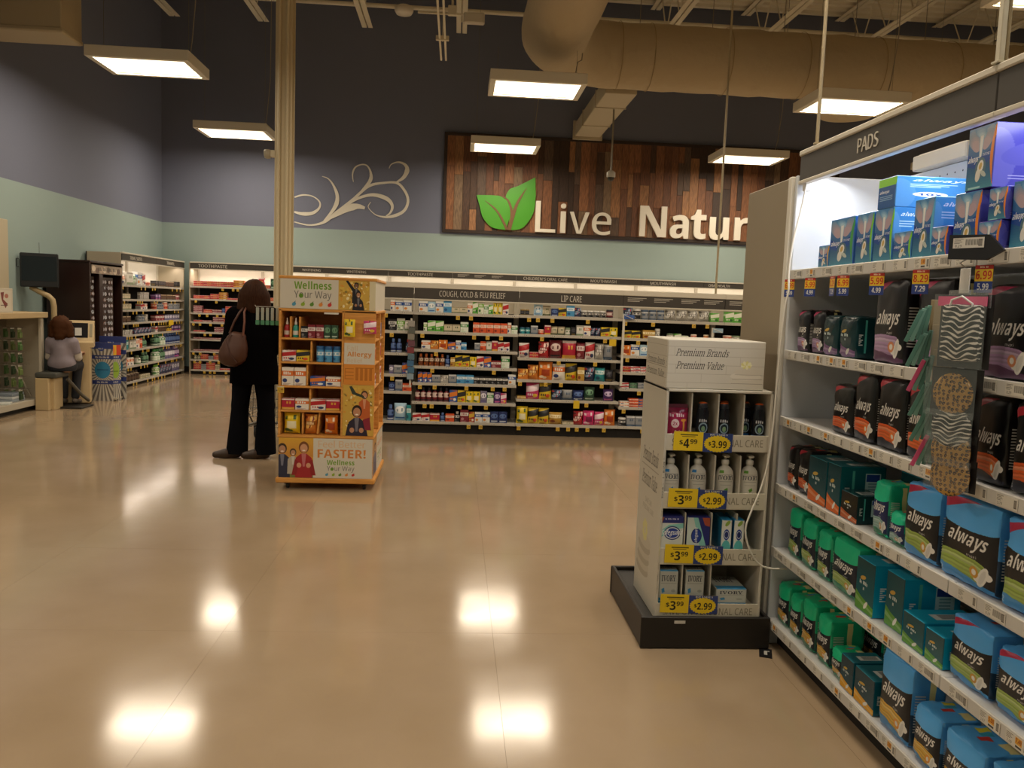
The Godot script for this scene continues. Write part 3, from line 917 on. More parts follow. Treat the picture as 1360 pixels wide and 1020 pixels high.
# ---------------------------------------------------------------- things on the back wall
func plank_sign() -> void:
	var x0 := -0.32; var x1 := 7.6; var y0 := 2.89; var y1 := 4.81; var z := BACK
	var t := thing("plank_sign", "large sign of vertical wood planks with green leaves and white words", "sign", Vector3(0, 0, z))
	put("backing_board", G.new().box(Vector3((x0 + x1) / 2, (y0 + y1) / 2, 0.015), Vector3(x1 - x0, y1 - y0, 0.03), 0.004), mat("241811", 0.8), t)
	put("frame", G.new().box(Vector3((x0 + x1) / 2, y0 + 0.03, 0.035), Vector3(x1 - x0, 0.06, 0.05), 0.004).box(Vector3(x0 + 0.03, (y0 + y1) / 2, 0.035), Vector3(0.06, y1 - y0 - 0.12, 0.05), 0.004)
		.box(Vector3(x1 - 0.03, (y0 + y1) / 2, 0.035), Vector3(0.06, y1 - y0 - 0.12, 0.05), 0.004).box(Vector3((x0 + x1) / 2, y1 - 0.03, 0.035), Vector3(x1 - x0, 0.06, 0.05), 0.004), mat("2a1c13", 0.7), t)
	var tones := []
	var grain := noise(21, 0.02, Color("8a8a8a"), Color("ffffff"), 512)
	for c in ["96613c", "a66e46", "7a4c2f", "5a3d2a", "442e20", "87583a", "b07c50", "6b5342", "94775a"]:
		var m := StandardMaterial3D.new()
		m.albedo_color = Color(c); m.albedo_texture = grain; m.roughness = 0.65
		m.uv1_triplanar = true; m.uv1_world_triplanar = true; m.uv1_scale = Vector3(6.0, 0.5, 6.0)
		tones.append(m)
	var r := RandomNumberGenerator.new(); r.seed = 40
	var x := x0 + 0.06
	while x < x1 - 0.1:
		var w := minf(r.randf_range(0.10, 0.19), x1 - 0.06 - x)
		var y := y0 + 0.06
		var first := r.randf_range(0.25, 1.3)
		while y < y1 - 0.08:
			var h := minf(first if y < y0 + 0.1 else r.randf_range(0.6, 1.4), y1 - 0.06 - y)
			if y1 - 0.06 - (y + h) < 0.15: h = y1 - 0.06 - y
			put("plank", G.new().box(Vector3(x + w / 2, y + h / 2, 0.04 + r.randf_range(-0.002, 0.006)), Vector3(w - 0.004, h - 0.004, 0.02), 0.002), tones[r.randi() % tones.size()], t)
			y += h
		x += w
	var leaf := func(pts: Array) -> PackedVector2Array:
		var c := Curve2D.new()
		for i in pts.size() + 1:
			var p: Vector2 = pts[i % pts.size()]
			var a: Vector2 = pts[(i - 1 + pts.size()) % pts.size()]; var b: Vector2 = pts[(i + 1) % pts.size()]
			var q := (b - a) / 6.0
			if i % pts.size() in [0, 4]: q *= 0.0
			c.add_point(p, -q, q)
		var o := c.tessellate(4, 4.0)
		o.remove_at(o.size() - 1)
		return o
	var green := mat("3f8f16", 0.45)
	var left: PackedVector2Array = leaf.call([Vector2(0.33, 3.63), Vector2(0.62, 3.64), Vector2(0.86, 3.60), Vector2(1.0, 3.36), Vector2(0.93, 2.985), Vector2(0.66, 3.02), Vector2(0.47, 3.20), Vector2(0.40, 3.42)])
	var right: PackedVector2Array = leaf.call([Vector2(1.47, 4.02), Vector2(1.16, 3.85), Vector2(0.96, 3.75), Vector2(0.90, 3.50), Vector2(1.02, 2.985), Vector2(1.26, 3.04), Vector2(1.45, 3.32), Vector2(1.49, 3.66)])
	put("leaf", G.new().prism(left, 0.05, 0.085), green, t)
	put("leaf", G.new().prism(right, 0.05, 0.09), green, t)
	var vein := mat("6b4a2c", 0.6)
	put("leaf_vein", ribbon([Vector2(0.945, 2.99), Vector2(0.86, 3.16), Vector2(0.72, 3.36), Vector2(0.50, 3.53)], [0.05, 0.045, 0.03, 0.004], 0.084, 0.094), vein, t)
	put("leaf_vein", ribbon([Vector2(0.99, 2.98), Vector2(1.05, 3.25), Vector2(1.14, 3.52), Vector2(1.31, 3.81)], [0.07, 0.075, 0.05, 0.004], 0.089, 0.099), vein, t)
	put("leaf_vein", ribbon([Vector2(1.03, 3.2), Vector2(1.02, 3.38), Vector2(0.95, 3.55), Vector2(0.83, 3.63)], [0.05, 0.045, 0.04, 0.02], 0.089, 0.095), vein, t)
	var cream := mat("d9d3c4", 0.5)
	for s in [["L", sans, 1.50, 2.97, 0.40, 0.60], ["i", sans, 2.0, 2.97, 0.10, 0.57], ["v", sans, 2.18, 2.97, 0.39, 0.42], ["e", sans, 2.63, 2.96, 0.38, 0.44],
		["N", bold, 3.58, 2.97, 0.54, 0.60], ["a", bold, 4.19, 2.96, 0.38, 0.46], ["t", bold, 4.61, 2.96, 0.31, 0.58], ["u", bold, 4.99, 2.96, 0.40, 0.45], ["r", bold, 5.50, 2.97, 0.29, 0.45],
		["a", bold, 5.84, 2.96, 0.38, 0.46], ["l", bold, 6.32, 2.97, 0.11, 0.62]]:
		put("letter", letters(s[0], s[1], s[4], s[5], 0.05), cream, t, Vector3(s[2], s[3], 0.055))

func ribbon(p: Array, w: Array, z0: float, z1: float) -> G:
	var c := Curve2D.new()
	for i in p.size():
		var q: Vector2 = (p[mini(i + 1, p.size() - 1)] - p[maxi(i - 1, 0)]) / 6.0
		c.add_point(p[i], -q, q)
	var g := G.new()
	var n := (p.size() - 1) * 5
	var L := c.get_baked_length()
	var prev := []
	for k in n + 1:
		var u := float(k) / n
		var a := c.sample_baked(u * L, true)
		var d := (c.sample_baked(minf(u * L + 0.01, L), true) - c.sample_baked(maxf(u * L - 0.01, 0), true)).normalized().orthogonal()
		var i := mini(int(u * (w.size() - 1)), w.size() - 2)
		var ww := lerpf(w[i], w[i + 1], u * (w.size() - 1) - i) / 2
		var cur := [a + d * ww, a - d * ww]
		if prev:
			var A := Vector3(prev[0].x, prev[0].y, z1); var B := Vector3(prev[1].x, prev[1].y, z1); var C := Vector3(cur[1].x, cur[1].y, z1); var D := Vector3(cur[0].x, cur[0].y, z1)
			g.facet([A, B, C, D], Vector3.BACK)
			var dz := Vector3(0, 0, z0 - z1)
			g.facet([A, D, D + dz, A + dz], A - B); g.facet([B, C, C + dz, B + dz], B - A)
		prev = cur
	return g

func wall_scroll() -> void:
	var t := thing("wall_scroll", "cream curling scroll ornament on the blue wall beside the plank sign", "wall ornament", Vector3(0, 0, BACK))
	var m := mat("cfcabb", 0.6)
	var V := func(a: Array) -> Array:
		var o := []
		for i in range(0, a.size(), 2): o.append(Vector2(a[i], a[i + 1]))
		return o
	put("scroll", ribbon(V.call([-3.18, 2.97, -2.9, 2.92, -2.63, 2.98, -2.42, 3.15, -2.07, 3.44, -1.77, 3.71, -1.48, 3.79, -1.22, 3.80, -1.07, 3.66, -1.0, 3.49, -1.04, 3.32, -1.16, 3.21, -1.38, 3.14, -1.59, 3.16, -1.72, 3.25, -1.77, 3.33, -1.72, 3.41]), [0.02, 0.03, 0.06, 0.05, 0.05, 0.05, 0.04, 0.05, 0.05, 0.06, 0.02, 0.01], 0.0, 0.012), m, t)
	put("scroll", ribbon(V.call([-1.26, 3.8, -1.1, 3.91, -1.03, 4.06, -1.08, 4.16, -1.21, 4.2, -1.34, 4.15, -1.38, 4.07]), [0.01, 0.06, 0.09, 0.04, 0.02, 0.01], 0.0, 0.014), m, t)
	put("scroll", ribbon(V.call([-1.98, 3.52, -1.75, 3.8, -1.73, 3.97, -1.8, 4.1, -1.91, 4.12, -2.03, 4.06, -2.08, 3.93, -2.06, 3.78]), [0.01, 0.05, 0.07, 0.03, 0.02, 0.03, 0.01], 0.0, 0.015), m, t)
	put("scroll", ribbon(V.call([-2.63, 2.98, -2.42, 3.26, -2.36, 3.47, -2.43, 3.68, -2.54, 3.82, -2.66, 3.86]), [0.03, 0.05, 0.08, 0.06, 0.03, 0.01], 0.0, 0.016), m, t)
	put("scroll", ribbon(V.call([-3.18, 3.44, -3.02, 3.49, -2.83, 3.47, -2.7, 3.37, -2.71, 3.25, -2.84, 3.15, -3.03, 3.13, -3.18, 3.16]), [0.03, 0.03, 0.02, 0.03, 0.06, 0.07, 0.03], 0.0, 0.013), m, t)
	put("scroll", ribbon(V.call([-2.32, 3.18, -2.06, 3.42, -1.77, 3.54, -1.56, 3.54, -1.38, 3.47, -1.3, 3.35, -1.34, 3.22, -1.42, 3.16]), [0.01, 0.04, 0.05, 0.05, 0.07, 0.08, 0.05, 0.02], 0.0, 0.017), m, t)
	put("scroll", ribbon(V.call([-2.53, 3.04, -2.19, 3.25, -1.98, 3.32, -1.83, 3.29]), [0.01, 0.08, 0.13, 0.05], 0.0, 0.018), m, t)

# ---------------------------------------------------------------- shelving runs
func header(t: Node3D, len: float, y0: float, y1: float, z: float, words: Array, trim: float, small: Array = []) -> void:
	var h := put("header_board", G.new().box(Vector3(len / 2, (y0 + y1) / 2, z), Vector3(len - 0.003, y1 - y0, 0.025), 0.003), mat("3f3a34", 0.5), t)
	put("header_trim", G.new().box(Vector3(len / 2, y1 + trim / 2, z), Vector3(len, trim, 0.04), 0.004).box(Vector3(len / 2, y0 - 0.008, z), Vector3(len, 0.016, 0.034), 0.003), mat("cfc8b8", 0.5), h)
	for w in words:      # [words, x of the left end, width, height]
		put("lettering", letters(w[0], sans, w[2], w[3], 0.003), mat("cfc9bc", 0.5), h, Vector3(w[1], (y0 + y1) / 2 - w[3] / 2, z + 0.0125))
	for x in small:
		var g := G.new()
		for k in 3:
			g.box(Vector3(x + 0.11 - k * 0.02, y1 - 0.025 - k * 0.018, z + 0.0135), Vector3(0.22 - k * 0.04, 0.007, 0.002))
		put("small_print", g, mat("b9b3a6", 0.6), h)

func dental_wall() -> void:
	var ys := [1.655, 1.42, 1.16, 0.99, 0.80, 0.665, 0.44, 0.283, 0.09]
	var signs := {0: [["TOOTHPASTE", 0.15, 0.53, 0.055]], 1: [["WHITENING", 0.84, 0.34, 0.04]], 2: [["WHITENING", 0.45, 0.36, 0.045]], 3: [["TOOTHPASTE", 0.37, 0.48, 0.055]],
		5: [["CHILDREN'S ORAL CARE", 0.14, 0.85, 0.055]], 6: [["MOUTHWASH", 0.22, 0.5, 0.055]], 7: [["MOUTHWASH", 0.17, 0.5, 0.055]], 8: [["ORAL HEALTH", 0.1, 0.42, 0.05]]}
	var which := ["at the left end", "behind the shopper and column", "behind the column", "behind the orange stand", "with small print on its header", "headed children's oral care", "headed mouthwash, left one", "headed mouthwash, right one", "headed oral health"]
	for k in 9:
		var at := Vector3(-4.97 + k * 1.22, 0, -15.82)
		var t := bay("dental_shelving", "tall dental wall shelving bay under a dark lit header, " + which[k], at, 0.0, 1.22, 0.5, 2.09, ys, "1b1815", {"group": "dental wall bays", "top_back": "e2ddd2", "ends": 1 if k == 0 else (2 if k == 8 else 0), "end_color": "a39781", "labels": small_tags})  # dark lower back: shade between the shelves put into its colour
		header(t, 1.22, 1.985, 2.085, 0.0, signs.get(k, []), 0.025, [0.1, 0.42, 0.75] if k == 4 else [])
		strip(t, Vector3(0.61, 2.0, -0.05), 1.16, 0.9)
		if k == 0:
			var T := Transform3D(Basis(), at)
			var specs := ["s8 .18 .10 4 .12;s9 .2 .136 1 .12;s8 .11 .10 1", "s8 .15 .06 2;s8 .16 .10;s9 .15 .136;s8 .12 .034 3;_ .02;s10 .1 .07", "s10 .16 .136;_ .02;s8 .16 .068;s10 .17 .068;c7 .06 .1;s8 .17 .136;s10 .15 .1", "s8 .16 .05;s10 .17 .05;_ .02;s10 .2 .1;s8 .16 .08;s32 .12 .07", "s8 .2 .05;_ .18;s10 .2 .1;s8 .2 .05", "s10 .17 .034 3;_ .02;s8 .12 .1;s10 .15 .03", "s10 .17 .034 6", "b26 .06 .1 2;s8 .14 .1;s12 .09 .08;s8 .14 .1;s12 .08 .08;s8 .15 .1;s12 .1 .1", "s8 .14 .136;s12 .09 .1;s8 .16 .136;s26 .08 .1;s8 .2 .05;s8 .17 .1"]
			for i in 9: shelve(specs[i], T, 0.0, 0.05, 1.18, ys[i], "under left toothpaste sign", ROWS[i])
		elif k == 1:
			shelve("c8 .1 .2;s8 .11 .07;c11 .13 .19;c16 .1 .12;c12 .1 .1;s4 .12 .08;c20 .1 .1", Transform3D(Basis(), at), 0.0, 0.03, 1.18, ys[0], "above the shopper's head", ROWS[0])
			for i in [1, 2, 3, 4, 5, 6, 7, 8]: shelve("s8 .15 .07 2;s10 .16 .07 2;s12 .12 .07;s8 .15 .1 2", Transform3D(Basis(), at), 0.0, 0.03, 1.18, ys[i], "of the bay behind the shopper", ROWS[i])
		elif k == 3:
			shelve("_ .1;s4 .25 .07", Transform3D(Basis(), at), 0.0, 0.03, 1.18, ys[0], "above the orange stand", ROWS[0])

func left_shelving() -> void:
	var ys := [1.61, 1.385, 1.22, 1.02, 0.825, 0.59, 0.33, 0.08]
	var A := ["h1 .2 .16;c4 .25 .2;g31 .2 .18;c0 .2 .22;c25 .12 .2;s3 .2 .06", "c26 .07 .09 5;_ .4;c33 .06 .12 6", "c26 .09 .10 4;_ .42;c25 .15 .10;c1 .12 .1", "c32 .09 .1 4;_ .38;b12 .1 .12 2;c33 .1 .12", "c33 .1 .08 4;_ .1;c20 .14 .1 5", "c16 .12 .16 2;_ .08;c4 .12 .14 2;c1 .14 .16;c3 .12 .16;b11 .11 .17 2", "c1 .10 .12;c3 .10 .12;c1 .12 .13 2;_ .24;b4 .12 .14;_ .12;b11 .1 .18 2", "b32 .12 .16 6;s26 .2 .07 2"]
	var B := ["c28 .12 .1 4;c32 .14 .1 3;c28 .1 .11 3", "c15 .12 .1 2;c32 .15 .09 5;c10 .1 .1 2", "t3 .1 .12;b12 .1 .12 3;t3 .1 .13 2;c12 .12 .1 5", "c10 .14 .1 3;c30 .13 .1 6", "c25 .1 .1;c32 .14 .1 3;c5 .12 .1 2;c15 .12 .1 4", "b11 .12 .2 2;b31 .13 .2 2;b7 .12 .2 6", "b31 .12 .2 2;b11 .12 .2 2;b30 .12 .2 4;b15 .12 .2 2", "b23 .1 .18 2;c20 .14 .16 4;c30 .14 .16 3"]
	for k in 2:
		var at := Vector3(-5.13, 0, -13.05 - k * 1.45)
		var t := bay("side_shelving", ["near", "far"][k] + " bay of the lit shelving along the left wall, with dark header", at, PI / 2, 1.45, 0.5, 2.1, ys, "1b1815", {"group": "left wall bays", "top_back": "e2ddd2", "ends": 1 if k == 0 else 2, "end_color": "a39781", "labels": small_tags})  # back below the top shelf coloured dark to carry the shade there
		header(t, 1.45, 1.985, 2.085, 0.0, [["TRIAL SIZES", 0.3, 0.5, 0.05]] if k == 0 else [["TRAVEL", 0.5, 0.4, 0.05]], 0.025)
		strip(t, Vector3(0.72, 2.0, -0.05), 1.38, 0.6)
		var T := Transform3D(Basis(Vector3.UP, PI / 2), at)
		for i in 8: shelve((A if k == 0 else B)[i], T, PI / 2, 0.04, 1.41, ys[i], "of the %s left-wall bay" % ["near", "far"][k], ROWS[i])
	var s := thing("sale_tag", "yellow curled sale tag sticking out of the left wall shelving", "tag", Vector3(-5.1, 0.985, -15.1))
	put("tag_card", G.new().box(Vector3(0, 0, 0), Vector3(0.004, 0.09, 0.24), 0.001), mat("d8b51f", 0.5), s, Vector3(0.02, 0, 0))
	put("tag_clip", G.new().box(Vector3(0.008, 0.03, 0), Vector3(0.02, 0.02, 0.04), 0.002), mat("b9b1a2", 0.4), s)

func cold_run() -> void:
	var y7 := [1.392, 1.175, 0.972, 0.779, 0.588, 0.370, 0.142]
	var rows := [[1.392, 1.172, 0.921, 0.676, 0.482, 0.140], y7, [1.397, 1.182, 0.911, 0.658, 0.430, 0.142], y7, y7]
	var S := [
		["_ .92;c1 .05 .13;c0 .09 .13 2", "_ .9;p13 .09 .13;p23 .09 .14;c4 .05 .12", "_ .93;b7 .06 .16 2;_ .04;b20 .06 .16", "_ .92;c30 .05 .1;c12 .09 .1;c27 .08 .13", "_ .92;c7 .07 .10;c12 .08 .13;c3 .1 .09", "_ .91;b7 .07 .18;h21 .14 .2;c16 .05 .18"],
		["_ .04;c0 .1 .125;c21 .085 .125;c0 .085 .13;c6 .09 .14;c26 .085 .075 2;c1 .055 .12;c2 .06 .145;c23 .06 .145;c31 .05 .11;c2 .05 .11;c19 .05 .145 2;c25 .065 .13", "_ .1;c23 .04 .1;c2 .09 .125 2;c26 .09 .09 2;c31 .09 .12;_ .05;c3 .075 .12 5;c1 .04 .13;c31 .07 .1", "_ .08;c1 .1 .1;c17 .09 .1;c35 .1 .11;c27 .085 .09;c0 .06 .11;c6 .06 .09;_ .09;c12 .06 .09;c3 .065 .11;c4 .06 .11;c8 .065 .12;c25 .065 .11 2", "_ .05;b22 .055 .14 5;b7 .055 .13;c29 .05 .11;c5 .08 .135 2;c19 .075 .12;c25 .08 .13;c27 .08 .13;c10 .11 .085;c31 .095 .14", "_ .05;c27 .05 .12 3;c12 .095 .09;c33 .085 .09;c12 .09 .10;c6 .095 .10 2;c13 .062 .09 6;c0 .085 .12", "_ .02;b24 .06 .16 6;c27 .09 .14;c5 .09 .14;c19 .08 .13 2;c30 .075 .14;c31 .075 .12;c15 .075 .13;c14 .065 .12", "_ .0;c25 .095 .09 2;c8 .11 .09;b7 .06 .1;c3 .1 .09;b13 .06 .12;c10 .095 .14;c9 .065 .12;c0 .085 .12 2;c7 .095 .13 2"],
		["t28 .05 .07 2;_ .05;p21 .10 .13;p26 .09 .12;c7 .08 .09;c5 .09 .10;c6 .09 .13;c20 .07 .11;t13 .07 .08 4;t24 .08 .10", "t16 .06 .08 2;c12 .08 .10;t3 .07 .06;c8 .07 .11;h26 .08 .1 2;t4 .06 .09;c28 .06 .1;c4 .08 .12;c1 .08 .12;h20 .055 .10 2;c5 .1 .11;c19 .09 .11", "h25 .12 .17;s8 .1 .068;g18 .12 .19;g24 .15 .21;g8 .16 .21;g10 .1 .19;g25 .11 .2;g33 .1 .19;g12 .1 .18", "c17 .11 .12;g17 .12 .17;g35 .16 .21;g1 .15 .19;g5 .13 .2;c29 .08 .16;g20 .12 .17;g16 .12 .16;g28 .09 .14", "s29 .1 .05;g14 .15 .19;g5 .14 .19;g20 .12 .12;g12 .12 .12;g7 .13 .12;g11 .12 .16;_ .1;g15 .12 .14", "g19 .13 .2;g5 .12 .185 2;g29 .15 .14;s26 .13 .05;g18 .11 .16;g34 .13 .17;g14 .11 .16;g35 .13 .19;b26 .05 .1"],
		["h20 .11 .14;t13 .09 .13;t12 .09 .12 3;h33 .13 .13 4;c2 .1 .11", "c5 .1 .09 2;_ .03;c29 .14 .10;t33 .06 .12;_ .08;t4 .08 .07;c2 .08 .07;c23 .08 .05;_ .03;t3 .07 .07;_ .08;t35 .06 .07", "c35 .1 .12;c0 .1 .13;c21 .1 .13;c1 .1 .12 3", "s8 .11 .068;s25 .11 .068 2;s3 .12 .07 3", "s25 .1 .068;s11 .1 .068;s12 .12 .07 3", "s1 .11 .068;s3 .11 .1;s27 .12 .1 3", "t13 .09 .1;c12 .1 .12 4"],
		["c2 .1 .13 2;c23 .1 .13 3", "t3 .1 .07;t4 .1 .07 3", "c6 .1 .12 4", "", "", "", ""]]
	var place := ["left of the cough sign", "under the cough sign", "under the lip care sign", "right of the lip care sign", "at the cold run's right end"]
	var signs := [[], [["COUGH, COLD & FLU RELIEF", 0.285, 0.75, 0.075]], [["LIP CARE", 0.48, 0.235, 0.07]], [], []]
	for k in 5:
		var at := Vector3(-1.68 + k * 1.2, 0, -9.4)
		var t := bay("cold_shelving", "cold remedy shelving bay, back darkened for shade, " + ["mostly hidden by the orange stand", "headed cough, cold and flu relief", "headed lip care", "with small print on its header", "mostly hidden behind the pads aisle"][k], at, 0.0, 1.2, 0.45, 1.56, rows[k], "15120f", {"group": "cold run bays", "top_back": "b7ae9c", "pegs": true, "ends": 1 if k == 0 else (2 if k == 4 else 0), "channel": "b9b3a7", "labels": small_tags})  # near-black back colour holds the shade behind the goods
		header(t, 1.2, 1.545, 1.665, -0.02, signs[k], 0.06, [0.05, 0.36, 0.68, 0.95] if k == 3 else ([0.05, 0.35] if k == 4 else []))
		put("rear_panel", shape("rear", func(): return G.new().box(Vector3(0.6, 0.8, -0.9), Vector3(1.196, 1.6, 0.03), 0.003).box(Vector3(0.6, 0.1, -0.69), Vector3(1.196, 0.2, 0.39), 0.003).mesh()), mat("8a8172", 0.7), t)
		for i in rows[k].size(): shelve(S[k][i], Transform3D(Basis(), at), 0.0, 0.015, 1.2, rows[k][i], place[k], ROWS[i])
	var fl := thing("shelf_flag", "small pink-red and blue flag standing on the light blue cough carton", "flag", Vector3(-0.115, 1.5335, -9.46))
	put("flag_panel", G.new().box(Vector3(-0.025, 0.045, 0), Vector3(0.06, 0.06, 0.004), 0.001), mat("b02a4a", 0.4), fl)
	put("flag_panel", G.new().box(Vector3(0.035, 0.04, 0), Vector3(0.05, 0.055, 0.004), 0.001), mat("2f63b0", 0.4), fl)
	put("flag_foot", G.new().box(Vector3(0, 0.008, 0), Vector3(0.05, 0.016, 0.02), 0.002), mat("2f63b0", 0.4), fl)
	# clip strips hanging off the shelf edges
	var cols := ["c9c4b8", "3f7ab0", "6a4a8d", "8b2f3a", "c9c4b8", "57728a", "2f5f86", "476f9a"]
	var names := ["grey-topped clip strip of small cards between the first two cold bays", "white clip strip with a blue flag between the lip care bays", "short white clip strip near the display's header top"]
	var spots := [[-0.50, 0.55, 1.32], [1.93, 0.62, 1.45], [2.98, 0.95, 1.33]]
	for i in 3:
		var s := thing("clip_strip", names[i], "clip strip", Vector3(spots[i][0], 0, -9.37))
		put("strip", G.new().box(Vector3(0, (spots[i][1] + spots[i][2]) / 2, 0), Vector3(0.028 if i else 0.02, spots[i][2] - spots[i][1], 0.004), 0.001), mat("cfcabd", 0.4), s)
		if i == 0:
			for k in 9:
				put("card", G.new().box(Vector3(0.006 * (k % 2), 1.26 - k * 0.075, 0.012), Vector3(0.075, 0.068, 0.012), 0.002), mat(["9c9890", "5b5f58", "8a8478", "6b4550", "7b3a40", "55707f", "3f6a90", "48708c", "8aa0ad"][k], 0.4), s)
		else:
			put("flag", G.new().box(Vector3(0.06, spots[i][2] - 0.03, 0.004), Vector3(0.12, 0.05, 0.006), 0.002), mat("3f63a8" if i == 1 else "9db7c9", 0.4), s)
			put("hook", G.new().tube([Vector3(0, spots[i][2] - 0.01, 0), Vector3(0.03, spots[i][2] - 0.02, 0.02), Vector3(0.1, spots[i][2] - 0.05, 0.03)], 0.004, 5), mat("cfcabd", 0.4), s)
	var y := thing("sale_tag", "yellow sale tag leaning out under the lip care shelves", "tag", Vector3(1.42, 0.39, -9.36))
	put("tag_card", G.new().box(Vector3(0, 0, 0), Vector3(0.07, 0.09, 0.003), 0.001), mat("d8b51f", 0.5), y)
	put("tag_clip", G.new().box(Vector3(0, 0.05, -0.01), Vector3(0.03, 0.02, 0.02), 0.002), mat("b9b1a2", 0.4), y)
	y = thing("sale_tag", "yellow sale tag flag under the second lip care shelf's right end", "tag", Vector3(1.81, 1.12, -9.36))
	put("tag_card", G.new().box(Vector3(0, 0, 0), Vector3(0.08, 0.08, 0.003), 0.001), mat("d8b51f", 0.5), y)
	put("tag_clip", G.new().box(Vector3(0, 0.05, -0.01), Vector3(0.03, 0.03, 0.02), 0.002), mat("b9b1a2", 0.4), y)

# ---------------------------------------------------------------- the near run of pads
const PX := 1.465
const PZ := -3.56
const PD := 0.44

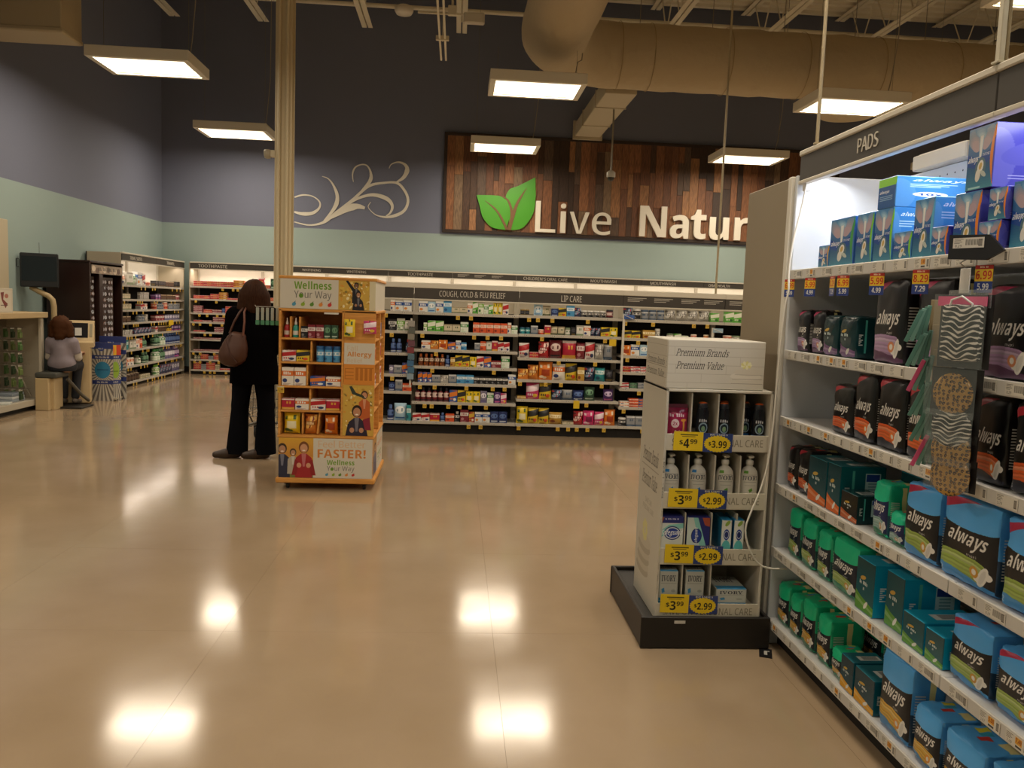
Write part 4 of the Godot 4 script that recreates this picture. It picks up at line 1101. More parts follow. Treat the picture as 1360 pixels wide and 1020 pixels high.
# kind, art, z of left and right edges, foot height, height, depth, set back from the shelf edge, label
func pads_goods() -> Array:
	var y := PY
	return [
		# top shelf: boxes
		["box", "blue_yellow", -3.335, -3.244, y[0], 0.095, 0.09, 0.01, "small blue pad box at the far left end of the top shelf"],
		["box", "blue_yellow", -3.325, -3.215, y[0], 0.19, 0.12, 0.115, "blue pad box with yellow sliver, behind the small one"],
		["box", "blue_green", -3.237, -3.040, y[0], 0.19, 0.13, 0.01, "wide blue pad box with two winged pads, green edge"],
		["box", "blue_lime", -3.020, -2.900, y[0], 0.19, 0.14, 0.01, "blue pad box with lime sliver, left one of a pair"],
		["box", "blue_lime", -2.888, -2.762, y[0], 0.19, 0.14, 0.01, "blue pad box with lime sliver, under the green-topped box"],
		["box", "lime_cap", -2.880, -2.762, y[0] + 0.1905, 0.105, 0.33, 0.01, "lime-topped light blue pad box lying on top of blue boxes"],
		["box", "blue_lime", -2.750, -2.640, y[0], 0.10, 0.1, 0.01, "small blue pad box left of the dark teal box"],
		["box", "teal_box", -2.632, -2.520, y[0], 0.195, 0.16, 0.01, "dark teal pad box with pale blue sliver and side"],
		["box", "blue_orange", -2.508, -2.425, y[0], 0.095, 0.08, 0.0, "small blue pad box before the light blue side panel"],
		["box", "blue_orange", -2.414, -2.290, y[0], 0.185, 0.16, 0.01, "large blue pad box with orange sliver, carrying the topmost box"],
		["box", "blue_orange", -2.372, -2.250, y[0] + 0.1855, 0.180, 0.30, 0.01, "topmost big pad box with purple side and orange sliver"],
		["box", "blue_orange", -2.275, -2.180, y[0], 0.088, 0.1, 0.0, "small blue pad box with orange edge beside the black holder"],
		["box", "blue_orange", -2.168, -2.050, y[0], 0.188, 0.16, 0.02, "blue pad box at the right edge of the top shelf"],
		["box", "blue_orange", -2.247, -2.172, y[0] + 0.0885, 0.09, 0.09, 0.005, "blue pad box perched on the small orange-edged one"],
		["box", "blue_lime", -2.888, -2.762, y[0], 0.19, 0.14, 0.16, "blue pad box hidden behind, holding up the green-topped box"],
		["box", "blue_orange", -2.414, -2.290, y[0], 0.185, 0.13, 0.18, "blue pad box hidden behind, under the topmost big box"],
		# second shelf
		["pack", "night_lilac", -3.515, -3.400, y[1], 0.185, 0.10, 0.01, "black-and-lilac pad pack at far left of the second shelf"],
		["pack", "night_lilac", -3.392, -3.275, y[1], 0.185, 0.10, 0.02, "black-and-lilac pad pack second from the left post"],
		["pack", "slim_lilac", -3.262, -3.130, y[1], 0.165, 0.16, 0.01, "dark teal pack turned sideways, left of two with colour tabs"],
		["pack", "slim_lilac", -3.115, -2.985, y[1], 0.165, 0.16, 0.01, "dark teal pack turned sideways, right of two with colour tabs"],
		["pack", "night_lilac", -2.860, -2.650, y[1], 0.295, 0.13, 0.01, "big black-and-lilac pad pack left of the hanging strip"],
		["pack", "night_lilac", -2.625, -2.430, y[1], 0.290, 0.13, 0.03, "big black-and-lilac pad pack half behind the hanging strip"],
		["pack", "night_lilac", -2.250, -2.030, y[1], 0.265, 0.13, 0.01, "big black-and-lilac pad pack right of the zebra pouches"],
		["pack", "blue_maxi", -2.405, -2.262, y[1], 0.265, 0.1, 0.22, "blue pack deep on the second shelf behind the strip"],
		# third shelf
		["pack", "night_orange", -3.132, -2.965, y[2], 0.195, 0.11, 0.01, "short black-and-orange pad pack, leftmost on the third shelf"],
		["pack", "night_orange", -2.955, -2.800, y[2], 0.250, 0.12, 0.01, "tall black-and-orange pad pack next to the short one"],
		["pack", "night_orange", -2.790, -2.605, y[2], 0.255, 0.12, 0.01, "tall black-and-orange pad pack in the middle of the third shelf"],
		["pack", "night_orange", -2.597, -2.420, y[2], 0.250, 0.12, 0.01, "tall black-and-orange pad pack left of the nail-file cards"],
		["pack", "night_orange", -2.245, -2.095, y[2], 0.250, 0.13, 0.01, "black-and-orange pad pack right of the leopard pouches"],
		["pack", "night_orange", -2.080, -1.900, y[2], 0.250, 0.13, 0.01, "black-and-orange pad pack cut by the photo's right edge"],
		# fourth shelf
		["pack", "night_orange", -3.520, -3.420, y[3], 0.190, 0.15, 0.01, "black-and-orange pack beside the white cord, fourth shelf"],
		["pack", "night_orange", -3.412, -3.290, y[3], 0.195, 0.16, 0.01, "black-and-orange pack next to the teal carton, fourth shelf"],
		["box", "slim_orange", -3.270, -3.110, y[3], 0.185, 0.14, 0.005, "teal carton with orange wave, left of two on the fourth shelf"],
		["box", "slim_orange", -3.098, -2.992, y[3], 0.190, 0.18, 0.005, "teal carton with orange wave and white side label"],
		["box", "slim_dark", -2.985, -2.860, y[3], 0.105, 0.10, 0.01, "small dark carton in front of the teal orange cartons"],
		["pack", "green_maxi", -2.770, -2.662, y[3], 0.195, 0.12, 0.01, "tall green-topped pad pack left of the light blue ones"],
		["pack", "green_maxi", -2.655, -2.555, y[3], 0.115, 0.08, 0.01, "small green pad pack in front of the tall green one"],
		["pack", "sky_green", -2.548, -2.350, y[3], 0.240, 0.15, 0.0, "light blue pad pack with green pads, left of three large"],
		["pack", "sky_green", -2.340, -2.075, y[3], 0.255, 0.17, 0.0, "widest light blue pad pack with red ribbon and green pads"],
		["pack", "sky_green", -2.060, -1.860, y[3], 0.250, 0.16, 0.0, "light blue pad pack cut by the photo's right edge"],
		# fifth shelf
		["pack", "green_pale", -3.465, -3.340, y[4], 0.210, 0.14, 0.01, "green pad pack nearest the left post, fifth shelf"],
		["pack", "green_pale", -3.325, -3.190, y[4], 0.200, 0.14, 0.01, "second green pad pack from the post, fifth shelf"],
		["pack", "green_pale", -3.175, -3.055, y[4], 0.195, 0.14, 0.01, "third green pad pack from the post, fifth shelf"],
		["pack", "green_pale", -3.040, -2.830, y[4], 0.205, 0.15, 0.01, "fourth green pack, biggest, left of the teal cartons"],
		["box", "slim_teal", -2.815, -2.690, y[4], 0.190, 0.22, 0.005, "bright teal carton with pale side label, fifth shelf"],
		["box", "slim_teal", -2.655, -2.545, y[4], 0.190, 0.2, 0.03, "bright teal carton to the right of the first"],
		["box", "slim_teal", -2.505, -2.385, y[4], 0.105, 0.2, 0.01, "low teal carton in front of dark teal ones, left"],
		["box", "slim_teal", -2.375, -2.280, y[4], 0.100, 0.2, 0.01, "low teal carton left of the blue pack, fifth shelf"],
		["pack", "sky_green", -2.268, -2.075, y[4], 0.195, 0.2, 0.01, "light blue pad pack left of another on the fifth shelf"],
		["pack", "sky_green", -2.060, -1.870, y[4], 0.185, 0.2, 0.01, "light blue pad pack at the right edge, fifth shelf"],
		# lowest shelf
		["pack", "green_gold", -3.530, -3.405, y[5], 0.185, 0.14, 0.01, "green pack with yellow pads at the lowest shelf's far end"],
		["pack", "green_gold", -3.395, -3.285, y[5], 0.180, 0.14, 0.01, "second green pack with yellow pads, lowest shelf"],
		["pack", "green_gold", -3.272, -3.140, y[5], 0.205, 0.14, 0.01, "third green pack with yellow pads, lowest shelf"],
		["pack", "green_gold", -3.125, -3.005, y[5], 0.195, 0.16, 0.01, "fourth green pack with yellow pads, pale side strip showing"],
		["pack", "green_gold", -2.990, -2.890, y[5], 0.115, 0.12, 0.01, "small green pack with yellow pads beside teal cartons"],
		["box", "slim_gold", -2.880, -2.785, y[5], 0.125, 0.13, 0.005, "left small teal carton with yellow wave, lowest shelf"],
		["box", "slim_gold", -2.772, -2.635, y[5], 0.125, 0.13, 0.005, "right small teal carton with yellow wave, lowest shelf"],
		["pack", "blue_gold", -2.612, -2.415, y[5], 0.270, 0.14, 0.0, "tallest light blue pack with yellow pads, lowest shelf"],
		["pack", "blue_gold", -2.400, -2.250, y[5], 0.185, 0.15, 0.0, "short blue pack with yellow pads, next to the tallest"],
		["pack", "blue_gold", -2.240, -2.050, y[5], 0.190, 0.15, 0.0, "short blue pack with yellow pads, second from the tallest"],
		["pack", "blue_gold", -2.035, -1.850, y[5], 0.200, 0.16, 0.0, "blue pack with yellow pads in the photo's lower right corner"],
		["pack", "green_gold", -3.12, -2.97, y[5], 0.19, 0.14, 0.20, "green pack in the second row behind the fourth one"],
		["pack", "blue_maxi", -2.30, -2.06, y[5], 0.22, 0.12, 0.21, "deep blue pack in the second row of the lowest shelf"],
		["pack", "green_pale", -3.45, -3.20, y[4], 0.18, 0.12, 0.20, "green pack behind the first two on the fifth shelf"],
		["box", "slim_teal", -2.48, -2.24, y[4], 0.19, 0.14, 0.25, "dark teal carton at the back behind the low cartons"],
		["box", "slim_teal", -2.88, -2.62, y[3], 0.20, 0.14, 0.18, "teal pack with white label behind the tall green one"]]

const PY := [1.695, 1.345, 1.05, 0.745, 0.455, 0.125]

func pads_run() -> void:
	pad_art("night_lilac", "12101a", "0b0a12", "b290ba", "5a2f55", "c22a63")
	pad_art("night_orange", "100f13", "0b0a0e", "e0602a", "1d2234", "c22a3f")
	pad_art("sky_green", "55b0fa", "0c0f18", "9bb552", "3f8fd0", "b8234f")
	pad_art("blue_gold", "58b2fa", "11131a", "e0ae38", "3f86c0")
	pad_art("blue_maxi", "2a5fc0", "142a6a", "9bb552", "2a5fc0")
	pad_art("green_maxi", "1cd0a0", "14245c", "94b8b4", "1d7a54")
	pad_art("green_pale", "18c894", "0d1c30", "9fb65a", "158060")
	pad_art("green_gold", "18c48c", "0c1522", "d9a52e", "14724f")
	box_art("blue_yellow", "e0a82c", "3f78b8"); box_art("blue_green", "3f9c4a", "2f63b0"); box_art("blue_lime", "7fd02c", "3f86c8"); box_art("blue_orange", "e8862a", "3a3a9c", false)
	box_art("lime_cap", "3f86c8", "3f86c8", true, "8fe03a"); box_art("teal_box", "5fb4d8", "4a9cd0")
	slim_art("slim_orange", "12505c", "d8682a", "0f6c7a"); slim_art("slim_dark", "1c1c22", "b85a2c", "123c42"); slim_art("slim_teal", "14606c", "5f9a3c", "10a4d0"); slim_art("slim_gold", "0f4a5c", "e0a026", "0f6478"); slim_art("slim_lilac", "0c3a42", "7a5a86", "0c3a42")
	art.slim_lilac = art.slim_lilac.duplicate()
	# two bays
	for k in 2:
		var at := Vector3(PX, 0, PZ + 0.01 + k * 1.31)
		var t := bay("pads_shelving", ["far white shelving bay of pads under the dark pads header", "near white shelving bay of pads, cut by the right edge"][k], at, -PI / 2, 1.31, PD, 2.11, PY, "cdd1d6", {"group": "pads bays", "pegs": true, "ends": 1 if k == 0 else 2, "end_color": "cdd1d6", "shelf": "d2d3d4", "channel": "c9c6c0", "lip": 0.042, "frame": "cfcabd", "labels": near_labels})
		header(t, 1.31, 2.085, 2.19, -0.02, [["PADS", 0.52, 0.15, 0.052]] if k == 0 else [], 0.022)
		strip(t, Vector3(0.65, 2.12, -0.062), 1.22, 0.75, Color(0.98, 0.985, 1.0))
	for d in pads_goods():
		var w: float = d[3] - d[2]
		var h: float = d[5]; var dep: float = d[6]
		var name_: String = "pad_box" if d[0] == "box" else "pad_pack"
		var key := "%s/%.2f/%.2f/%.2f" % [d[0], w, h, dep]
		var ms: ArrayMesh = shape(key, func():
			if d[0] == "box": return G.new().box(Vector3(0, h / 2, 0), Vector3(w, h, dep), 0.002, MAP).mesh()
			var g := G.new(); g.xf = Transform3D(Basis(), Vector3(0, h / 2, 0))
			return g.pack(Vector3(w - 0.006, h - 0.004, dep - 0.016), 0.020, 0.007, 0.008, int(w * 1000), MAP, 9).mesh())
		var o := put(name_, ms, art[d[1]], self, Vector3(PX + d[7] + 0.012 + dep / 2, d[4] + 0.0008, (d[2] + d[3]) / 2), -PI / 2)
		tag(o, d[8], "pad box" if d[0] == "box" else "pad pack", "boxed pads" if d[0] == "box" else "bagged pads")
	# sale tags hanging below the top shelf
	var tx := [-3.52, -3.31, -3.11, -3.02, -2.77, -2.50, -2.19]
	for i in tx.size():
		var o := put("sale_tag", shape("flag_tag", func(): return G.new().box(Vector3(0, -0.038, 0), Vector3(0.052, 0.076, 0.0015), 0.0).mesh()), art["flag%d" % (i % 3)], self, Vector3(PX - 0.016, PY[0] - 0.036, tx[i]), -PI / 2 + [0.5, 0.5, -0.1, 0.5, 0.6, 0.6, 0.4][i])
		tag(o, "yellow-over-blue price flag, %s from left below the top pads shelf" % ORD[i], "price tag", "price flags below the top shelf")
	# endcap whose taupe side closes the run
	var e := thing("endcap", "taupe-sided end display closing the far end of the pads run", "shelving", Vector3(PX, 0, -4.15))
	put("side_panel", G.new().box(Vector3(0.012, 1.055, 0.26), Vector3(0.024, 2.11, 0.52), 0.004), mat("8d8069", 0.6), e)
	put("side_panel", G.new().box(Vector3(0.99, 1.055, 0.26), Vector3(0.024, 2.11, 0.52), 0.004), mat("8d8069", 0.6), e)
	put("back_panel", G.new().box(Vector3(0.5, 1.055, 0.505), Vector3(0.95, 2.11, 0.02), 0.002), mat("8d8069", 0.6), e)
	for y in [0.14, 0.5, 0.9, 1.3, 1.7]: put("shelf", G.new().box(Vector3(0.5, y, 0.25), Vector3(0.95, 0.025, 0.48), 0.003), mat("c9c4b8", 0.5), e)
	put("post_cover", G.new().box(Vector3(0.005, 1.055, 0.545), Vector3(0.03, 2.11, 0.04), 0.004), mat("d5d0c4", 0.5), e)
	# odd box lying on the run's top
	var b := thing("white_carton", "white marbled carton lying on top of the pads shelving", "carton", Vector3(1.91, 2.112, -3.17))
	put("carton_body", G.new().box(Vector3(0, 0.03, 0), Vector3(0.09, 0.06, 0.36), 0.004), mat("b5b0a4", 0.5), b)
	put("carton_flap", G.new().box(Vector3(0.005, 0.062, 0), Vector3(0.08, 0.004, 0.3), 0.001), mat("c5c1b6", 0.5), b)
	clip_items()
	cord()

func near_labels(s: Node3D, a: float, e: float, y: float, lip: float, k: int) -> void:
	var x := a + 0.05
	while x < e - 0.08:
		var w := 0.085
		put("price_label", shape("near_label", func(): return G.new().box(Vector3(0, 0, 0), Vector3(0.085, 0.032, 0.0012), 0.0).mesh()), art["label%d" % [0, 2, 2, 3, 1, 3][rng.randi_range(0, 5)]], s, Vector3(x + w / 2, y - lip / 2 + 0.006, 0.0092))
		x += w + rng.randf_range(0.015, 0.07)

func clip_items() -> void:
	var x := PX - 0.05
	var s := thing("strip_hanger", "black shelf clip with a white label holding the hanging pouch strip", "clip", Vector3(x, 0, -2.18))
	put("clip_plate", G.new().prism(PackedVector2Array([Vector2(-0.075, 1.675), Vector2(0.03, 1.67), Vector2(0.075, 1.695), Vector2(0.035, 1.738), Vector2(-0.075, 1.742)]), -0.006, 0.006), mat("17161a", 0.4), s, Vector3.ZERO, -PI / 2 + 0.5)
	put("barcode_label", G.new().box(Vector3(-0.02, 1.718, 0.007), Vector3(0.085, 0.028, 0.001)), art.label2, s, Vector3.ZERO, -PI / 2 + 0.5)
	put("hook", G.new().tube([Vector3(0, 1.676, -0.04), Vector3(-0.012, 1.665, -0.05), Vector3(0.006, 1.65, -0.05), Vector3(0, 1.64, -0.045)], 0.0025, 6), mat("a9a9a9", 0.3, 1.0), s)
	put("hang_tab", G.new().box(Vector3(0, 1.615, -0.04), Vector3(0.003, 0.07, 0.045), 0.001), mat("d8d6d0", 0.3), s)
	put("strip_bar", G.new().box(Vector3(0.004, 1.31, -0.03), Vector3(0.003, 0.56, 0.03), 0.001), clear(0.35), s)
	put("header_film", G.new().box(Vector3(-0.002, 1.565, -0.01), Vector3(0.002, 0.05, 0.19), 0.0), clear(0.12), s)
	# zebra and leopard printed pouches in clear sleeves
	var items := [["zebra", 1.475, 0.15, 0.20, -0.018, "zebra-striped pouch in a clear sleeve, top of the strip"], ["leopard", 1.305, 0.15, 0.135, -0.012, "leopard-spotted round case, upper of three on the strip"], ["zebra", 1.21, 0.14, 0.09, -0.008, "zebra-striped case between two leopard ones"], ["leopard", 1.145, 0.135, 0.09, -0.004, "leopard-spotted round case, middle of three on the strip"], ["leopard", 1.075, 0.135, 0.09, 0.0, "leopard-spotted round case, lowest on the strip"]]
	for i in items.size():
		var d = items[i]
		var t := thing("sleeve_case", d[5], "case", Vector3(x - 0.022 + d[4], d[1], -2.165 + 0.012 * (1 if i == 0 else -1)), -PI / 2 + 0.42, "cases on the hanging strip")
		var g := G.new()
		if i == 0: g.pack(Vector3(0.115, 0.155, 0.022), 0.011, 0.004, 0.001, 3, [Rect2(0, 0, 1, 1), Rect2(0, 0, 0.2, 1), Rect2(0, 0, 1, 0.2)], 8)
		else:
			g.xf = Transform3D(Basis(Vector3.RIGHT, PI / 2), Vector3.ZERO)
			g.lathe([Vector2(0.001, -0.010), Vector2(0.05, -0.009), Vector2(0.058, -0.003), Vector2(0.058, 0.003), Vector2(0.05, 0.009), Vector2(0.001, 0.012)], 28)
			for q in g.v.size(): g.t[q] = Vector2(g.v[q].x / 0.12 + 0.5, 0.5 - g.v[q].y / 0.12)
		put("case", g, art[d[0]], t, Vector3(0.0, -0.004, 0.0))
		put("backing_card", G.new().box(Vector3(0, 0, -0.015), Vector3(d[2], d[3], 0.0015)), mat("1b191b", 0.35), t)
		put("clear_sleeve", G.new().box(Vector3(0, 0, 0.016), Vector3(d[2], d[3], 0.001)), clear(0.04), t)
		if i == 0:
			put("pink_band", G.new().box(Vector3(-0.005, 0.082, 0.0), Vector3(0.14, 0.026, 0.002)), mat("d63f78", 0.4), t)
			put("white_hook", G.new().tube([Vector3(-0.04, 0.05, 0.004), Vector3(-0.03, 0.085, 0.008), Vector3(0.0, 0.095, 0.01), Vector3(0.03, 0.075, 0.008), Vector3(0.02, 0.045, 0.004)], 0.003, 6), mat("e2e0da", 0.4), t)
	# fans of nail-file cards to the left
	for i in 6:
		var t := thing("nail_file_card", "tan card of teal and pink nail files, %s from the top" % ORD[i], "nail files", Vector3(x - 0.03 + i * 0.004, 1.50 - i * 0.072, -2.315 + i * 0.010), -PI / 2 + 1.0, "nail file cards on the hanging strip")
		put("card", G.new().box(Vector3(0.02, 0.0, 0), Vector3(0.05, 0.125, 0.003), 0.001), mat("9c8a66", 0.6), t)
		for k in 4:
			var f := put("file", shape("nail_file", func(): return G.new().box(Vector3(0, 0, 0), Vector3(0.012, 0.10, 0.003), 0.001).mesh()), mat(["5f8f80", "4f7d70", "6f9a8c", "c24a74" if i in [2, 5] and k == 3 else "4f7d70"][k], 0.5), t, Vector3(-0.012 - k * 0.011, -0.004 - k * 0.004, 0.006 + k * 0.004))
			f.rotation.z = -0.10 - 0.09 * k

func cord() -> void:
	var p := [[1.492, 2.06, -3.525], [1.485, 2.08, -3.5], [1.475, 1.99, -3.5], [1.445, 1.83, -3.5], [1.43, 1.70, -3.49], [1.422, 1.61, -3.46], [1.41, 1.55, -3.455], [1.40, 1.42, -3.45], [1.395, 1.30, -3.45], [1.393, 1.17, -3.45], [1.39, 1.05, -3.45], [1.38, 0.88, -3.45], [1.36, 0.77, -3.45], [1.33, 0.69, -3.44], [1.30, 0.62, -3.43], [1.288, 0.56, -3.43], [1.31, 0.48, -3.43], [1.36, 0.41, -3.44], [1.42, 0.385, -3.45], [1.50, 0.382, -3.46]]
	var c := Curve3D.new()
	for i in p.size():
		var a = p[maxi(i - 1, 0)]; var b = p[mini(i + 1, p.size() - 1)]
		var q := Vector3(b[0] - a[0], b[1] - a[1], b[2] - a[2]) / 6.0
		c.add_point(Vector3(p[i][0], p[i][1], p[i][2]), -q, q)
	var pts := []
	for k in 61: pts.append(c.sample_baked(c.get_baked_length() * k / 60.0, true))
	var t := thing("extension_cord", "white cord hanging from the pads header and looping past the white display", "cord")
	put("wire", G.new().tube(pts, 0.0045, 7), mat("d9d5ca", 0.45), t)
	put("switch_block", G.new().box(Vector3(1.495, 2.055, -3.515), Vector3(0.03, 0.035, 0.03), 0.004), mat("dfdcd4", 0.4), t)
	var f := thing("floor_label", "little black printed label on the floor before the black tray", "label", Vector3(1.42, 0.0005, -3.44))
	put("label_card", G.new().box(Vector3(0, 0.001, 0), Vector3(0.055, 0.0016, 0.10)), mat("111013", 0.5), f, Vector3.ZERO, -0.35)
	put("lettering", G.new().box(Vector3(0, 0.0022, 0), Vector3(0.014, 0.0006, 0.045)).box(Vector3(0.012, 0.0022, -0.02), Vector3(0.01, 0.0006, 0.008)), mat("b9b6ae", 0.6), f, Vector3.ZERO, -0.35)

# ---------------------------------------------------------------- small prints
func make_prints() -> void:
	build_atlas()
	var p := Print.new(48, 56, Color("d9b23a"))
	p.rect(0, 0, 48, 8, Color("c9c2b2")); p.words("2.99", 6, 18, 36, 20, Color("5a1a14"), bold); p.rect(8, 44, 32, 4, Color("6b5a22"))
	art.tag_small = printed(p, 0.5)
	p = Print.new(64, 28, Color("cbc6ba"))
	for k in 3: p.rect(6, 5 + k * 6, 30 - k * 5, 3, Color("5f5a52"))
	p.rect(46, 6, 10, 14, Color("3a3632"))
	art.label_small = printed(p, 0.5)
	for i in 4:
		p = Print.new(160, 60, Color("d3cec3"))
		for k in 4: p.rect(6, 6 + k * 8, 48 - (k * 13) % 20, 3, Color("6b665e"))
		p.words(["7.49", "3.67", "8.29", "5.79"][i], 12, 40, 34, 14, Color("3a3733"), sans)
		if i < 2:
			p.rect(70, 4, 46, 34, Color("dca02e")); p.words(["7.49", "5.00"][i], 73, 9, 40, 22, Color("8a2416"), bold); p.rect(72, 44, 42, 10, Color("3a3836"))
		elif i == 2:
			for k in 14: p.rect(66 + k * 5, 10, 2 if k % 3 else 3, 34, Color("2d2b29"))
		p.rect(132, 10, 20, 40, Color("4a4642"))
		for k in 5: p.rect(134 + k * 4, 14, 2, 32, Color("aaa49a"))
		art["label%d" % i] = printed(p, 0.45)
		if i == 3: break
		p = Print.new(96, 140, Color("e3bd2c"))
		p.rect(0, 0, 96, 20, Color("b3261e")); p.scrawl(26, 5, 44, 9, Color("eee3c4"))
		p.words(["6.99", "5.99", "8.29"][i], 6, 28, 84, 44, Color("c4281c"), bold)
		p.rect(0, 82, 96, 58, Color("2a3f86")); p.words(["5.99", "4.99", "7.29"][i], 18, 92, 60, 34, Color("e8e6e0"), bold)
		art["flag%d" % i] = printed(p, 0.4)
	p = Print.new(192, 192, Color("e4dfd6"))
	for k in 12:
		var a := []; var b := []
		for q in 25:
			var y := k * 18.0 - 12 + 5 * sin(q * 0.5 + k * 0.25) + 22 * (1.0 - absf(q - 12) / 12.0)
			var th := 6.0 + 2.0 * sin(q * 0.7 + k * 1.9)
			a.append(Vector2(q * 8, y - th)); b.append(Vector2(q * 8, y + th))
		b.reverse()
		p.poly(a + b, Color("14120f"))
	art.zebra = printed(p, 0.2)
	p = Print.new(192, 192, Color("b0863e"))
	var r := RandomNumberGenerator.new(); r.seed = 4
	for k in 90:
		var x := (k % 9) * 22 + r.randf_range(-3, 9); var y := (k / 9) * 20 + r.randf_range(-3, 6)
		p.ell(x, y, r.randf_range(7, 9.5), r.randf_range(5.5, 8), Color("1d130a"), r.randf() * 3)
		p.ell(x + 1, y + 0.8, 4.2, 3.4, Color("8a5a22"))
		p.ell(x + 7, y + 5, 3, 3, Color("c39a4c"))
	art.leopard = printed(p, 0.2)

# ---------------------------------------------------------------- the orange rolling stand
const FRUIT := ["4f97b8", "8fae2f", "5a8a2a", "dd8a3a", "c8352c"]

func wordmark(p: Print, x: float, y: float, k: float) -> void:
	p.words("Wellness", x, y, 176 * k, 36 * k, Color("6b9a1f"), bold)
	p.words("Your Way", x, y + 44 * k, 176 * k, 42 * k, Color("6f6c66"), sans)
	p.ell(x + 33 * k, y + 66 * k, 10 * k, 10 * k, Color("5f8f1c"))
	for i in 5:
		p.ell(x + (0 + i * 42) * k, y + 104 * k, 10 * k, 8 * k, Color(FRUIT[i]), -0.5)
		p.poly([[x + (i * 42) * k, y + 96 * k], [x + (8 + i * 42) * k, y + 88 * k], [x + (6 + i * 42) * k, y + 98 * k]], Color(FRUIT[i]).darkened(0.2))

func person_print(p: Print, x: float, y: float, k: float, coat: String, skin: String, hair: String, arms := 0) -> void:
	p.poly([[x - 26 * k, y + 110 * k], [x - 24 * k, y + 36 * k], [x - 8 * k, y + 22 * k], [x + 8 * k, y + 22 * k], [x + 24 * k, y + 36 * k], [x + 26 * k, y + 110 * k]], Color(coat))
	p.poly([[x - 7 * k, y + 22 * k], [x + 7 * k, y + 22 * k], [x + 3 * k, y + 64 * k], [x - 3 * k, y + 64 * k]], Color(coat).lightened(0.35))
	p.ell(x, y + 2 * k, 15 * k, 19 * k, Color(hair)); p.ell(x, y + 5 * k, 11 * k, 14 * k, Color(skin))
	p.ell(x, y + 12 * k, 5 * k, 2 * k, Color("f0e6dc"))
	if arms == 1: p.poly([[x - 22 * k, y + 40 * k], [x - 66 * k, y - 22 * k], [x - 56 * k, y - 30 * k], [x - 8 * k, y + 26 * k]], Color(coat).darkened(0.1))
	if arms == 2:
		for s in [-1, 1]:
			p.poly([[x + s * 26 * k, y + 40 * k], [x + s * 36 * k, y + 92 * k], [x + s * 22 * k, y + 92 * k], [x + s * 14 * k, y + 50 * k]], Color(coat).darkened(0.12))
			p.ell(x + s * 14 * k, y + 60 * k, 7 * k, 8 * k, Color(skin))

func autumn(p: Print, x: int, y: int, w: int, h: int, seed_: int) -> void:
	var r := RandomNumberGenerator.new(); r.seed = seed_
	p.rect(x, y, w, h, Color("cfa84a"))
	for k in 90:
		var q := Color(["d9b64a", "b98a2c", "e6cf85", "8a7a3a", "d99a3a", "efe3b8"][r.randi() % 6])
		p.ell(r.randf_range(x + 10, x + w - 10), r.randf_range(y + 8, y + h - 8), r.randf_range(4, 12), r.randf_range(3, 9), q, r.randf() * 3)

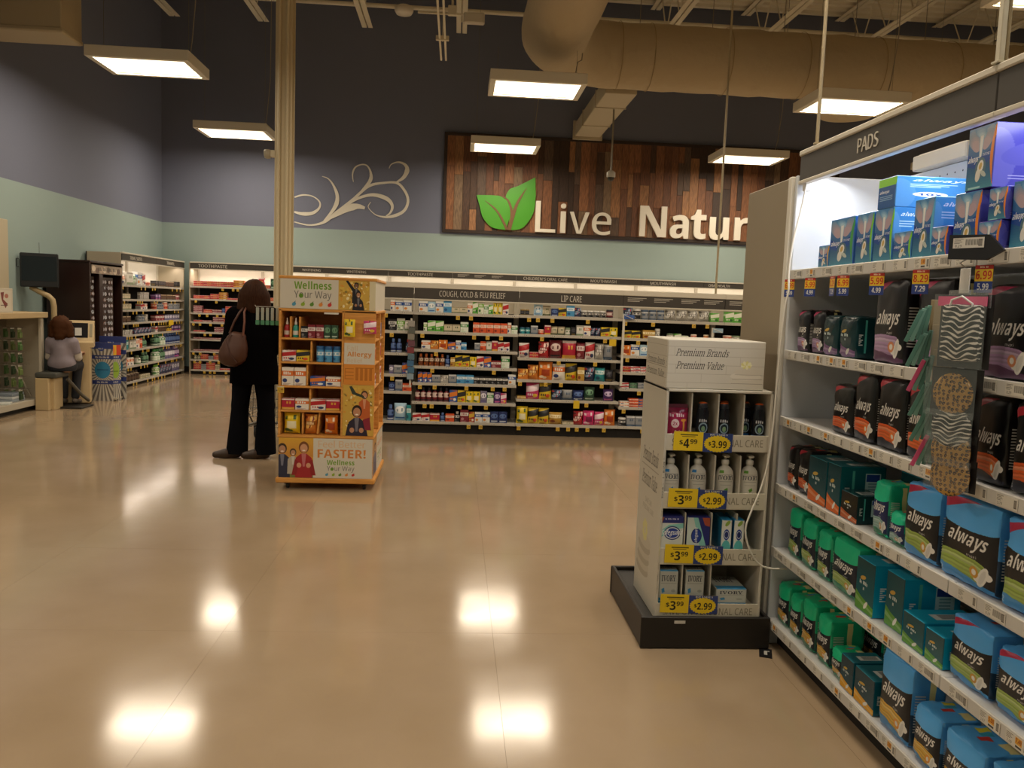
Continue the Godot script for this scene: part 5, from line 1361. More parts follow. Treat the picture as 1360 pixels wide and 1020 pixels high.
func stand() -> void:
	var wood := StandardMaterial3D.new()
	wood.albedo_color = Color("e6a552"); wood.roughness = 0.45
	wood.albedo_texture = noise(31, 0.015, Color("d8d0c4"), Color("ffffff"), 256)
	wood.uv1_triplanar = true; wood.uv1_world_triplanar = true; wood.uv1_scale = Vector3(1.0, 6.0, 1.0)
	var cream := Color("d3cdbf")
	# prints
	var p := Print.new(512, 150, cream)
	p.at(0, 0); wordmark(p, 74, 10, 1.14)
	autumn(p, 312, 0, 200, 150, 3)
	person_print(p, 408, 22, 0.85, "1f1d24", "7d563c", "16120f", 1); person_print(p, 420, 68, 0.95, "23202a", "b5835f", "1d1714", 2)
	p.rect(480, 0, 32, 150, Color("d9cfae"))
	var head := printed(p, 0.4)
	p = Print.new(200, 400, Color("d98a34"))
	p.rect(0, 0, 200, 138, cream)
	p.words("Fall", 20, 16, 66, 34, Color("cdb898"), sans); p.words("Allergy", 20, 56, 160, 42, Color("cf8636"), bold); p.words("Relief", 20, 100, 100, 28, Color("cdb898"), sans)
	for k in 4: p.rect(6, 160 + k * 22, 58, 4, Color("b06a20"))
	for k in 4: p.rect(76 + k * 30, 156, 18, 84, Color("b86e20"))
	p.rect(6, 160, 4, 70, Color("b06a20")); p.rect(76, 156, 118, 5, Color("b06a20"))
	autumn(p, 0, 255, 200, 145, 8)
	var panel := p
	# the big picture below it
	var q := Print.new(200, 340, Color("d9b64a"))
	autumn(q, 0, 0, 200, 340, 9)
	person_print(q, 140, 60, 1.5, "c2602c", "c98f6c", "4a3226", 0)
	q.poly([[150, 90], [60, 60], [40, 10], [56, 6], [84, 50], [130, 66]], Color("2d3a34"))
	person_print(q, 92, 170, 2.2, "2a2338", "c08a68", "2a1a14", 2)
	q.poly([[130, 230], [176, 214], [186, 300], [146, 300]], Color("8a2438"))
	var photo := printed(q, 0.4)
	p = Print.new(560, 256, cream)
	p.rect(0, 0, 206, 256, Color("d89a35"))
	for k in 40: p.rect(0, k * 3, 206, 3, Color("dba83c").lerp(Color("c98a3a"), k / 40.0))
	p.rect(0, 190, 206, 66, Color("7a7a3e"))
	person_print(p, 22, 66, 1.8, "2b2f45", "b98a6c", "3a2a20"); person_print(p, 86, 90, 1.3, "b5aa98", "b98a6c", "4a3a2a"); person_print(p, 150, 56, 2.0, "a3272c", "cf9a78", "7a4a24", 2)
	p.words("Feel Better", 236, 12, 282, 46, Color("d6b38c"), sans); p.words("FASTER!", 232, 70, 288, 54, Color("cf7f34"), bold)
	p.at(0, 0); wordmark(p, 288, 136, 0.94)
	var base := printed(p, 0.4)
	p = Print.new(256, 256, cream)
	p.rect(0, 0, 90, 256, Color("b98a4a")); person_print(p, 50, 70, 1.6, "4a4a6a", "b98a6c", "3a2a20")
	p.words("Feel Better", 110, 30, 130, 30, Color("d6b38c"), sans); p.words("FASTER!", 110, 70, 130, 32, Color("cf7f34"), bold); p.at(0, 0); wordmark(p, 118, 140, 0.6)
	var side := printed(p, 0.4)
	p = Print.new(200, 272, Color("d98a34"))
	p.rect(0, 0, 200, 138, cream)
	p.words("Fall", 20, 16, 66, 34, Color("cdb898"), sans); p.words("Allergy", 20, 56, 160, 42, Color("cf8636"), bold); p.words("Relief", 20, 100, 100, 28, Color("cdb898"), sans)
	for k in 4: p.rect(6, 166 + k * 22, 58, 4, Color("b06a20"))
	for k in 4: p.rect(76 + k * 30, 160, 18, 84, Color("b86e20"))
	p.rect(6, 166, 4, 70, Color("b06a20")); p.rect(76, 160, 118, 5, Color("b06a20"))
	var allergy := printed(p, 0.4)

	var X0 := -1.36; var X1 := -0.62; var zf := -6.45; var D := 0.84; var W := X1 - X0
	var t := thing("rolling_stand", "orange wooden rolling stand of remedies with wellness posters", "display stand", Vector3(X0, 0, zf))
	var xm := 0.49                           # where the shelves end and the poster panel starts
	put("base_box", G.new().box(Vector3(W / 2, 0.25, -D / 2), Vector3(W - 0.01, 0.33, D - 0.02), 0.004), wood, t)
	put("base_tray", G.new().box(Vector3(W / 2, 0.075, -D / 2), Vector3(W + 0.03, 0.04, D + 0.02), 0.006), wood, t)
	put("base_top", G.new().box(Vector3(W / 2, 0.424, -D / 2), Vector3(W + 0.01, 0.022, D), 0.004), wood, t)
	put("base_poster", G.new().box(Vector3(W / 2, 0.254, -0.005), Vector3(W - 0.012, 0.315, 0.004), 0.0), base, t)
	put("side_poster", G.new().box(Vector3(W - 0.004, 0.254, -D / 2), Vector3(0.004, 0.315, D - 0.04), 0.0), side, t)
	for s in [[0.07, -0.06], [W - 0.07, -0.06], [0.07, -D + 0.06], [W - 0.07, -D + 0.06]]:
		var c := put("caster", G.new().box(Vector3(0, 0.047, 0), Vector3(0.05, 0.016, 0.05), 0.003), mat("1d1b1a", 0.5), t, Vector3(s[0], 0, s[1]))
		var wl := G.new(); wl.xf = Transform3D(Basis(Vector3.BACK, PI / 2), Vector3(0.014, 0.028, 0))
		wl.lathe([Vector2(0.001, 0), Vector2(0.024, 0.001), Vector2(0.028, 0.006), Vector2(0.028, 0.022), Vector2(0.024, 0.027), Vector2(0.001, 0.028)], 20)
		put("wheel", wl, mat("141312", 0.5), c)
	# carcass: left side, middle upright, back, right compartments facing the side
	put("side_panel", G.new().box(Vector3(0.009, 0.925, -0.20), Vector3(0.018, 0.98, 0.40), 0.003), wood, t)
	put("upright", G.new().box(Vector3(xm, 0.925, -0.20), Vector3(0.018, 0.98, 0.40), 0.003), wood, t)
	put("back_board", G.new().box(Vector3(W / 2, 0.925, -0.412), Vector3(W, 0.98, 0.02), 0.002), wood, t)
	put("poster_panel", G.new().box(Vector3((xm + W) / 2 + 0.005, 0.925, -0.009), Vector3(W - xm - 0.01, 0.98, 0.018), 0.002), wood, t)
	var sy := [1.195, 1.010, 0.822, 0.632, 0.44]
	for i in 4:
		put("shelf", G.new().box(Vector3(xm / 2 + 0.004, sy[i] - 0.008, -0.20), Vector3(xm - 0.022, 0.016, 0.395), 0.002), wood, t)
	for d in [[0.085, 1.195, 0.16, 0.0], [0.155, 1.195, 0.16, 0.0], [0.245, 1.010, 0.16, 0], [0.215, 0.822, 0.165, 0], [0.24, 0.632, 0.165, 0], [0.185, 0.44, 0.17, 0], [0.30, 0.44, 0.17, -0.09]]:
		var dv := put("divider", G.new().box(Vector3(0, d[2] / 2, -0.19), Vector3(0.014, d[2], 0.34), 0.002), wood, t, Vector3(d[0], d[1] + 0.002, -0.005))
		dv.rotation.z = d[3]
	# shelves on the right flank
	for i in 4:
		put("side_shelf", G.new().box(Vector3(W - 0.12, sy[i] - 0.008 + 0.0, -0.62), Vector3(0.22, 0.016, 0.38), 0.002), wood, t)
		put("side_shelf", G.new().box(Vector3(W - 0.055, sy[i] - 0.008, -0.21), Vector3(0.10, 0.016, 0.37), 0.002), wood, t)
	put("side_panel", G.new().box(Vector3(W - 0.11, 0.925, -D + 0.01), Vector3(0.22, 0.98, 0.018), 0.003), wood, t)
	put("side_panel", G.new().box(Vector3(W - 0.235, 0.925, -0.62), Vector3(0.016, 0.98, 0.40), 0.003), wood, t)
	put("allergy_poster", G.new().box(Vector3((xm + W) / 2 + 0.005, 1.006, 0.001), Vector3(W - xm - 0.014, 0.325, 0.003), 0.0), allergy, t)
	put("family_poster", G.new().box(Vector3((xm + W) / 2 + 0.002, 0.64, 0.001), Vector3(W - xm - 0.012, 0.40, 0.003), 0.0), photo, t)
	# header sign box
	put("header_box", G.new().box(Vector3(W / 2, 1.53, -D / 2), Vector3(W - 0.012, 0.245, D - 0.03), 0.003), mat("c9c2b2", 0.6), t)
	put("header_rail", G.new().box(Vector3(W / 2, 1.66, -D / 2), Vector3(W + 0.01, 0.022, D), 0.004).box(Vector3(W / 2, 1.41, -D / 2), Vector3(W + 0.01, 0.022, D), 0.004), wood, t)
	put("header_poster", G.new().box(Vector3(W / 2, 1.536, -0.008), Vector3(W - 0.014, 0.226, 0.006), 0.0), head, t)
	put("price_label", G.new().box(Vector3(0.02, 0.79, 0.004), Vector3(0.05, 0.05, 0.002)), art.tag_small, t)
	put("flyer", G.new().box(Vector3(0.40, 1.392, 0.006), Vector3(0.11, 0.014, 0.002)), mat("d8d4c8", 0.5), t)

	# goods on the front shelves
	var T := Transform3D(Basis(), Vector3(X0, 0, zf))
	var pl := "of the orange stand"
	shelve("_ .165;c13 .05 .09;c10 .057 .105 2;c11 .052 .105 2;c10 .05 .11", T, 0, 0.0, 0.49, sy[0], pl, "top")
	spray(X0 + 0.052, sy[0], zf - 0.06, "a3272c", "c9c2b8", "red-and-white spray bottle, left slot of the orange stand's top shelf")
	spray(X0 + 0.119, sy[0], zf - 0.06, "2f9a8c", "d8d6cf", "teal-and-white spray bottle, second slot of the orange stand's top shelf")
	shelve("_ .022;c25 .105 .085;c5 .10 .088;_ .045;t6 .060 .125 3", T, 0, 0.0, 0.49, sy[1], pl, ROWS[1])
	shelve("_ .022;c1 .09 .14 2;_ .03;c27 .115 .075;c1 .115 .072", T, 0, 0.0, 0.49, sy[2], pl, ROWS[2])
	shelve("_ .022;c8 .10 .085;c1 .105 .085;_ .012;c25 .115 .085;c8 .105 .085", T, 0, 0.0, 0.49, sy[3], pl, ROWS[3])
	shelve("_ .035;g19 .125 .165;_ .035;g17 .095 .155", T, 0, 0.0, 0.49, sy[4] + 0.001, pl, ROWS[4])
	shelve("_ .352;g35 .10 .15", T, 0, 0.0, 0.49, sy[4] + 0.001, "of the orange stand, past dividers", ROWS[4])
	# two bags hooked on the poster panel
	for d in [["yellow drop bag hooked on the orange stand's poster panel", 19, 0.545, 1.352, 0.085, 0.135], ["dark pink drop bag hooked near the orange stand's right corner", 14, 0.70, 1.345, 0.10, 0.10]]:
		var b := thing("hanging_bag", d[0], "bag", Vector3(X0 + d[2], d[3], zf + 0.035), 0, "bags hooked on the stand")
		var g := G.new(); g.xf = Transform3D(Basis(), Vector3(0, -d[5] / 2, 0))
		put("bag_body", g.bag(Vector3(d[4], d[5], 0.035), cell(d[1])[0], d[1], 8), art.atlas, b)
		put("peg_hook", G.new().tube([Vector3(0, -0.012, -0.035), Vector3(0, -0.012, 0.02), Vector3(0, 0.004, 0.026)], 0.003, 6), mat("8a8a88", 0.3, 1.0), b)
	# slim green-tipped packs hooked on the left flank
	put("side_hook", G.new().tube([Vector3(0.0, 1.425, -0.10), Vector3(-0.20, 1.425, -0.10), Vector3(-0.205, 1.435, -0.10)], 0.003, 6), mat("c9c9c5", 0.3, 0.8), t)
	for i in 5:
		var b := thing("slim_pack", "slim pale pack with green tip hooked on the stand's left flank, %s from left" % ORD[i], "pack", Vector3(X0 - 0.185 + i * 0.038, 1.4225, zf - 0.10), 0.25, "slim packs on the stand's left flank")
		put("pack_body", shape("slimpack", func(): return G.new().box(Vector3(0, -0.055, 0), Vector3(0.024, 0.10, 0.012), 0.004).mesh()), mat("a5aaa2", 0.35), b)
		put("pack_tip", shape("slimtip", func(): return G.new().box(Vector3(0, -0.122, 0), Vector3(0.030, 0.038, 0.014), 0.004).mesh()), mat("4f8f6c", 0.4), b)
	# goods on the right flank, facing right
	var F := Transform3D(Basis(Vector3.UP, PI / 2), Vector3(X1, 0, zf - 0.42))
	var fl := ["c12 .1 .1;c7 .1 .12 2", "c8 .1 .13 3", "c25 .1 .12 3", "g18 .12 .15 2", ""]
	for i in 4: shelve(fl[i], F, PI / 2, 0.02, 0.39, sy[i], "on the stand's right flank", ROWS[i])
	var F2 := Transform3D(Basis(Vector3.UP, PI / 2), Vector3(X1, 0, zf - 0.03))
	for i in 4: shelve(["c21 .08 .11 2", "c8 .08 .12 2", "c25 .08 .1 2", "g18 .1 .15 1"][i] , F2, PI / 2, 0.02, 0.36, sy[i], "on the stand's right front corner", ROWS[i])

func spray(x: float, y: float, z: float, a: String, b: String, label: String) -> void:
	var t := thing("spray_bottle", label, "bottle", Vector3(x, y + 0.0005, z), 0, "spray bottles")
	put("bottle_body", G.new().lathe([Vector2(0.001, 0), Vector2(0.022, 0), Vector2(0.024, 0.005), Vector2(0.024, 0.075), Vector2(0.018, 0.09), Vector2(0.01, 0.1)], 18), mat(a, 0.35), t)
	put("label_band", G.new().lathe([Vector2(0.0242, 0.02), Vector2(0.0246, 0.022), Vector2(0.0246, 0.05), Vector2(0.0242, 0.052)], 18), mat(b, 0.4), t)
	put("nozzle", G.new().lathe([Vector2(0.011, 0.098), Vector2(0.012, 0.118), Vector2(0.006, 0.124), Vector2(0.005, 0.15), Vector2(0.001, 0.152)], 14), mat(b, 0.4), t)

# ---------------------------------------------------------------- the white cardboard display
func floor_display() -> void:
	var card := mat("c8c2b4", 0.7)
	var p := Print.new(640, 310, Color("cbc5b7"))
	for k in 5: p.rect(0, 40 + k * 58, 640, 2, Color("a39a88"))
	for k in 9: p.rect(40 + (k * 173) % 600, 42 + (k % 5) * 58, 2, 56, Color("aaa190"))
	p.words("Premium Brands", 48, 52, 360, 50, Color("2a2622"), serif, 0.3); p.words("Premium Value", 54, 134, 326, 50, Color("2a2622"), serif, 0.3)
	p.ell(528, 256, 120, 34, Color("cdc6b6")); p.ell(520, 224, 104, 26, Color("d6cfc0")); p.ell(536, 196, 98, 24, Color("ccc4b4")); p.rect(430, 240, 200, 3, Color("8f8778")); p.rect(424, 270, 208, 3, Color("8f8778")); p.rect(446, 212, 180, 2, Color("989080"))
	for k in 9: p.ell(520 + 24 * cos(k * 0.7), 150 + 14 * sin(k * 0.7), 14, 9, Color("d9d28a") if k % 2 else Color("e6e2b8"), k * 0.7)
	var head := printed(p, 0.55)
	p = Print.new(320, 256, Color("c2bcae"))
	for k in 4: p.rect(0, 30 + k * 58, 320, 2, Color("9a917f"))
	p.words("Premium Brands", 20, 100, 280, 40, Color("2a2622"), serif, 0.3); p.words("Premium Value", 20, 164, 280, 40, Color("2a2622"), serif, 0.3); p.rect(10, 148, 300, 2, Color("8f8778"))
	var headside := printed(p, 0.55)
	p = Print.new(256, 512, Color("c2bcae"))
	p.words("Premium Brands", 40, 150, 176, 34, Color("2a2622"), serif, 0.3); p.rect(30, 194, 190, 2, Color("8f8778")); p.words("Premium Value", 40, 206, 176, 34, Color("2a2622"), serif, 0.3)
	p.words("SAVE ON", 90, 268, 70, 12, Color("8f8778"), sans); p.words("PERSONAL CARE", 66, 286, 120, 12, Color("8f8778"), sans)
	for k in 6: p.ell(90 + k * 3, 440 - k * 14, 70, 16, Color("bdb5a4") if k % 2 else Color("aaa18f"))
	for k in 7: p.ell(104 + 18 * cos(k * 0.9), 346 + 18 * sin(k * 0.9), 12, 9, Color("cfc88a"))
	var flank := printed(p, 0.55)
	p = Print.new(512, 80, Color("c6bfae"))
	p.words("SAVE ON PERSONAL CARE", 36, 22, 440, 34, Color("77705f"), sans)
	var lip := printed(p, 0.55)
	var x0 := 0.925; var x1 := 1.405; var zf := -3.50; var D := 0.44; var W := x1 - x0
	var tray := thing("display_tray", "black tray base under the white cardboard display", "tray", Vector3(x0, 0, zf))
	put("tray_floor", G.new().box(Vector3(W / 2, 0.07, -0.35), Vector3(W + 0.08, 0.12, 0.66), 0.004), mat("15120f", 0.5), tray)
	put("tray_front", G.new().box(Vector3(W / 2 - 0.01, 0.0755, 0.012), Vector3(W + 0.11, 0.145, 0.018), 0.004), mat("1a1613", 0.45), tray)
	put("tray_side", G.new().box(Vector3(-0.052, 0.0755, -0.34), Vector3(0.018, 0.145, 0.70), 0.004), mat("1a1613", 0.45), tray)
	put("tray_side", G.new().box(Vector3(W + 0.035, 0.0755, -0.34), Vector3(0.018, 0.145, 0.70), 0.004), mat("1a1613", 0.45), tray)
	put("tray_back", G.new().box(Vector3(W / 2 - 0.01, 0.0755, -0.695), Vector3(W + 0.11, 0.145, 0.018), 0.004), mat("1a1613", 0.45), tray)
	put("torn_sticker", G.new().box(Vector3(0.11, 0.125, 0.0215), Vector3(0.05, 0.014, 0.001)), mat("c9c4ba", 0.6), tray)
	var t := thing("cardboard_display", "white cardboard floor display of toiletries with slanting italic slogans", "display stand", Vector3(x0, 0.1305, zf))
	var top := 1.036
	put("side_wall", G.new().box(Vector3(0.006, top / 2, -D / 2), Vector3(0.012, top, D), 0.002), flank, t)
	put("side_wall", G.new().box(Vector3(W - 0.006, top / 2, -D / 2), Vector3(0.012, top, D), 0.002), card, t)
	put("back_wall", G.new().box(Vector3(W / 2, top / 2, -D + 0.006), Vector3(W - 0.024, top, 0.012), 0.002), card, t)
	put("top_panel", G.new().box(Vector3(W / 2, top - 0.006, -D / 2), Vector3(W, 0.012, D), 0.002), card, t)
	var hdr := put("header_box", G.new().box(Vector3(0.215, top + 0.108, -0.20), Vector3(0.436, 0.214, 0.38), 0.003), card, t)
	put("header_print", G.new().box(Vector3(0.215, top + 0.108, -0.0085), Vector3(0.43, 0.208, 0.002)), head, hdr)
	put("header_print", G.new().box(Vector3(-0.004, top + 0.108, -0.20), Vector3(0.002, 0.208, 0.376)), headside, hdr)
	var sy := [0.818, 0.558, 0.304, 0.052]
	for i in 4:
		put("shelf", G.new().box(Vector3(W / 2, sy[i] - 0.006, -D / 2 - 0.004), Vector3(W - 0.026, 0.012, D - 0.022), 0.002), card, t)
		put("front_lip", G.new().box(Vector3(W / 2, sy[i] - 0.017, -0.004), Vector3(W - 0.004, 0.074, 0.006), 0.001), lip, t)
		var up: float = [0.20, 0.185, 0.178, 0.195][i]
		for k in ([0.12, 0.24, 0.355] if i != 3 else [0.12, 0.25]):
			put("divider", G.new().box(Vector3(k, sy[i] + up / 2, -D / 2 - 0.004), Vector3(0.006, up, D - 0.024), 0.001), card, t)
	# price cards stuck to the lips
	var cardart := {}
	for c in [["4.99", "y"], ["3.99", "y"], ["3.99", "b"], ["2.99", "b"]]:
		var g := Print.new(220, 136, Color("e2c11e") if c[1] == "y" else Color("2a3c78"))
		var dk := Color("1b1710")
		if c[1] == "y":
			g.rect(48, 18, 130, 8, Color("4a3f12")); g.rect(60, 32, 100, 5, Color("6b5a18"))
			g.words("$", 44, 60, 26, 36, dk, bold); g.words(c[0].left(1), 74, 50, 44, 66, dk, bold); g.words("99", 124, 52, 52, 34, dk, bold)
		else:
			g.ell(108, 76, 92, 56, Color("e2c11e"))
			for k in 24: g.ell(108 + 92 * cos(TAU * k / 24), 76 + 54 * sin(TAU * k / 24), 9, 7, Color("e2c11e"))
			g.words("BUY 5 SAVE $", 50, 4, 130, 14, Color("d9d6c8"), bold)
			g.words("$", 42, 62, 20, 30, dk, bold); g.words(c[0], 66, 54, 112, 52, dk, bold)
		cardart[c[0] + c[1]] = printed(g, 0.4)
	var rows := ["top", "second", "third", "lowest"]
	for i in 4:
		for k in 2:
			var amount: String = ("4.99" if i == 0 else "3.99") if k == 0 else ("3.99" if i == 0 else "2.99")
			var o := put("price_card", shape("price_card", func(): return G.new().box(Vector3(0, 0, 0), Vector3(0.132, 0.084, 0.0015), 0.0).mesh()), cardart[amount + ("y" if k == 0 else "b")], self,
				Vector3([[1.032, 1.163], [1.022, 1.154], [1.020, 1.150], [1.012, 1.141]][i][k], [0.930, 0.677, 0.424, 0.196][i] + (0.004 if k else 0.008), zf + 0.0042 + 0.0005 * k), [0.05, 0.0][k] * 0.0)
			o.rotation.z = -0.015
			tag(o, "%s price card on the %s lip of the white display" % [["yellow", "blue-and-yellow"][k], rows[i]], "price card", "price cards on the white display")
	display_goods(x0, zf, sy)

func display_goods(x0: float, zf: float, sy: Array) -> void:
	var Y := 0.1305
	# top row: a pink bag and dark body-wash bottles
	var p := Print.new(128, 160, Color("a3244f"))
	p.rect(0, 0, 128, 24, Color("7a1a3a")); p.scrawl(14, 30, 100, 18, Color("e8c7d2")); p.ell(46, 84, 24, 24, Color("e6cfd4")); p.words("2x", 32, 74, 28, 20, Color("a3244f"), bold)
	p.rect(92, 66, 12, 60, Color("e8a24a")); p.ell(98, 66, 18, 8, Color("e8a24a")); p.words("Daisy", 40, 120, 56, 26, Color("f0dbe2"), bold, 0.3)
	var b := thing("razor_bag", "pink-red bag of razors in the display's top left slot", "bag", Vector3(x0 + 0.066, Y + sy[0] + 0.0005, zf - 0.05))
	var g := G.new(); g.xf = Transform3D(Basis(), Vector3(0, 0.065, 0)); put("bag_body", g.bag(Vector3(0.098, 0.13, 0.05), Rect2(0, 0, 1, 1), 3), printed(p, 0.25), b)
	put("hang_header", G.new().box(Vector3(0, 0.136, 0), Vector3(0.09, 0.02, 0.002)), mat("5a1a30", 0.4), b)
	p = Print.new(256, 192, Color("14161f"))
	p.scrawl(88, 72, 80, 18, Color("c9ccd2")); p.ell(128, 128, 30, 34, Color("8aa0b0")); p.ell(128, 128, 22, 26, Color("22303c")); p.ell(128, 134, 12, 18, Color("7fa07a")); p.rect(0, 168, 256, 24, Color("2a5f9a"))
	var dark := printed(p, 0.25)
	var spots := [[0.180, 0.0, "in the second slot from left"], [0.275, 0.0, "in the third slot, front"], [0.300, 0.075, "in the third slot, behind another"], [0.392, 0.06, "in the fourth slot, left and back"], [0.436, 0.0, "in the fourth slot, front right"]]
	for s in spots:
		var t := thing("body_wash_bottle", "dark orange-capped body wash bottle " + s[2] + " of the display", "bottle", Vector3(x0 + s[0], Y + sy[0] + 0.0005, zf - 0.05 - s[1]), 0, "dark bottles in the display's top row")
		t.scale = Vector3(1, 0.76, 1)
		put("bottle_body", shape("bw", func(): return G.new().lathe([Vector2(0.001, 0), Vector2(0.026, 0), Vector2(0.029, 0.006), Vector2(0.030, 0.10), Vector2(0.027, 0.155), Vector2(0.022, 0.175)], 20, 0.7).mesh()), dark, t)
		put("cap", shape("bwc", func(): return G.new().lathe([Vector2(0.0225, 0.174), Vector2(0.023, 0.178), Vector2(0.021, 0.198), Vector2(0.015, 0.204), Vector2(0.001, 0.205)], 18, 0.7).mesh()), mat("22242c", 0.3), t)
		put("cap_ring", shape("bwr", func(): return G.new().lathe([Vector2(0.0185, 0.2005), Vector2(0.019, 0.203), Vector2(0.010, 0.2085), Vector2(0.001, 0.209)], 18, 0.7).mesh()), mat("c4561f", 0.3), t)
	# second row: white pump bottles
	for i in 4:
		var tint := Color("2f7fc0") if i < 2 else Color("5f9a2f")
		if i % 2 == 0:
			p = Print.new(256, 160, Color("d5d1c6"))
			p.rect(92, 30, 26, 14, tint); p.words("IVORY", 90, 56, 76, 22, Color("3a3f4c"), serif_bold); p.rect(96, 50, 62, 2, Color("9a9a94")); p.rect(98, 86, 58, 3, Color("a5a49c"))
			p.rect(104, 104, 46, 2, Color("a5a49c")); p.poly([[122, 128], [134, 118], [136, 132], [126, 142]], tint); p.rect(80, 146, 96, 8, tint.lightened(0.3))
			art["ivory%d" % i] = printed(p, 0.3)
		var t := thing("lotion_bottle", "white pump bottle with %s mark, %s in the display's second row" % [["blue", "green"][i / 2], ["leftmost", "second from left", "third from left", "rightmost"][i]], "bottle", Vector3(x0 + [0.052, 0.175, 0.300, 0.412][i], Y + sy[1] + 0.0005, zf - 0.062), 0, "white pump bottles")
		t.scale = Vector3(1, 0.84, 1)
		put("bottle_body", shape("lotion", func(): return G.new().lathe([Vector2(0.001, 0), Vector2(0.036, 0), Vector2(0.039, 0.006), Vector2(0.0405, 0.05), Vector2(0.040, 0.10), Vector2(0.036, 0.130), Vector2(0.026, 0.148), Vector2(0.015, 0.156), Vector2(0.0145, 0.168)], 24, 0.7, 0.8).mesh()), art["ivory%d" % (i / 2 * 2)], t)
		put("collar", shape("lotc", func(): return G.new().lathe([Vector2(0.016, 0.166), Vector2(0.0175, 0.168), Vector2(0.0165, 0.188), Vector2(0.009, 0.192), Vector2(0.006, 0.194), Vector2(0.006, 0.206)], 16).mesh()), mat("d9d5ca", 0.35), t)
		put("pump_head", shape("lotp", func(): return G.new().box(Vector3(0, 0.212, 0.006), Vector3(0.026, 0.014, 0.04), 0.005).mesh()), mat("d9d5ca", 0.35), t)
	# third row: soap multipacks
	p = Print.new(256, 256, Color("d9ded9"))
	p.rect(0, 0, 160, 40, Color("2a2f78")); p.poly([[0, 0], [30, 0], [14, 44], [0, 44]], Color("b5653a")); p.poly([[0, 90], [60, 50], [160, 40], [160, 66], [70, 84], [0, 130]], Color("8fd0c8")); p.scrawl(34, 12, 90, 9, Color("d8d6e8"))
	p.ell(84, 98, 54, 40, Color("23306f")); p.ell(84, 98, 48, 34, Color("dfe6ea")); p.ell(84, 98, 42, 28, Color("23409a"))
	p.words("Safeguard", 6, 78, 148, 40, Color("f0f2f2"), bold, 0.3); p.rect(100, 170, 40, 6, Color("6b7a80"))
	p.rect(160, 0, 96, 210, Color("2a3f8a")); p.rect(0, 211, 160, 45, Color("2a2f78"))
	var soap := printed(p, 0.3)
	p = Print.new(256, 256, Color("cfdcd6"))
	p.poly([[60, 0], [158, 0], [158, 205], [130, 205]], Color("2a2f78")); p.poly([[98, 0], [150, 0], [158, 60], [120, 50]], Color("b5553a")); p.poly([[40, 0], [70, 0], [146, 205], [100, 205]], Color("8fd0c8"))
	p.ell(66, 112, 36, 44, Color("23306f")); p.ell(66, 112, 30, 38, Color("23409a")); p.words("Safeguard", 52, 64, 26, 96, Color("f0f2f2"), bold, 0.0, 1)
	p.rect(160, 0, 96, 210, Color("2a3f8a")); p.rect(0, 211, 160, 45, Color("2a2f78"))
	var soap2 := printed(p, 0.3)
	p = Print.new(256, 256, Color("dfe2dd"))
	p.ell(90, 26, 40, 14, Color("8fae4a"), -0.3); p.ell(79, 96, 46, 34, Color("23409a")); p.ell(79, 96, 36, 24, Color("dfe6ea")); p.ell(79, 96, 30, 20, Color("23306f")); p.ell(79, 190, 74, 60, Color("5fbcc0"))
	p.rect(160, 0, 96, 210, Color("2f8fc4")); p.rect(0, 211, 160, 45, Color("2f8fc4"))
	var slim := printed(p, 0.3)
	for s in [["soap_multipack", 0.056, 0.106, 0.160, 0.10, soap, "soap multipack with a slanting shield logo, third row's left slot", "soap box"], ["soap_multipack", 0.178, 0.104, 0.160, 0.10, soap2, "soap multipack stood on end, shield logo turned sideways", "soap box"], ["soap_carton", 0.275, 0.045, 0.150, 0.14, slim, "slim soap carton with blue oval, left of the pair", "soap box"], ["soap_carton", 0.332, 0.045, 0.150, 0.14, slim, "slim soap carton with blue oval, right of the pair", "soap box"]]:
		var ms := G.new().box(Vector3(0, s[3] / 2, 0), Vector3(s[2], s[3], s[4]), 0.003, MAP)
		tag(put(s[0], ms, s[5], self, Vector3(x0 + s[1] + (0.035 if s[0] == "soap_carton" else 0.004), Y + sy[2] + 0.0005, zf - 0.014 - s[4] / 2)), s[6], s[7], "soap boxes in the display's third row")
	# lowest row: pale bar-soap boxes
	p = Print.new(256, 256, Color("b9bcb6"))
	p.words("IVORY", 20, 30, 116, 34, Color("2f3440"), serif_bold); p.rect(16, 74, 126, 3, Color("8f948f")); p.poly([[22, 108], [44, 100], [50, 124], [28, 132]], Color("3f86b4")); p.ell(120, 118, 18, 8, Color("9a9e98"))
	p.rect(0, 158, 158, 52, Color("3f8fc0")); p.rect(0, 172, 158, 4, Color("7fb8d8")); p.rect(160, 0, 96, 210, Color("b3b6b0")); p.rect(160, 158, 96, 52, Color("5a9cc4"))
	p.rect(0, 211, 158, 45, Color("c3c6c0")); p.words("IVORY", 30, 216, 96, 16, Color("2f3440"), serif_bold); p.rect(0, 244, 158, 12, Color("3f8fc0"))
	var iv := printed(p, 0.35)
	for s in [["bar_soap_box", 0.060, 0.085, 0.165, 0.06, "left upright pale soap box in the display's lowest row"], ["bar_soap_box", 0.180, 0.085, 0.165, 0.06, "second upright pale soap box in the display's lowest row"], ["bar_soap_box", 0.350, 0.140, 0.085, 0.17, "pale soap box lying flat in the display's lowest right slot"]]:
		tag(put(s[0], G.new().box(Vector3(0, s[3] / 2, 0), Vector3(s[2], s[3], s[4]), 0.003, MAP), iv, self, Vector3(x0 + s[1], Y + sy[3] + 0.0005, zf - 0.016 - s[4] / 2)), s[5], "soap box", "pale soap boxes")

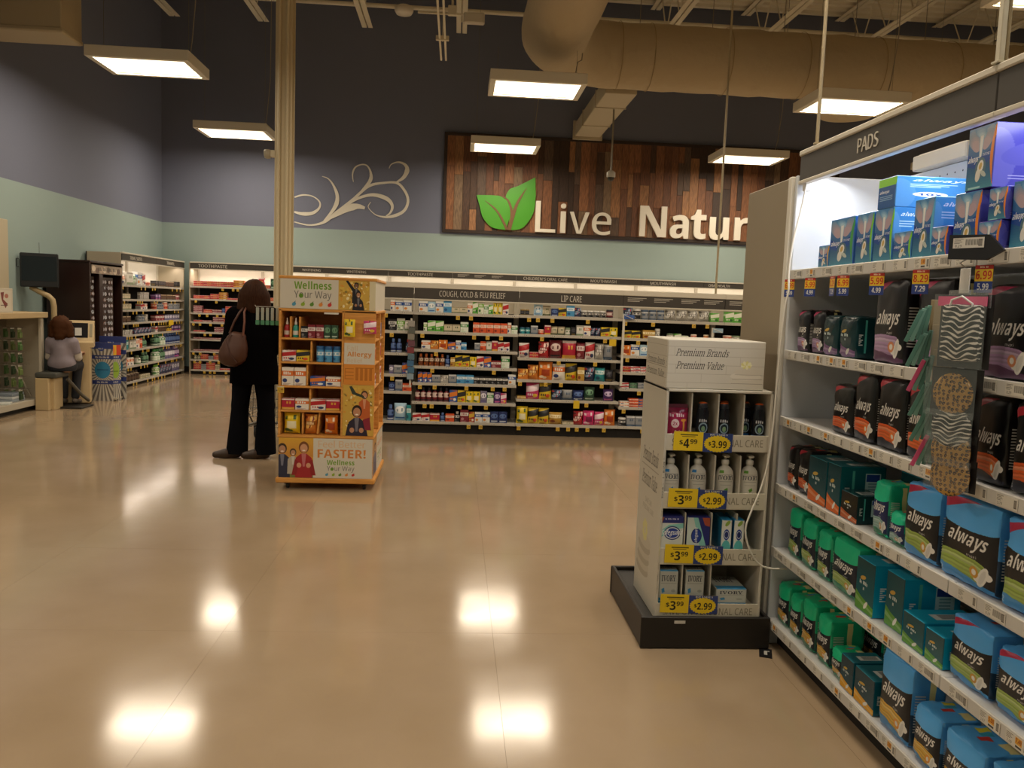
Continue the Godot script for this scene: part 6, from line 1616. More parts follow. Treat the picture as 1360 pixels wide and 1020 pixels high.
# ---------------------------------------------------------------- the corner by the left wall
func corner() -> void:
	# counter with open shelves
	var cx := LEFT + 0.02
	var t := thing("service_counter", "cream-topped counter with open display shelves at the left edge", "counter", Vector3(cx, 0, -10.75))
	put("counter_top", G.new().box(Vector3(0.25, 1.175, 0.75), Vector3(0.52, 0.07, 1.6), 0.006), mat("b89f74", 0.5), t)
	put("end_panel", G.new().box(Vector3(0.24, 0.59, 0.0), Vector3(0.46, 1.1, 0.03), 0.004), mat("aaa08c", 0.6), t)
	put("front_post", G.new().box(Vector3(0.46, 0.59, 0.04), Vector3(0.035, 1.1, 0.06), 0.004), mat("c4bba8", 0.5), t)
	put("back_panel", G.new().box(Vector3(0.02, 0.6, 0.75), Vector3(0.02, 1.08, 1.5), 0.002), mat("8f8674", 0.7), t)
	put("base_deck", G.new().box(Vector3(0.25, 0.10, 0.75), Vector3(0.48, 0.06, 1.55), 0.004).box(Vector3(0.485, 0.10, 0.75), Vector3(0.012, 0.075, 1.55), 0.003), mat("b3ab9a", 0.5), t)
	put("kick_plate", G.new().box(Vector3(0.22, 0.035, 0.75), Vector3(0.4, 0.07, 1.5), 0.002), mat("1d1813", 0.7), t)
	put("brace", G.new().tube([Vector3(0.06, 0.98, 0.3), Vector3(0.36, 0.15, 0.12)], 0.012, 6), mat("a89f8c", 0.5), t)
	for i in 6:
		put("peg_bar", G.new().box(Vector3(0.24, 1.022 - i * 0.15, 0.29), Vector3(0.42, 0.006, 0.006)).box(Vector3(0.24, 1.022 - i * 0.15, 0.36), Vector3(0.42, 0.006, 0.006)).box(Vector3(0.24, 1.022 - i * 0.15, 0.43), Vector3(0.42, 0.006, 0.006)), mat("7a7262", 0.6), t)
	for i in 6:
		for k in 3:
			var o := thing("hanging_pack", "small dark green pack under the counter, %s row down, %s" % [ORD[i], ["far end", "middle", "near end"][k]], "pack", Vector3(cx + 0.16 + 0.12 * k, 1.0 - i * 0.15, -10.46 + k * 0.07), PI / 2, "green packs under the counter")
			put("pack_card", shape("pk", func(): return G.new().box(Vector3(0, -0.05, 0), Vector3(0.085, 0.11, 0.004), 0.001).box(Vector3(0, -0.065, 0.012), Vector3(0.06, 0.07, 0.022), 0.006).mesh()), mat(["4a6a38", "35482c", "6a7a44"][(i + k) % 3], 0.5), o)
			put("pack_header", shape("pkh", func(): return G.new().box(Vector3(0, 0.012, 0), Vector3(0.085, 0.022, 0.005), 0.001).mesh()), mat("b5b0a2", 0.5), o)
	for i in 3:
		tag(put("tray_box", G.new().box(Vector3(0, 0.018, 0), Vector3(0.3, 0.034, 0.30 - i * 0.02), 0.004), mat(["8f98a0", "b5b9bb", "77808a"][i], 0.5), self, Vector3(cx + 0.25, 0.1305 + i * 0.036, -10.27)), ["lowest", "middle", "topmost"][i] + " of three flat grey trays stacked under the counter", "tray", "flat trays under the counter")
	tag(put("leaflet_pad", G.new().box(Vector3(0, 0.01, 0), Vector3(0.22, 0.02, 0.16), 0.003), mat("c9ccc6", 0.5), self, Vector3(cx + 0.34, 0.1305, -9.98), 0.3), "pale leaflet pad lying on the counter's bottom deck", "leaflet")
	tag(put("green_bag", G.new().pack(Vector3(0.16, 0.06, 0.2), 0.025, 0.0, 0.004, 5, [Rect2(0, 0, 1, 1), Rect2(0, 0, 1, 1), Rect2(0, 0, 1, 1)], 6), mat("6f8f3a", 0.4), self, Vector3(cx + 0.3, 0.1615, -9.74)), "light green bag lying on the counter's bottom deck", "bag")
	var p := Print.new(128, 200, Color("c3b9a6"))
	p.rect(8, 8, 112, 184, Color("cbc2b0")); p.poly([[30, 30], [60, 24], [52, 90], [90, 130], [70, 170], [40, 100]], Color("7a3a34")); p.ell(80, 60, 16, 20, Color("a86a5a")); p.rect(30, 140, 60, 6, Color("5a3a34"))
	var f := thing("counter_sign", "small cream framed sign standing on the counter at left", "sign", Vector3(cx + 0.4, 1.2105, -10.0), PI / 2 - 0.5)
	put("sign_board", G.new().box(Vector3(0, 0.14, 0), Vector3(0.2, 0.28, 0.012), 0.003), mat("c3b9a6", 0.5), f)
	put("sign_print", G.new().box(Vector3(0, 0.14, 0.0075), Vector3(0.18, 0.26, 0.002)), printed(p, 0.5), f)
	put("sign_foot", G.new().box(Vector3(0, 0.006, -0.01), Vector3(0.16, 0.012, 0.08), 0.002), mat("b5ab98", 0.5), f)
	# television on its bent pole
	var m := thing("television", "small dark television tilted on a bent cream pole", "television", Vector3(-5.42, 0, -11.2))
	var tv := put("tv_case", G.new().box(Vector3(0, 0, 0), Vector3(0.44, 0.44, 0.09), 0.012), mat("17191c", 0.35), m, Vector3(-0.02, 1.74, 0), 0.4)
	put("screen", G.new().box(Vector3(0.0, 0.02, 0.046), Vector3(0.40, 0.32, 0.004), 0.001), mat("1c2328", 0.15), tv)
	put("tv_handle", G.new().tube([Vector3(-0.23, 0.14, 0), Vector3(-0.26, 0.14, 0), Vector3(-0.26, 0.04, 0), Vector3(-0.23, 0.04, 0)], 0.006, 6), mat("17191c", 0.4), tv)
	put("antenna", G.new().tube([Vector3(0.0, 0.22, -0.02), Vector3(0.0, 0.36, -0.02)], 0.003, 5), mat("3a3a3a", 0.4), tv)
	put("pole", G.new().tube([Vector3(-0.14, 1.52, -0.02), Vector3(-0.05, 1.47, -0.02), Vector3(0.08, 1.41, -0.02), Vector3(0.13, 1.36, -0.02), Vector3(0.145, 1.28, -0.02), Vector3(0.145, 0.9, -0.02), Vector3(0.145, 0.02, -0.02)], 0.035, 12), mat("b09a72", 0.5), m)
	# blood pressure kiosk
	var k := thing("health_kiosk", "beige seated health-check kiosk with a dark screen", "kiosk", Vector3(-4.98, 0, -10.9))
	var beige := mat("c2aa80", 0.5)
	var prof := PackedVector2Array([Vector2(0.0, 0.03), Vector2(0.32, 0.03), Vector2(0.32, 1.08), Vector2(0.29, 1.10), Vector2(0.12, 1.10), Vector2(0.06, 0.86), Vector2(0.06, 0.80), Vector2(0.0, 0.78)])
	var body := G.new(); body.xf = Transform3D(Basis(Vector3.UP, 0.35), Vector3(-0.13, 0, 0.0))
	body.box(Vector3(0.24, 0.40, -0.23), Vector3(0.30, 0.74, 0.34), 0.01)
	put("kiosk_body", body, beige, k)
	var con := G.new(); con.xf = Transform3D(Basis(Vector3.UP, 0.35), Vector3(-0.13, 0, 0.0))
	con.xf = con.xf * Transform3D(Basis(Vector3.UP, PI / 2), Vector3(0.09, 0, -0.06))
	put("console", con.prism(PackedVector2Array([Vector2(0.0, 0.76), Vector2(0.34, 0.76), Vector2(0.34, 1.10), Vector2(0.20, 1.10), Vector2(0.05, 0.84), Vector2(0.0, 0.82)]), 0.0, 0.34), beige, k)
	var sc := put("kiosk_screen", G.new().box(Vector3(0, 0, 0), Vector3(0.22, 0.22, 0.008), 0.002), mat("15151a", 0.2), k)
	sc.transform = Transform3D(Basis(Vector3.UP, 0.35), Vector3(-0.13, 0, 0.0)) * Transform3D(Basis(Vector3.RIGHT, -0.52), Vector3(0.25, 0.975, -0.19))
	var pd := put("side_buttons", G.new().box(Vector3(0, 0, 0), Vector3(0.035, 0.2, 0.012), 0.004), mat("8f8468", 0.5), k)
	pd.transform = Transform3D(Basis(Vector3.UP, 0.35), Vector3(-0.13, 0, 0.0)) * Transform3D(Basis(Vector3.RIGHT, -0.52), Vector3(0.395, 0.975, -0.19))
	var spk := G.new(); spk.xf = Transform3D(Basis(Vector3.UP, 0.35), Vector3(-0.13, 0, 0.0))
	put("coin_slot", spk.box(Vector3(0.24, 0.60, -0.055), Vector3(0.12, 0.13, 0.012), 0.003), mat("2a241c", 0.5), k)
	put("bench_base", G.new().box(Vector3(-0.10, 0.20, 0.30), Vector3(0.16, 0.40, 0.28), 0.006).box(Vector3(-0.02, 0.20, 0.26), Vector3(0.08, 0.40, 0.22), 0.006), beige, k)
	put("bench_seat", G.new().pack(Vector3(0.27, 0.07, 0.34), 0.025, 0.0, 0.0, 1, [Rect2(0, 0, 1, 1), Rect2(0, 0, 1, 1), Rect2(0, 0, 1, 1)], 6), mat("4a4a44", 0.5), k, Vector3(-0.06, 0.436, 0.26))
	put("seat_link", G.new().tube([Vector3(0.1, 0.38, 0.2), Vector3(0.18, 0.16, 0.0), Vector3(0.22, 0.07, -0.12)], 0.022, 8), mat("5a5448", 0.5), k)
	put("foot_plate", G.new().box(Vector3(0.11, 0.012, 0.05), Vector3(0.34, 0.02, 0.36), 0.004), mat("231f1a", 0.6), k)
	tag(put("paper_slip", G.new().box(Vector3(0, 0.05, 0), Vector3(0.08, 0.1, 0.001)), mat("d9d9d2", 0.6), self, Vector3(-4.885, 0.915, -11.03), 0.6), "white paper slip stuck upright on the kiosk screen", "paper")
	# dark brown glasses rack
	var dk := mat("24110c", 0.35)
	var r := thing("glasses_rack", "tall dark brown rack holding two columns of reading glasses", "rack", Vector3(-5.02, 0, -11.72))
	put("near_side", G.new().box(Vector3(-0.30, 0.96, -0.02), Vector3(0.58, 1.86, 0.04), 0.006), dk, r)
	put("far_side", G.new().box(Vector3(-0.30, 0.96, -1.1), Vector3(0.58, 1.86, 0.04), 0.006), dk, r)
	put("back_panel", G.new().box(Vector3(-0.28, 0.96, -0.56), Vector3(0.03, 1.86, 1.04), 0.004), dk, r)
	put("top_panel", G.new().box(Vector3(-0.30, 1.90, -0.56), Vector3(0.60, 0.03, 1.14), 0.006), dk, r)
	put("plinth", G.new().box(Vector3(-0.30, 0.05, -0.56), Vector3(0.56, 0.1, 1.1), 0.006), dk, r)
	put("divider", G.new().box(Vector3(-0.14, 0.96, -0.37), Vector3(0.26, 1.7, 0.12), 0.006), dk, r)
	p = Print.new(256, 32, Color("8a7a68"))
	for i in 9: p.ell(14 + i * 30, 14 + (i * 7) % 9, 15, 11, Color(["c9b8a2", "5a4436", "a8927a"][i % 3]))
	p.scrawl(50, 9, 150, 12, Color("2a1d16"))
	put("picture_strip", G.new().box(Vector3(-0.005, 1.80, -0.56), Vector3(0.012, 0.12, 1.02)), printed(p, 0.4), r)
	for c in 3:
		if c < 2: put("display_column", G.new().box(Vector3(-0.09, 1.0, [-0.17, -0.69][c]), Vector3(0.03, 1.4, [0.24, 0.48][c]), 0.004), mat("3a2a22", 0.5), r)
		for i in 14:
			var g := thing("reading_glasses", "reading glasses, %s from top in the brown rack's %s column" % [ORD[i], ["left", "middle", "right"][c]], "glasses", Vector3(-5.075, 1.63 - i * 0.085, [-11.88, -12.29, -12.51][c] + 0.02 * (i % 2)), PI / 2, "reading glasses on the rack")
			put("frame", shape("specs", func():
				var q := G.new()
				for s in [-1, 1]:
					var ring := []
					for a in 13: ring.append(Vector3(s * 0.044 + 0.036 * cos(TAU * a / 12), 0.025 * sin(TAU * a / 12), 0))
					q.tube(ring, 0.0035, 5, false)
					q.tube([Vector3(s * 0.081, 0.008, 0), Vector3(s * 0.084, 0.006, -0.04)], 0.0025, 4)
				q.tube([Vector3(-0.008, 0.006, 0), Vector3(0.008, 0.006, 0)], 0.003, 4)
				return q.mesh()), mat(["5a4a4c", "a89aa0", "8a6a60", "b5b8c0"][(i * 3 + c) % 4], 0.25), g)
			put("lenses", shape("specl", func():
				var q := G.new()
				for s in [-1, 1]:
					q.xf = Transform3D(Basis(Vector3.RIGHT, PI / 2), Vector3(s * 0.044, 0, 0))
					q.lathe([Vector2(0.001, -0.001), Vector2(0.027, -0.001), Vector2(0.027, 0.001), Vector2(0.001, 0.0012)], 12)
				return q.mesh()), mat(["b5b5bd", "9aa0a8"][i % 2], 0.1), g)
	# printed cardboard bin
	p = Print.new(256, 512, Color("c3bdb0"))
	for i in 28:
		var a := TAU * i / 28
		p.poly([Vector2(128, 270), Vector2(128, 270) + Vector2(cos(a), sin(a)) * 420, Vector2(128, 270) + Vector2(cos(a + 0.11), sin(a + 0.11)) * 420], Color("6f6b68"))
	p.rect(0, 0, 256, 54, Color("2c3a78")); p.ell(110, 54, 40, 20, Color("33458a")); p.scrawl(80, 46, 60, 14, Color("c9c4b8"))
	p.rect(0, 110, 256, 34, Color("2c3a78")); p.scrawl(40, 120, 170, 14, Color("c9c4b8"))
	p.ell(128, 240, 96, 74, Color("2f7fa8")); p.rect(60, 232, 140, 12, Color("1f5f88"))
	p.rect(0, 330, 256, 34, Color("2c3a78")); p.scrawl(60, 340, 130, 14, Color("c9c4b8"))
	var bin1 := printed(p, 0.5)
	p.rect(0, 20, 256, 90, Color("e0b02a")); p.rect(150, 20, 106, 90, Color("c8442a")); p.ell(76, 64, 36, 30, Color("e8862a"))
	p.ell(128, 240, 90, 74, Color("8fae3a")); p.rect(60, 248, 130, 8, Color("5f7f22"))
	var bin2 := printed(p, 0.5)
	var b := thing("dump_bin", "white-and-blue sunburst cardboard bin beside the kiosk", "bin", Vector3(-4.76, 0, -11.55))
	put("front_wall", G.new().box(Vector3(-0.04, 0.40, 0.0), Vector3(0.28, 0.80, 0.008)), bin1, b)
	put("side_wall", G.new().box(Vector3(0.145, 0.40, -0.09), Vector3(0.15, 0.80, 0.008)), bin2, b, Vector3.ZERO, 0.0)
	b.get_node("side_wall").transform = Transform3D(Basis(Vector3.UP, 0.85), Vector3(0.10 - 0.145 * cos(0.85) + 0.10 * cos(0.85) , 0, 0.0 + 0.09 * cos(0.85) + 0.03))
	put("side_wall", G.new().box(Vector3(-0.18, 0.40, -0.12), Vector3(0.008, 0.80, 0.24)), bin2, b)
	put("back_wall", G.new().box(Vector3(0.0, 0.44, -0.245), Vector3(0.36, 0.88, 0.008)), bin1, b)
	put("bin_floor", G.new().box(Vector3(-0.02, 0.03, -0.12), Vector3(0.3, 0.02, 0.23)), mat("a89f8c", 0.6), b)

# ---------------------------------------------------------------- people
func hand(g: G, wrist: Vector3, dir: Vector3, side: Vector3, palm: Vector3, k := 1.0, curl := 0.9) -> void:
	var b := []
	var kn := wrist + dir * 0.085 * k
	b.append([wrist, wrist + dir * 0.03 * k, 0.024 * k, 0.026 * k])
	for i in 4:
		var o := side * (0.030 - i * 0.020) * k
		b.append([wrist + dir * 0.02 * k + o * 0.7, kn + o, 0.016 * k, 0.0125 * k])
		var L: float = [0.042, 0.047, 0.044, 0.034][i] * k
		var d1 := (dir + palm * curl * 0.6).normalized(); var d2 := (dir * 0.4 + palm * curl).normalized(); var d3 := (palm * curl - dir * 0.3).normalized()
		var p1 := kn + o + d1 * L; var p2 := p1 + d2 * L * 0.65; var p3 := p2 + d3 * L * 0.5
		b.append([kn + o, p1, 0.0095 * k, 0.0088 * k]); b.append([p1, p2, 0.0088 * k, 0.0082 * k]); b.append([p2, p3, 0.0082 * k, 0.0072 * k])
	var tb := wrist + dir * 0.022 * k + side * 0.024 * k
	var t1 := tb + (side * 0.8 + dir * 0.7 + palm * 0.4).normalized() * 0.042 * k
	b.append([tb, t1, 0.015 * k, 0.011 * k]); b.append([t1, t1 + (dir * 0.8 + palm * 0.7).normalized() * 0.03 * k, 0.0105 * k, 0.009 * k])
	g.skin(b, 0.0042 * k, 0.006 * k)

func head_skin(g: G, c: Vector3, f: Vector3, k := 1.0) -> void:   # c centre of the skull, f facing
	var r := f.cross(Vector3.UP).normalized()
	var b := [[c + f * -0.015 * k + Vector3.UP * 0.02 * k, c + f * 0.02 * k + Vector3.UP * 0.015 * k, 0.083 * k, 0.078 * k],
		[c + f * 0.03 * k - Vector3.UP * 0.03 * k, c + f * 0.045 * k - Vector3.UP * 0.085 * k, 0.062 * k, 0.036 * k],
		[c + f * 0.095 * k + Vector3.UP * 0.005 * k, c + f * 0.112 * k - Vector3.UP * 0.032 * k, 0.009 * k, 0.014 * k],
		[c + f * 0.088 * k - Vector3.UP * 0.062 * k + r * 0.02 * k, c + f * 0.088 * k - Vector3.UP * 0.062 * k - r * 0.02 * k, 0.009 * k, 0.009 * k],
		[c + f * 0.085 * k + Vector3.UP * 0.03 * k + r * 0.05 * k, c + f * 0.085 * k + Vector3.UP * 0.03 * k - r * 0.05 * k, 0.012 * k, 0.012 * k],
		[c - Vector3.UP * 0.05 * k - f * 0.02 * k, c - Vector3.UP * 0.17 * k - f * 0.025 * k, 0.052 * k, 0.055 * k]]
	for s in [-1, 1]:
		b.append([c + r * s * 0.082 * k + Vector3.UP * 0.012 * k, c + r * s * 0.084 * k - Vector3.UP * 0.025 * k, 0.015 * k, 0.010 * k])
	g.skin(b, 0.006 * k, 0.018 * k)

func shopper() -> void:
	var V := func(x, y, z): return Vector3(x, y, z)
	var t := thing("person", "woman seen from behind in a long black coat with brown shoulder bag", "person", Vector3(-1.86, 0, -7.74))
	var skin := mat("a87b5c", 0.6)
	# body: one figure
	var g := G.new()
	var arms := []
	var bones := [[V.call(0, 1.00, 0), V.call(0, 1.20, -0.01), 0.125, 0.13], [V.call(-0.07, 0.95, 0), V.call(0.07, 0.95, 0), 0.12, 0.12], [V.call(-0.10, 1.31, -0.01), V.call(0.10, 1.31, -0.01), 0.085, 0.085],
		[V.call(0, 1.33, 0), V.call(0, 1.42, 0), 0.06, 0.055]]
	for s in [-1, 1]:
		var hip: Vector3 = V.call(s * 0.085, 0.90, 0.0); var knee: Vector3 = V.call(s * 0.115, 0.48, -0.01); var an: Vector3 = V.call(s * 0.125, 0.085, 0.02)
		bones.append([hip, knee, 0.088, 0.06]); bones.append([knee, an, 0.058, 0.04])
		bones.append([an, an + V.call(-0.13, -0.045, 0.02), 0.038, 0.028])
		var sh: Vector3 = V.call(s * 0.175, 1.32, 0); var el: Vector3 = V.call(s * 0.235, 1.06, -0.03); var wr: Vector3 = V.call(s * 0.17, 1.02, -0.28)
		bones.append([sh, el, 0.052, 0.042]); bones.append([el, wr, 0.042, 0.028])
		arms.append([sh, el, wr, s])
	g.skin(bones, 0.013, 0.05)
	head_skin(g, V.call(0.01, 1.525, -0.01), Vector3(-0.25, -0.05, -0.97).normalized())
	for a in arms: hand(g, a[2], Vector3(-0.1 * a[3], -0.05, -1).normalized(), Vector3(-a[3], 0, 0), Vector3.DOWN)
	put("body", g, skin, t)
	for s in [-1, 1]:
		put("eye", G.new().lathe([Vector2(0.001, -0.011), Vector2(0.008, -0.008), Vector2(0.011, 0), Vector2(0.008, 0.008), Vector2(0.001, 0.011)], 12), mat("e8e4de", 0.2), t, Vector3(0.01 - 0.022 + s * 0.03, 1.535, -0.088))
	# black coat to mid-thigh
	g = G.new()
	bones = [[V.call(-0.06, 1.10, 0.0), V.call(-0.075, 0.68, 0.0), 0.135, 0.14], [V.call(0.06, 1.10, 0.0), V.call(0.10, 0.68, 0.01), 0.135, 0.14], [V.call(-0.08, 1.29, 0.0), V.call(0.08, 1.29, 0.0), 0.115, 0.115],
		[V.call(0, 1.18, 0), V.call(0, 0.70, 0.0), 0.15, 0.14], [V.call(-0.15, 1.33, 0), V.call(0.15, 1.33, 0), 0.075, 0.075], [V.call(0, 1.36, 0.005), V.call(0, 1.42, 0.005), 0.085, 0.07]]
	for a in arms:
		bones.append([a[0] + V.call(0, -0.01, 0), a[1], 0.078, 0.062]); bones.append([a[1], a[2] + (a[1] - a[2]) * 0.12, 0.062, 0.045])
	g.skin(bones, 0.013, 0.05)
	for i in g.v.size(): g.v[i].y = maxf(g.v[i].y, 0.70)
	put("coat", g, mat("0a090b", 0.95, 0.0, 0.1), t)
	put("coat_collar", G.new().lathe([Vector2(0.078, 1.40), Vector2(0.085, 1.41), Vector2(0.080, 1.455), Vector2(0.070, 1.45)], 20), mat("0a090b", 0.95, 0.0, 0.1), t)
	# dark trousers, flared at the hem
	g = G.new()
	bones = []
	for s in [-1, 1]:
		bones.append([V.call(s * 0.085, 0.88, 0.0), V.call(s * 0.118, 0.50, 0.0), 0.105, 0.078]); bones.append([V.call(s * 0.118, 0.50, 0.0), V.call(s * 0.13 - 0.012, 0.03, 0.02), 0.076, 0.100])
	g.skin(bones, 0.013, 0.02)
	for i in g.v.size(): g.v[i].y = maxf(g.v[i].y, 0.045)
	put("trousers", g, mat("101116", 0.95, 0.0, 0.15), t)
	for s in [-1, 1]:
		g = G.new()
		var a: Vector3 = V.call(s * 0.13 - 0.005, 0.042, 0.03)
		g.skin([[a, a + V.call(-0.10, -0.002, 0.03), 0.042, 0.046], [a + V.call(-0.10, -0.002, 0.03), a + V.call(-0.185, -0.008, 0.045), 0.046, 0.032]], 0.010, 0.02)
		for i in g.v.size(): g.v[i].y = maxf(g.v[i].y, 0.003)
		put("shoe", g, mat("3a2a1f", 0.5), t)
	# brown bob
	g = G.new()
	g.skin([[V.call(0.01, 1.54, 0.0), V.call(0.01, 1.555, 0.025), 0.105, 0.105], [V.call(-0.055, 1.50, 0.03), V.call(-0.075, 1.40, 0.03), 0.078, 0.066], [V.call(0.075, 1.50, 0.03), V.call(0.095, 1.39, 0.03), 0.078, 0.066], [V.call(0.01, 1.50, 0.045), V.call(0.015, 1.40, 0.05), 0.09, 0.075]], 0.009, 0.03)
	var hn := FastNoiseLite.new(); hn.seed = 12; hn.frequency = 1.0
	for i in g.v.size():
		var a := atan2(g.v[i].x - 0.01, g.v[i].z - 0.02)
		var low := clampf((1.52 - g.v[i].y) / 0.15, 0.0, 1.0)
		g.v[i] += g.n[i] * (0.007 * hn.get_noise_2d(a * 9.0, g.v[i].y * 3.0) + 0.010 * low * hn.get_noise_2d(a * 4.0 + 7, g.v[i].y * 9.0))
	var hm := StandardMaterial3D.new(); hm.albedo_color = Color("4a2d1c"); hm.roughness = 0.65; hm.metallic_specular = 0.25
	hm.albedo_texture = noise(77, 0.05, Color("8a8a8a"), Color("ffffff"), 256); hm.uv1_triplanar = true; hm.uv1_scale = Vector3(9, 1.2, 9)
	put("hair", g, hm, t)
	# bag on her left shoulder
	var b := thing("shoulder_bag", "slouchy brown leather bag hanging from the woman's left shoulder", "bag", Vector3(-1.995, 0, -7.585))
	g = G.new()
	g.skin([[V.call(-0.05, 0.96, 0), V.call(0.035, 0.97, 0.0), 0.075, 0.075], [V.call(-0.035, 1.04, 0), V.call(0.045, 1.05, 0.0), 0.072, 0.066], [V.call(0.0, 1.13, 0), V.call(0.06, 1.13, 0), 0.048, 0.042], [V.call(-0.055, 0.935, 0), V.call(0.0, 0.93, 0), 0.062, 0.062]], 0.009, 0.07)
	var bn := FastNoiseLite.new(); bn.seed = 5; bn.frequency = 7.0
	for i in g.v.size(): g.v[i] += g.n[i] * 0.010 * bn.get_noise_3dv(g.v[i] * Vector3(1, 2.2, 1))
	for i in g.v.size(): g.v[i].z *= 0.7
	put("bag_body", g, mat("4c2c1e", 0.5), b)
	put("strap", G.new().tube([V.call(-0.04, 1.16, 0.01), V.call(0.0, 1.27, 0.0), V.call(0.045, 1.36, -0.02), V.call(0.075, 1.412, -0.10), V.call(0.07, 1.38, -0.20)], 0.010, 8), mat("4c2c1e", 0.5), b)
	put("strap", G.new().tube([V.call(0.085, 1.14, 0.03), V.call(0.095, 1.27, 0.02), V.call(0.085, 1.36, -0.01), V.call(0.09, 1.415, -0.10), V.call(0.08, 1.38, -0.20)], 0.010, 8), mat("6a4030", 0.5), b)
	put("bag_seam", G.new().tube([V.call(-0.02, 1.17, 0.035), V.call(-0.06, 1.10, 0.055), V.call(-0.02, 0.98, 0.072), V.call(0.04, 0.90, 0.06)], 0.004, 6), mat("4a2b20", 0.5), b)
	cart()

func cart() -> void:
	var t := thing("shopping_cart", "grey wire shopping cart in front of the woman in black", "cart", Vector3(-1.87, 0, -8.12))
	var wire := mat("8a8780", 0.35, 0.6)
	var g := G.new()
	var w0 := 0.27; var w1 := 0.23
	for i in 8:      # hoops round the basket
		var f := i / 7.0
		var y := 0.32 + f * 0.62; var z0 := -0.10 + 0.06 * (1 - f) - 0.04; var z1 := -0.92 + 0.10 * (1 - f); var a := w0 - 0.03 * (1 - f)
		g.tube([Vector3(-a, y, z0), Vector3(-a + 0.03, y, z1), Vector3(a - 0.03, y, z1), Vector3(a, y, z0), Vector3(-a, y, z0)], 0.0045 if i < 7 else 0.008, 5)
	for s in [-1, 1]:
		for k in 12:
			var z := -0.12 - k * 0.07
			g.tube([Vector3(s * (w0 - 0.004), 0.94, z), Vector3(s * (w0 - 0.03), 0.32, z)], 0.0035, 4)
	for k in 9:
		var x := -0.22 + k * 0.055
		g.tube([Vector3(x, 0.94, -0.14), Vector3(x, 0.32, -0.10), Vector3(x, 0.32, -0.82), Vector3(x, 0.94, -0.92)], 0.0035, 4)
	var bm := put("basket", g, wire, t)
	put("handle", G.new().tube([Vector3(-0.26, 1.0, 0.06), Vector3(0.26, 1.0, 0.06)], 0.014, 10), mat("2a2826", 0.4), t)
	g = G.new()
	for s in [-1, 1]:
		g.tube([Vector3(s * 0.26, 1.0, 0.06), Vector3(s * 0.27, 0.94, -0.10), Vector3(s * 0.26, 0.50, -0.12), Vector3(s * 0.25, 0.20, 0.02), Vector3(s * 0.23, 0.16, -0.75)], 0.013, 8)
		g.tube([Vector3(s * 0.24, 0.52, -0.12), Vector3(s * 0.22, 0.20, -0.55)], 0.010, 6)
	g.tube([Vector3(-0.23, 0.16, -0.75), Vector3(0.23, 0.16, -0.75)], 0.012, 8)
	put("frame", g, mat("6a6862", 0.4, 0.5), t)
	g = G.new()
	for k in 7: g.tube([Vector3(-0.2 + k * 0.066, 0.22, -0.05), Vector3(-0.18 + k * 0.06, 0.18, -0.72)], 0.004, 4)
	put("lower_rack", g, wire, t)
	for s in [[-0.22, -0.72], [0.22, -0.72], [-0.24, 0.0], [0.24, 0.0]]:
		var c := put("caster", G.new().box(Vector3(0, 0.13, 0), Vector3(0.04, 0.06, 0.05), 0.006).box(Vector3(-0.021, 0.085, 0.01), Vector3(0.004, 0.1, 0.03), 0.001).box(Vector3(0.021, 0.085, 0.01), Vector3(0.004, 0.1, 0.03), 0.001), mat("3a3835", 0.4, 0.5), t, Vector3(s[0], 0, s[1]))
		var wl := G.new(); wl.xf = Transform3D(Basis(Vector3.BACK, PI / 2), Vector3(0.014, 0.0635, 0.01))
		put("wheel", wl.lathe([Vector2(0.001, 0), Vector2(0.055, 0.001), Vector2(0.062, 0.006), Vector2(0.062, 0.022), Vector2(0.055, 0.027), Vector2(0.001, 0.028)], 24), mat("1c1b1a", 0.5), c)
		var hb := G.new(); hb.xf = Transform3D(Basis(Vector3.BACK, PI / 2), Vector3(0.018, 0.0635, 0.01))
		put("hub", hb.lathe([Vector2(0.001, -0.001), Vector2(0.032, 0.0), Vector2(0.032, 0.036), Vector2(0.001, 0.037)], 16), mat("8a8780", 0.4), c)
	put("child_seat", G.new().box(Vector3(0, 0.74, -0.13), Vector3(0.44, 0.18, 0.012), 0.004), mat("3f3d52", 0.5), t)

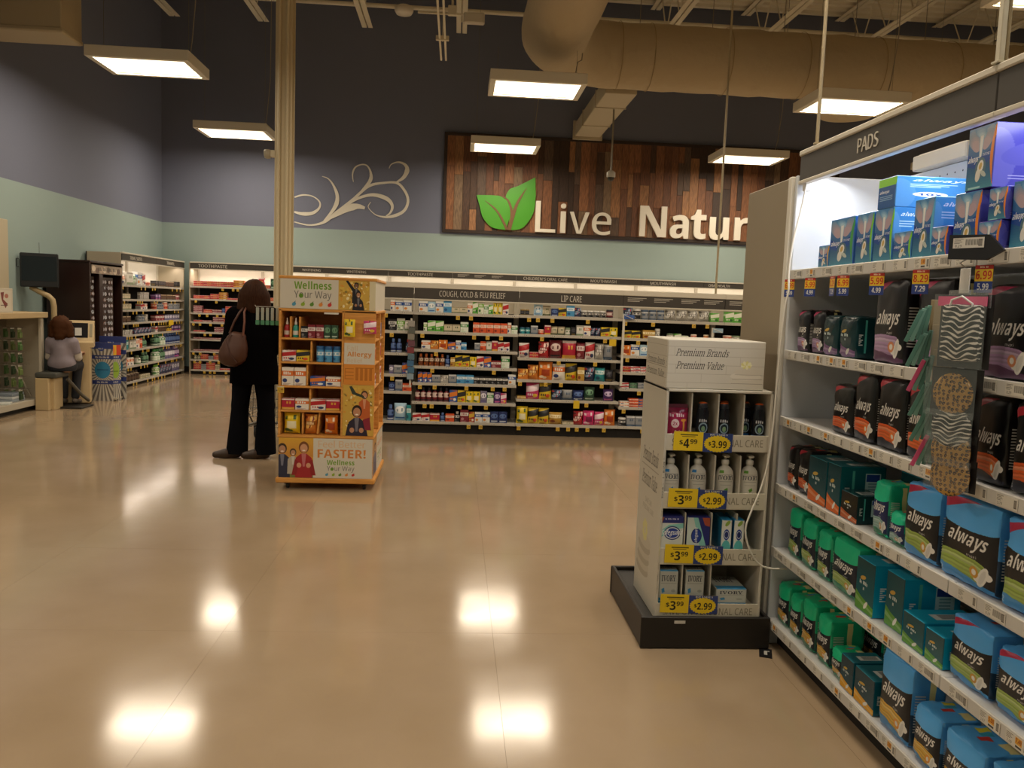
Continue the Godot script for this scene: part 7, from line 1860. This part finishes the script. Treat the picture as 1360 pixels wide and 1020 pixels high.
func seated() -> void:
	var V := func(x, y, z): return Vector3(x, y, z)
	var k := 0.86
	var t := thing("person", "person with wavy brown hair in a lavender top, sitting at the kiosk", "person", Vector3(-4.95, 0.475, -10.72), 0.06)
	var skin := mat("b58a6c", 0.6)
	var g := G.new()
	var bones := [[V.call(0, 0.10, 0), V.call(0, 0.26, 0.0), 0.10, 0.10], [V.call(-0.06, 0.07, 0), V.call(0.06, 0.07, 0), 0.085, 0.085], [V.call(-0.08, 0.36, 0), V.call(0.08, 0.36, 0), 0.068, 0.068], [V.call(0, 0.40, 0), V.call(0, 0.47, 0), 0.045, 0.042]]
	var arms := []
	for s in [-1, 1]:
		bones.append([V.call(s * 0.075, 0.07, 0), V.call(s * 0.09, 0.06, -0.27), 0.066, 0.05]); bones.append([V.call(s * 0.09, 0.06, -0.27), V.call(s * 0.07, -0.33, -0.22), 0.048, 0.034])
		bones.append([V.call(s * 0.07, -0.36, -0.22), V.call(s * 0.08, -0.41, -0.32), 0.034, 0.028])
		var sh: Vector3 = V.call(s * 0.14, 0.37, 0); var el: Vector3 = V.call(s * 0.175, 0.17, -0.05); var wr: Vector3 = V.call(s * 0.13, 0.22, -0.20)
		bones.append([sh, el, 0.042, 0.034]); bones.append([el, wr, 0.034, 0.023]); arms.append([sh, el, wr, s])
	g.skin(bones, 0.013, 0.04)
	head_skin(g, V.call(0, 0.575, -0.01), Vector3(0, -0.15, -1).normalized(), k)
	for a in arms: hand(g, a[2], Vector3(0, 0.1, -1).normalized(), Vector3(-a[3], 0, 0), Vector3.DOWN, 0.85, 0.5)
	put("body", g, skin, t)
	for s in [-1, 1]:
		put("eye", G.new().lathe([Vector2(0.001, -0.009), Vector2(0.007, -0.006), Vector2(0.009, 0), Vector2(0.007, 0.006), Vector2(0.001, 0.009)], 10), mat("e8e4de", 0.2), t, Vector3(s * 0.027, 0.583, -0.078))
	g = G.new()
	bones = [[V.call(0, 0.13, 0), V.call(0, 0.28, 0), 0.122, 0.118], [V.call(-0.06, 0.10, 0.01), V.call(0.06, 0.10, 0.01), 0.105, 0.105], [V.call(-0.09, 0.36, 0), V.call(0.09, 0.36, 0), 0.080, 0.080]]
	for a in arms: bones.append([a[0], a[0].lerp(a[1], 0.6), 0.058, 0.052])
	g.skin(bones, 0.012, 0.04)
	put("top", g, mat("8a8088", 0.8), t)
	g = G.new()
	for a in arms: g.skin([[a[0].lerp(a[1], 0.4), a[1], 0.047, 0.042], [a[1], a[2], 0.042, 0.032]], 0.010, 0.02)
	put("sleeves", g, mat("b5ab9e", 0.8), t)
	g = G.new()
	bones = [[V.call(-0.06, 0.06, 0.0), V.call(0.06, 0.06, 0.0), 0.105, 0.105]]
	for s in [-1, 1]:
		bones.append([V.call(s * 0.075, 0.07, 0), V.call(s * 0.09, 0.06, -0.27), 0.082, 0.062]); bones.append([V.call(s * 0.09, 0.06, -0.27), V.call(s * 0.07, -0.34, -0.22), 0.060, 0.050])
	g.skin(bones, 0.012, 0.03)
	for i in g.v.size():
		if g.v[i].z > -0.13: g.v[i].y = maxf(g.v[i].y, 0.002)
	put("trousers", g, mat("22242a", 0.8), t)
	for s in [-1, 1]:
		g = G.new(); g.skin([[V.call(s * 0.07, -0.40, -0.20), V.call(s * 0.08, -0.412, -0.30), 0.036, 0.032], [V.call(s * 0.08, -0.412, -0.30), V.call(s * 0.08, -0.416, -0.35), 0.034, 0.026]], 0.009, 0.02)
		put("shoe", g, mat("5f564c", 0.6), t)
	g = G.new()
	g.skin([[V.call(0, 0.60, 0.015), V.call(0, 0.60, 0.03), 0.100, 0.100], [V.call(-0.075, 0.58, 0.02), V.call(-0.095, 0.47, 0.02), 0.06, 0.055], [V.call(0.075, 0.58, 0.02), V.call(0.095, 0.47, 0.02), 0.06, 0.055], [V.call(0, 0.56, 0.045), V.call(0, 0.46, 0.05), 0.085, 0.07], [V.call(-0.045, 0.50, 0.06), V.call(0.05, 0.49, 0.06), 0.035, 0.035]], 0.009, 0.02)
	var fn := FastNoiseLite.new(); fn.seed = 2; fn.frequency = 14.0
	for i in g.v.size(): g.v[i] += g.n[i] * 0.028 * fn.get_noise_3dv(g.v[i] * 1.6)
	put("hair", g, mat("4a2c18", 0.7, 0.0, 0.25), t)

# ---------------------------------------------------------------- column, poles and camera
func rods() -> void:
	var cream := mat("d5c6a4", 0.55)
	var c := thing("steel_column", "tall cream steel column rising behind the woman and the orange stand", "column", Vector3(-2.06, 0, -10.0))
	put("web", G.new().box(Vector3(0, 3.7, 0), Vector3(0.016, 7.38, 0.16), 0.002), cream, c)
	put("flange", G.new().box(Vector3(0, 3.7, 0.085), Vector3(0.19, 7.38, 0.016), 0.003), cream, c)
	put("flange", G.new().box(Vector3(0, 3.7, -0.085), Vector3(0.19, 7.38, 0.016), 0.003), cream, c)
	for s in [-1, 1]: put("conduit", G.new().tube([Vector3(s * 0.045, 0.02, 0.112), Vector3(s * 0.045, 7.38, 0.112)], 0.018, 10), cream, c)
	put("base_plate", G.new().box(Vector3(0, 0.012, 0), Vector3(0.32, 0.022, 0.32), 0.003), cream, c)
	var w := thing("wall_camera", "small white camera fixed to the left of the column", "camera", Vector3(-2.155, 3.16, -9.93))
	put("bracket", G.new().box(Vector3(-0.02, 0, 0), Vector3(0.06, 0.08, 0.06), 0.006), mat("c4b99e", 0.5), w)
	put("camera_body", G.new().lathe([Vector2(0.001, -0.06), Vector2(0.035, -0.05), Vector2(0.045, -0.01), Vector2(0.045, 0.03), Vector2(0.03, 0.045), Vector2(0.001, 0.05)], 16), mat("a89e88", 0.3), w, Vector3(-0.085, 0.0, 0))
	var d := thing("dome_camera", "dome security camera on a thin pole before the plank sign", "camera", Vector3(2.54, 3.72, -14.0))
	put("pole", G.new().tube([Vector3(0, 0.1, 0), Vector3(0, 1.12, 0)], 0.016, 8), mat("8f8878", 0.5), d)
	put("housing", G.new().lathe([Vector2(0.06, 0.0), Vector2(0.075, 0.01), Vector2(0.075, 0.08), Vector2(0.04, 0.11), Vector2(0.001, 0.115)], 20), mat("a8a294", 0.5), d)
	put("dome", G.new().lathe([Vector2(0.001, -0.06), Vector2(0.03, -0.055), Vector2(0.05, -0.03), Vector2(0.06, 0.002)], 20), mat("2a2826", 0.1), d)
	for s in [["thin cream power pole dropping in front of the plank sign's words", 3.14, 1.73, -9.85, 0.013, 6.68], ["thin cream pole rising from the pads header's far part", 1.475, 2.214, -3.40, 0.0075, 7.3], ]:
		var t := thing("power_pole", s[0], "pole", Vector3(s[1], s[2], s[3]))
		put("tube", G.new().tube([Vector3(0, 0.006, 0), Vector3(0, s[5] - s[2], 0)], s[4], 8), mat("a8997a", 0.5), t)
		put("foot", G.new().box(Vector3(0, 0.004, 0), Vector3(s[4] * 3, 0.008, s[4] * 3), 0.001), mat("a8997a", 0.5), t)
	var q := thing("power_pole", "square white power pole standing on the pads header at upper right", "pole", Vector3(1.475, 2.214, -2.245))
	put("tube", G.new().box(Vector3(0, 2.55, 0), Vector3(0.016, 5.1, 0.020), 0.002), mat("c4bda8", 0.45), q)
	put("cover_strip", G.new().box(Vector3(0.014, 2.55, 0), Vector3(0.01, 5.1, 0.02), 0.002), mat("8a7a58", 0.5), q)
	put("foot", G.new().box(Vector3(0, 0.003, 0), Vector3(0.03, 0.006, 0.03), 0.001), mat("c4bda8", 0.5), q)
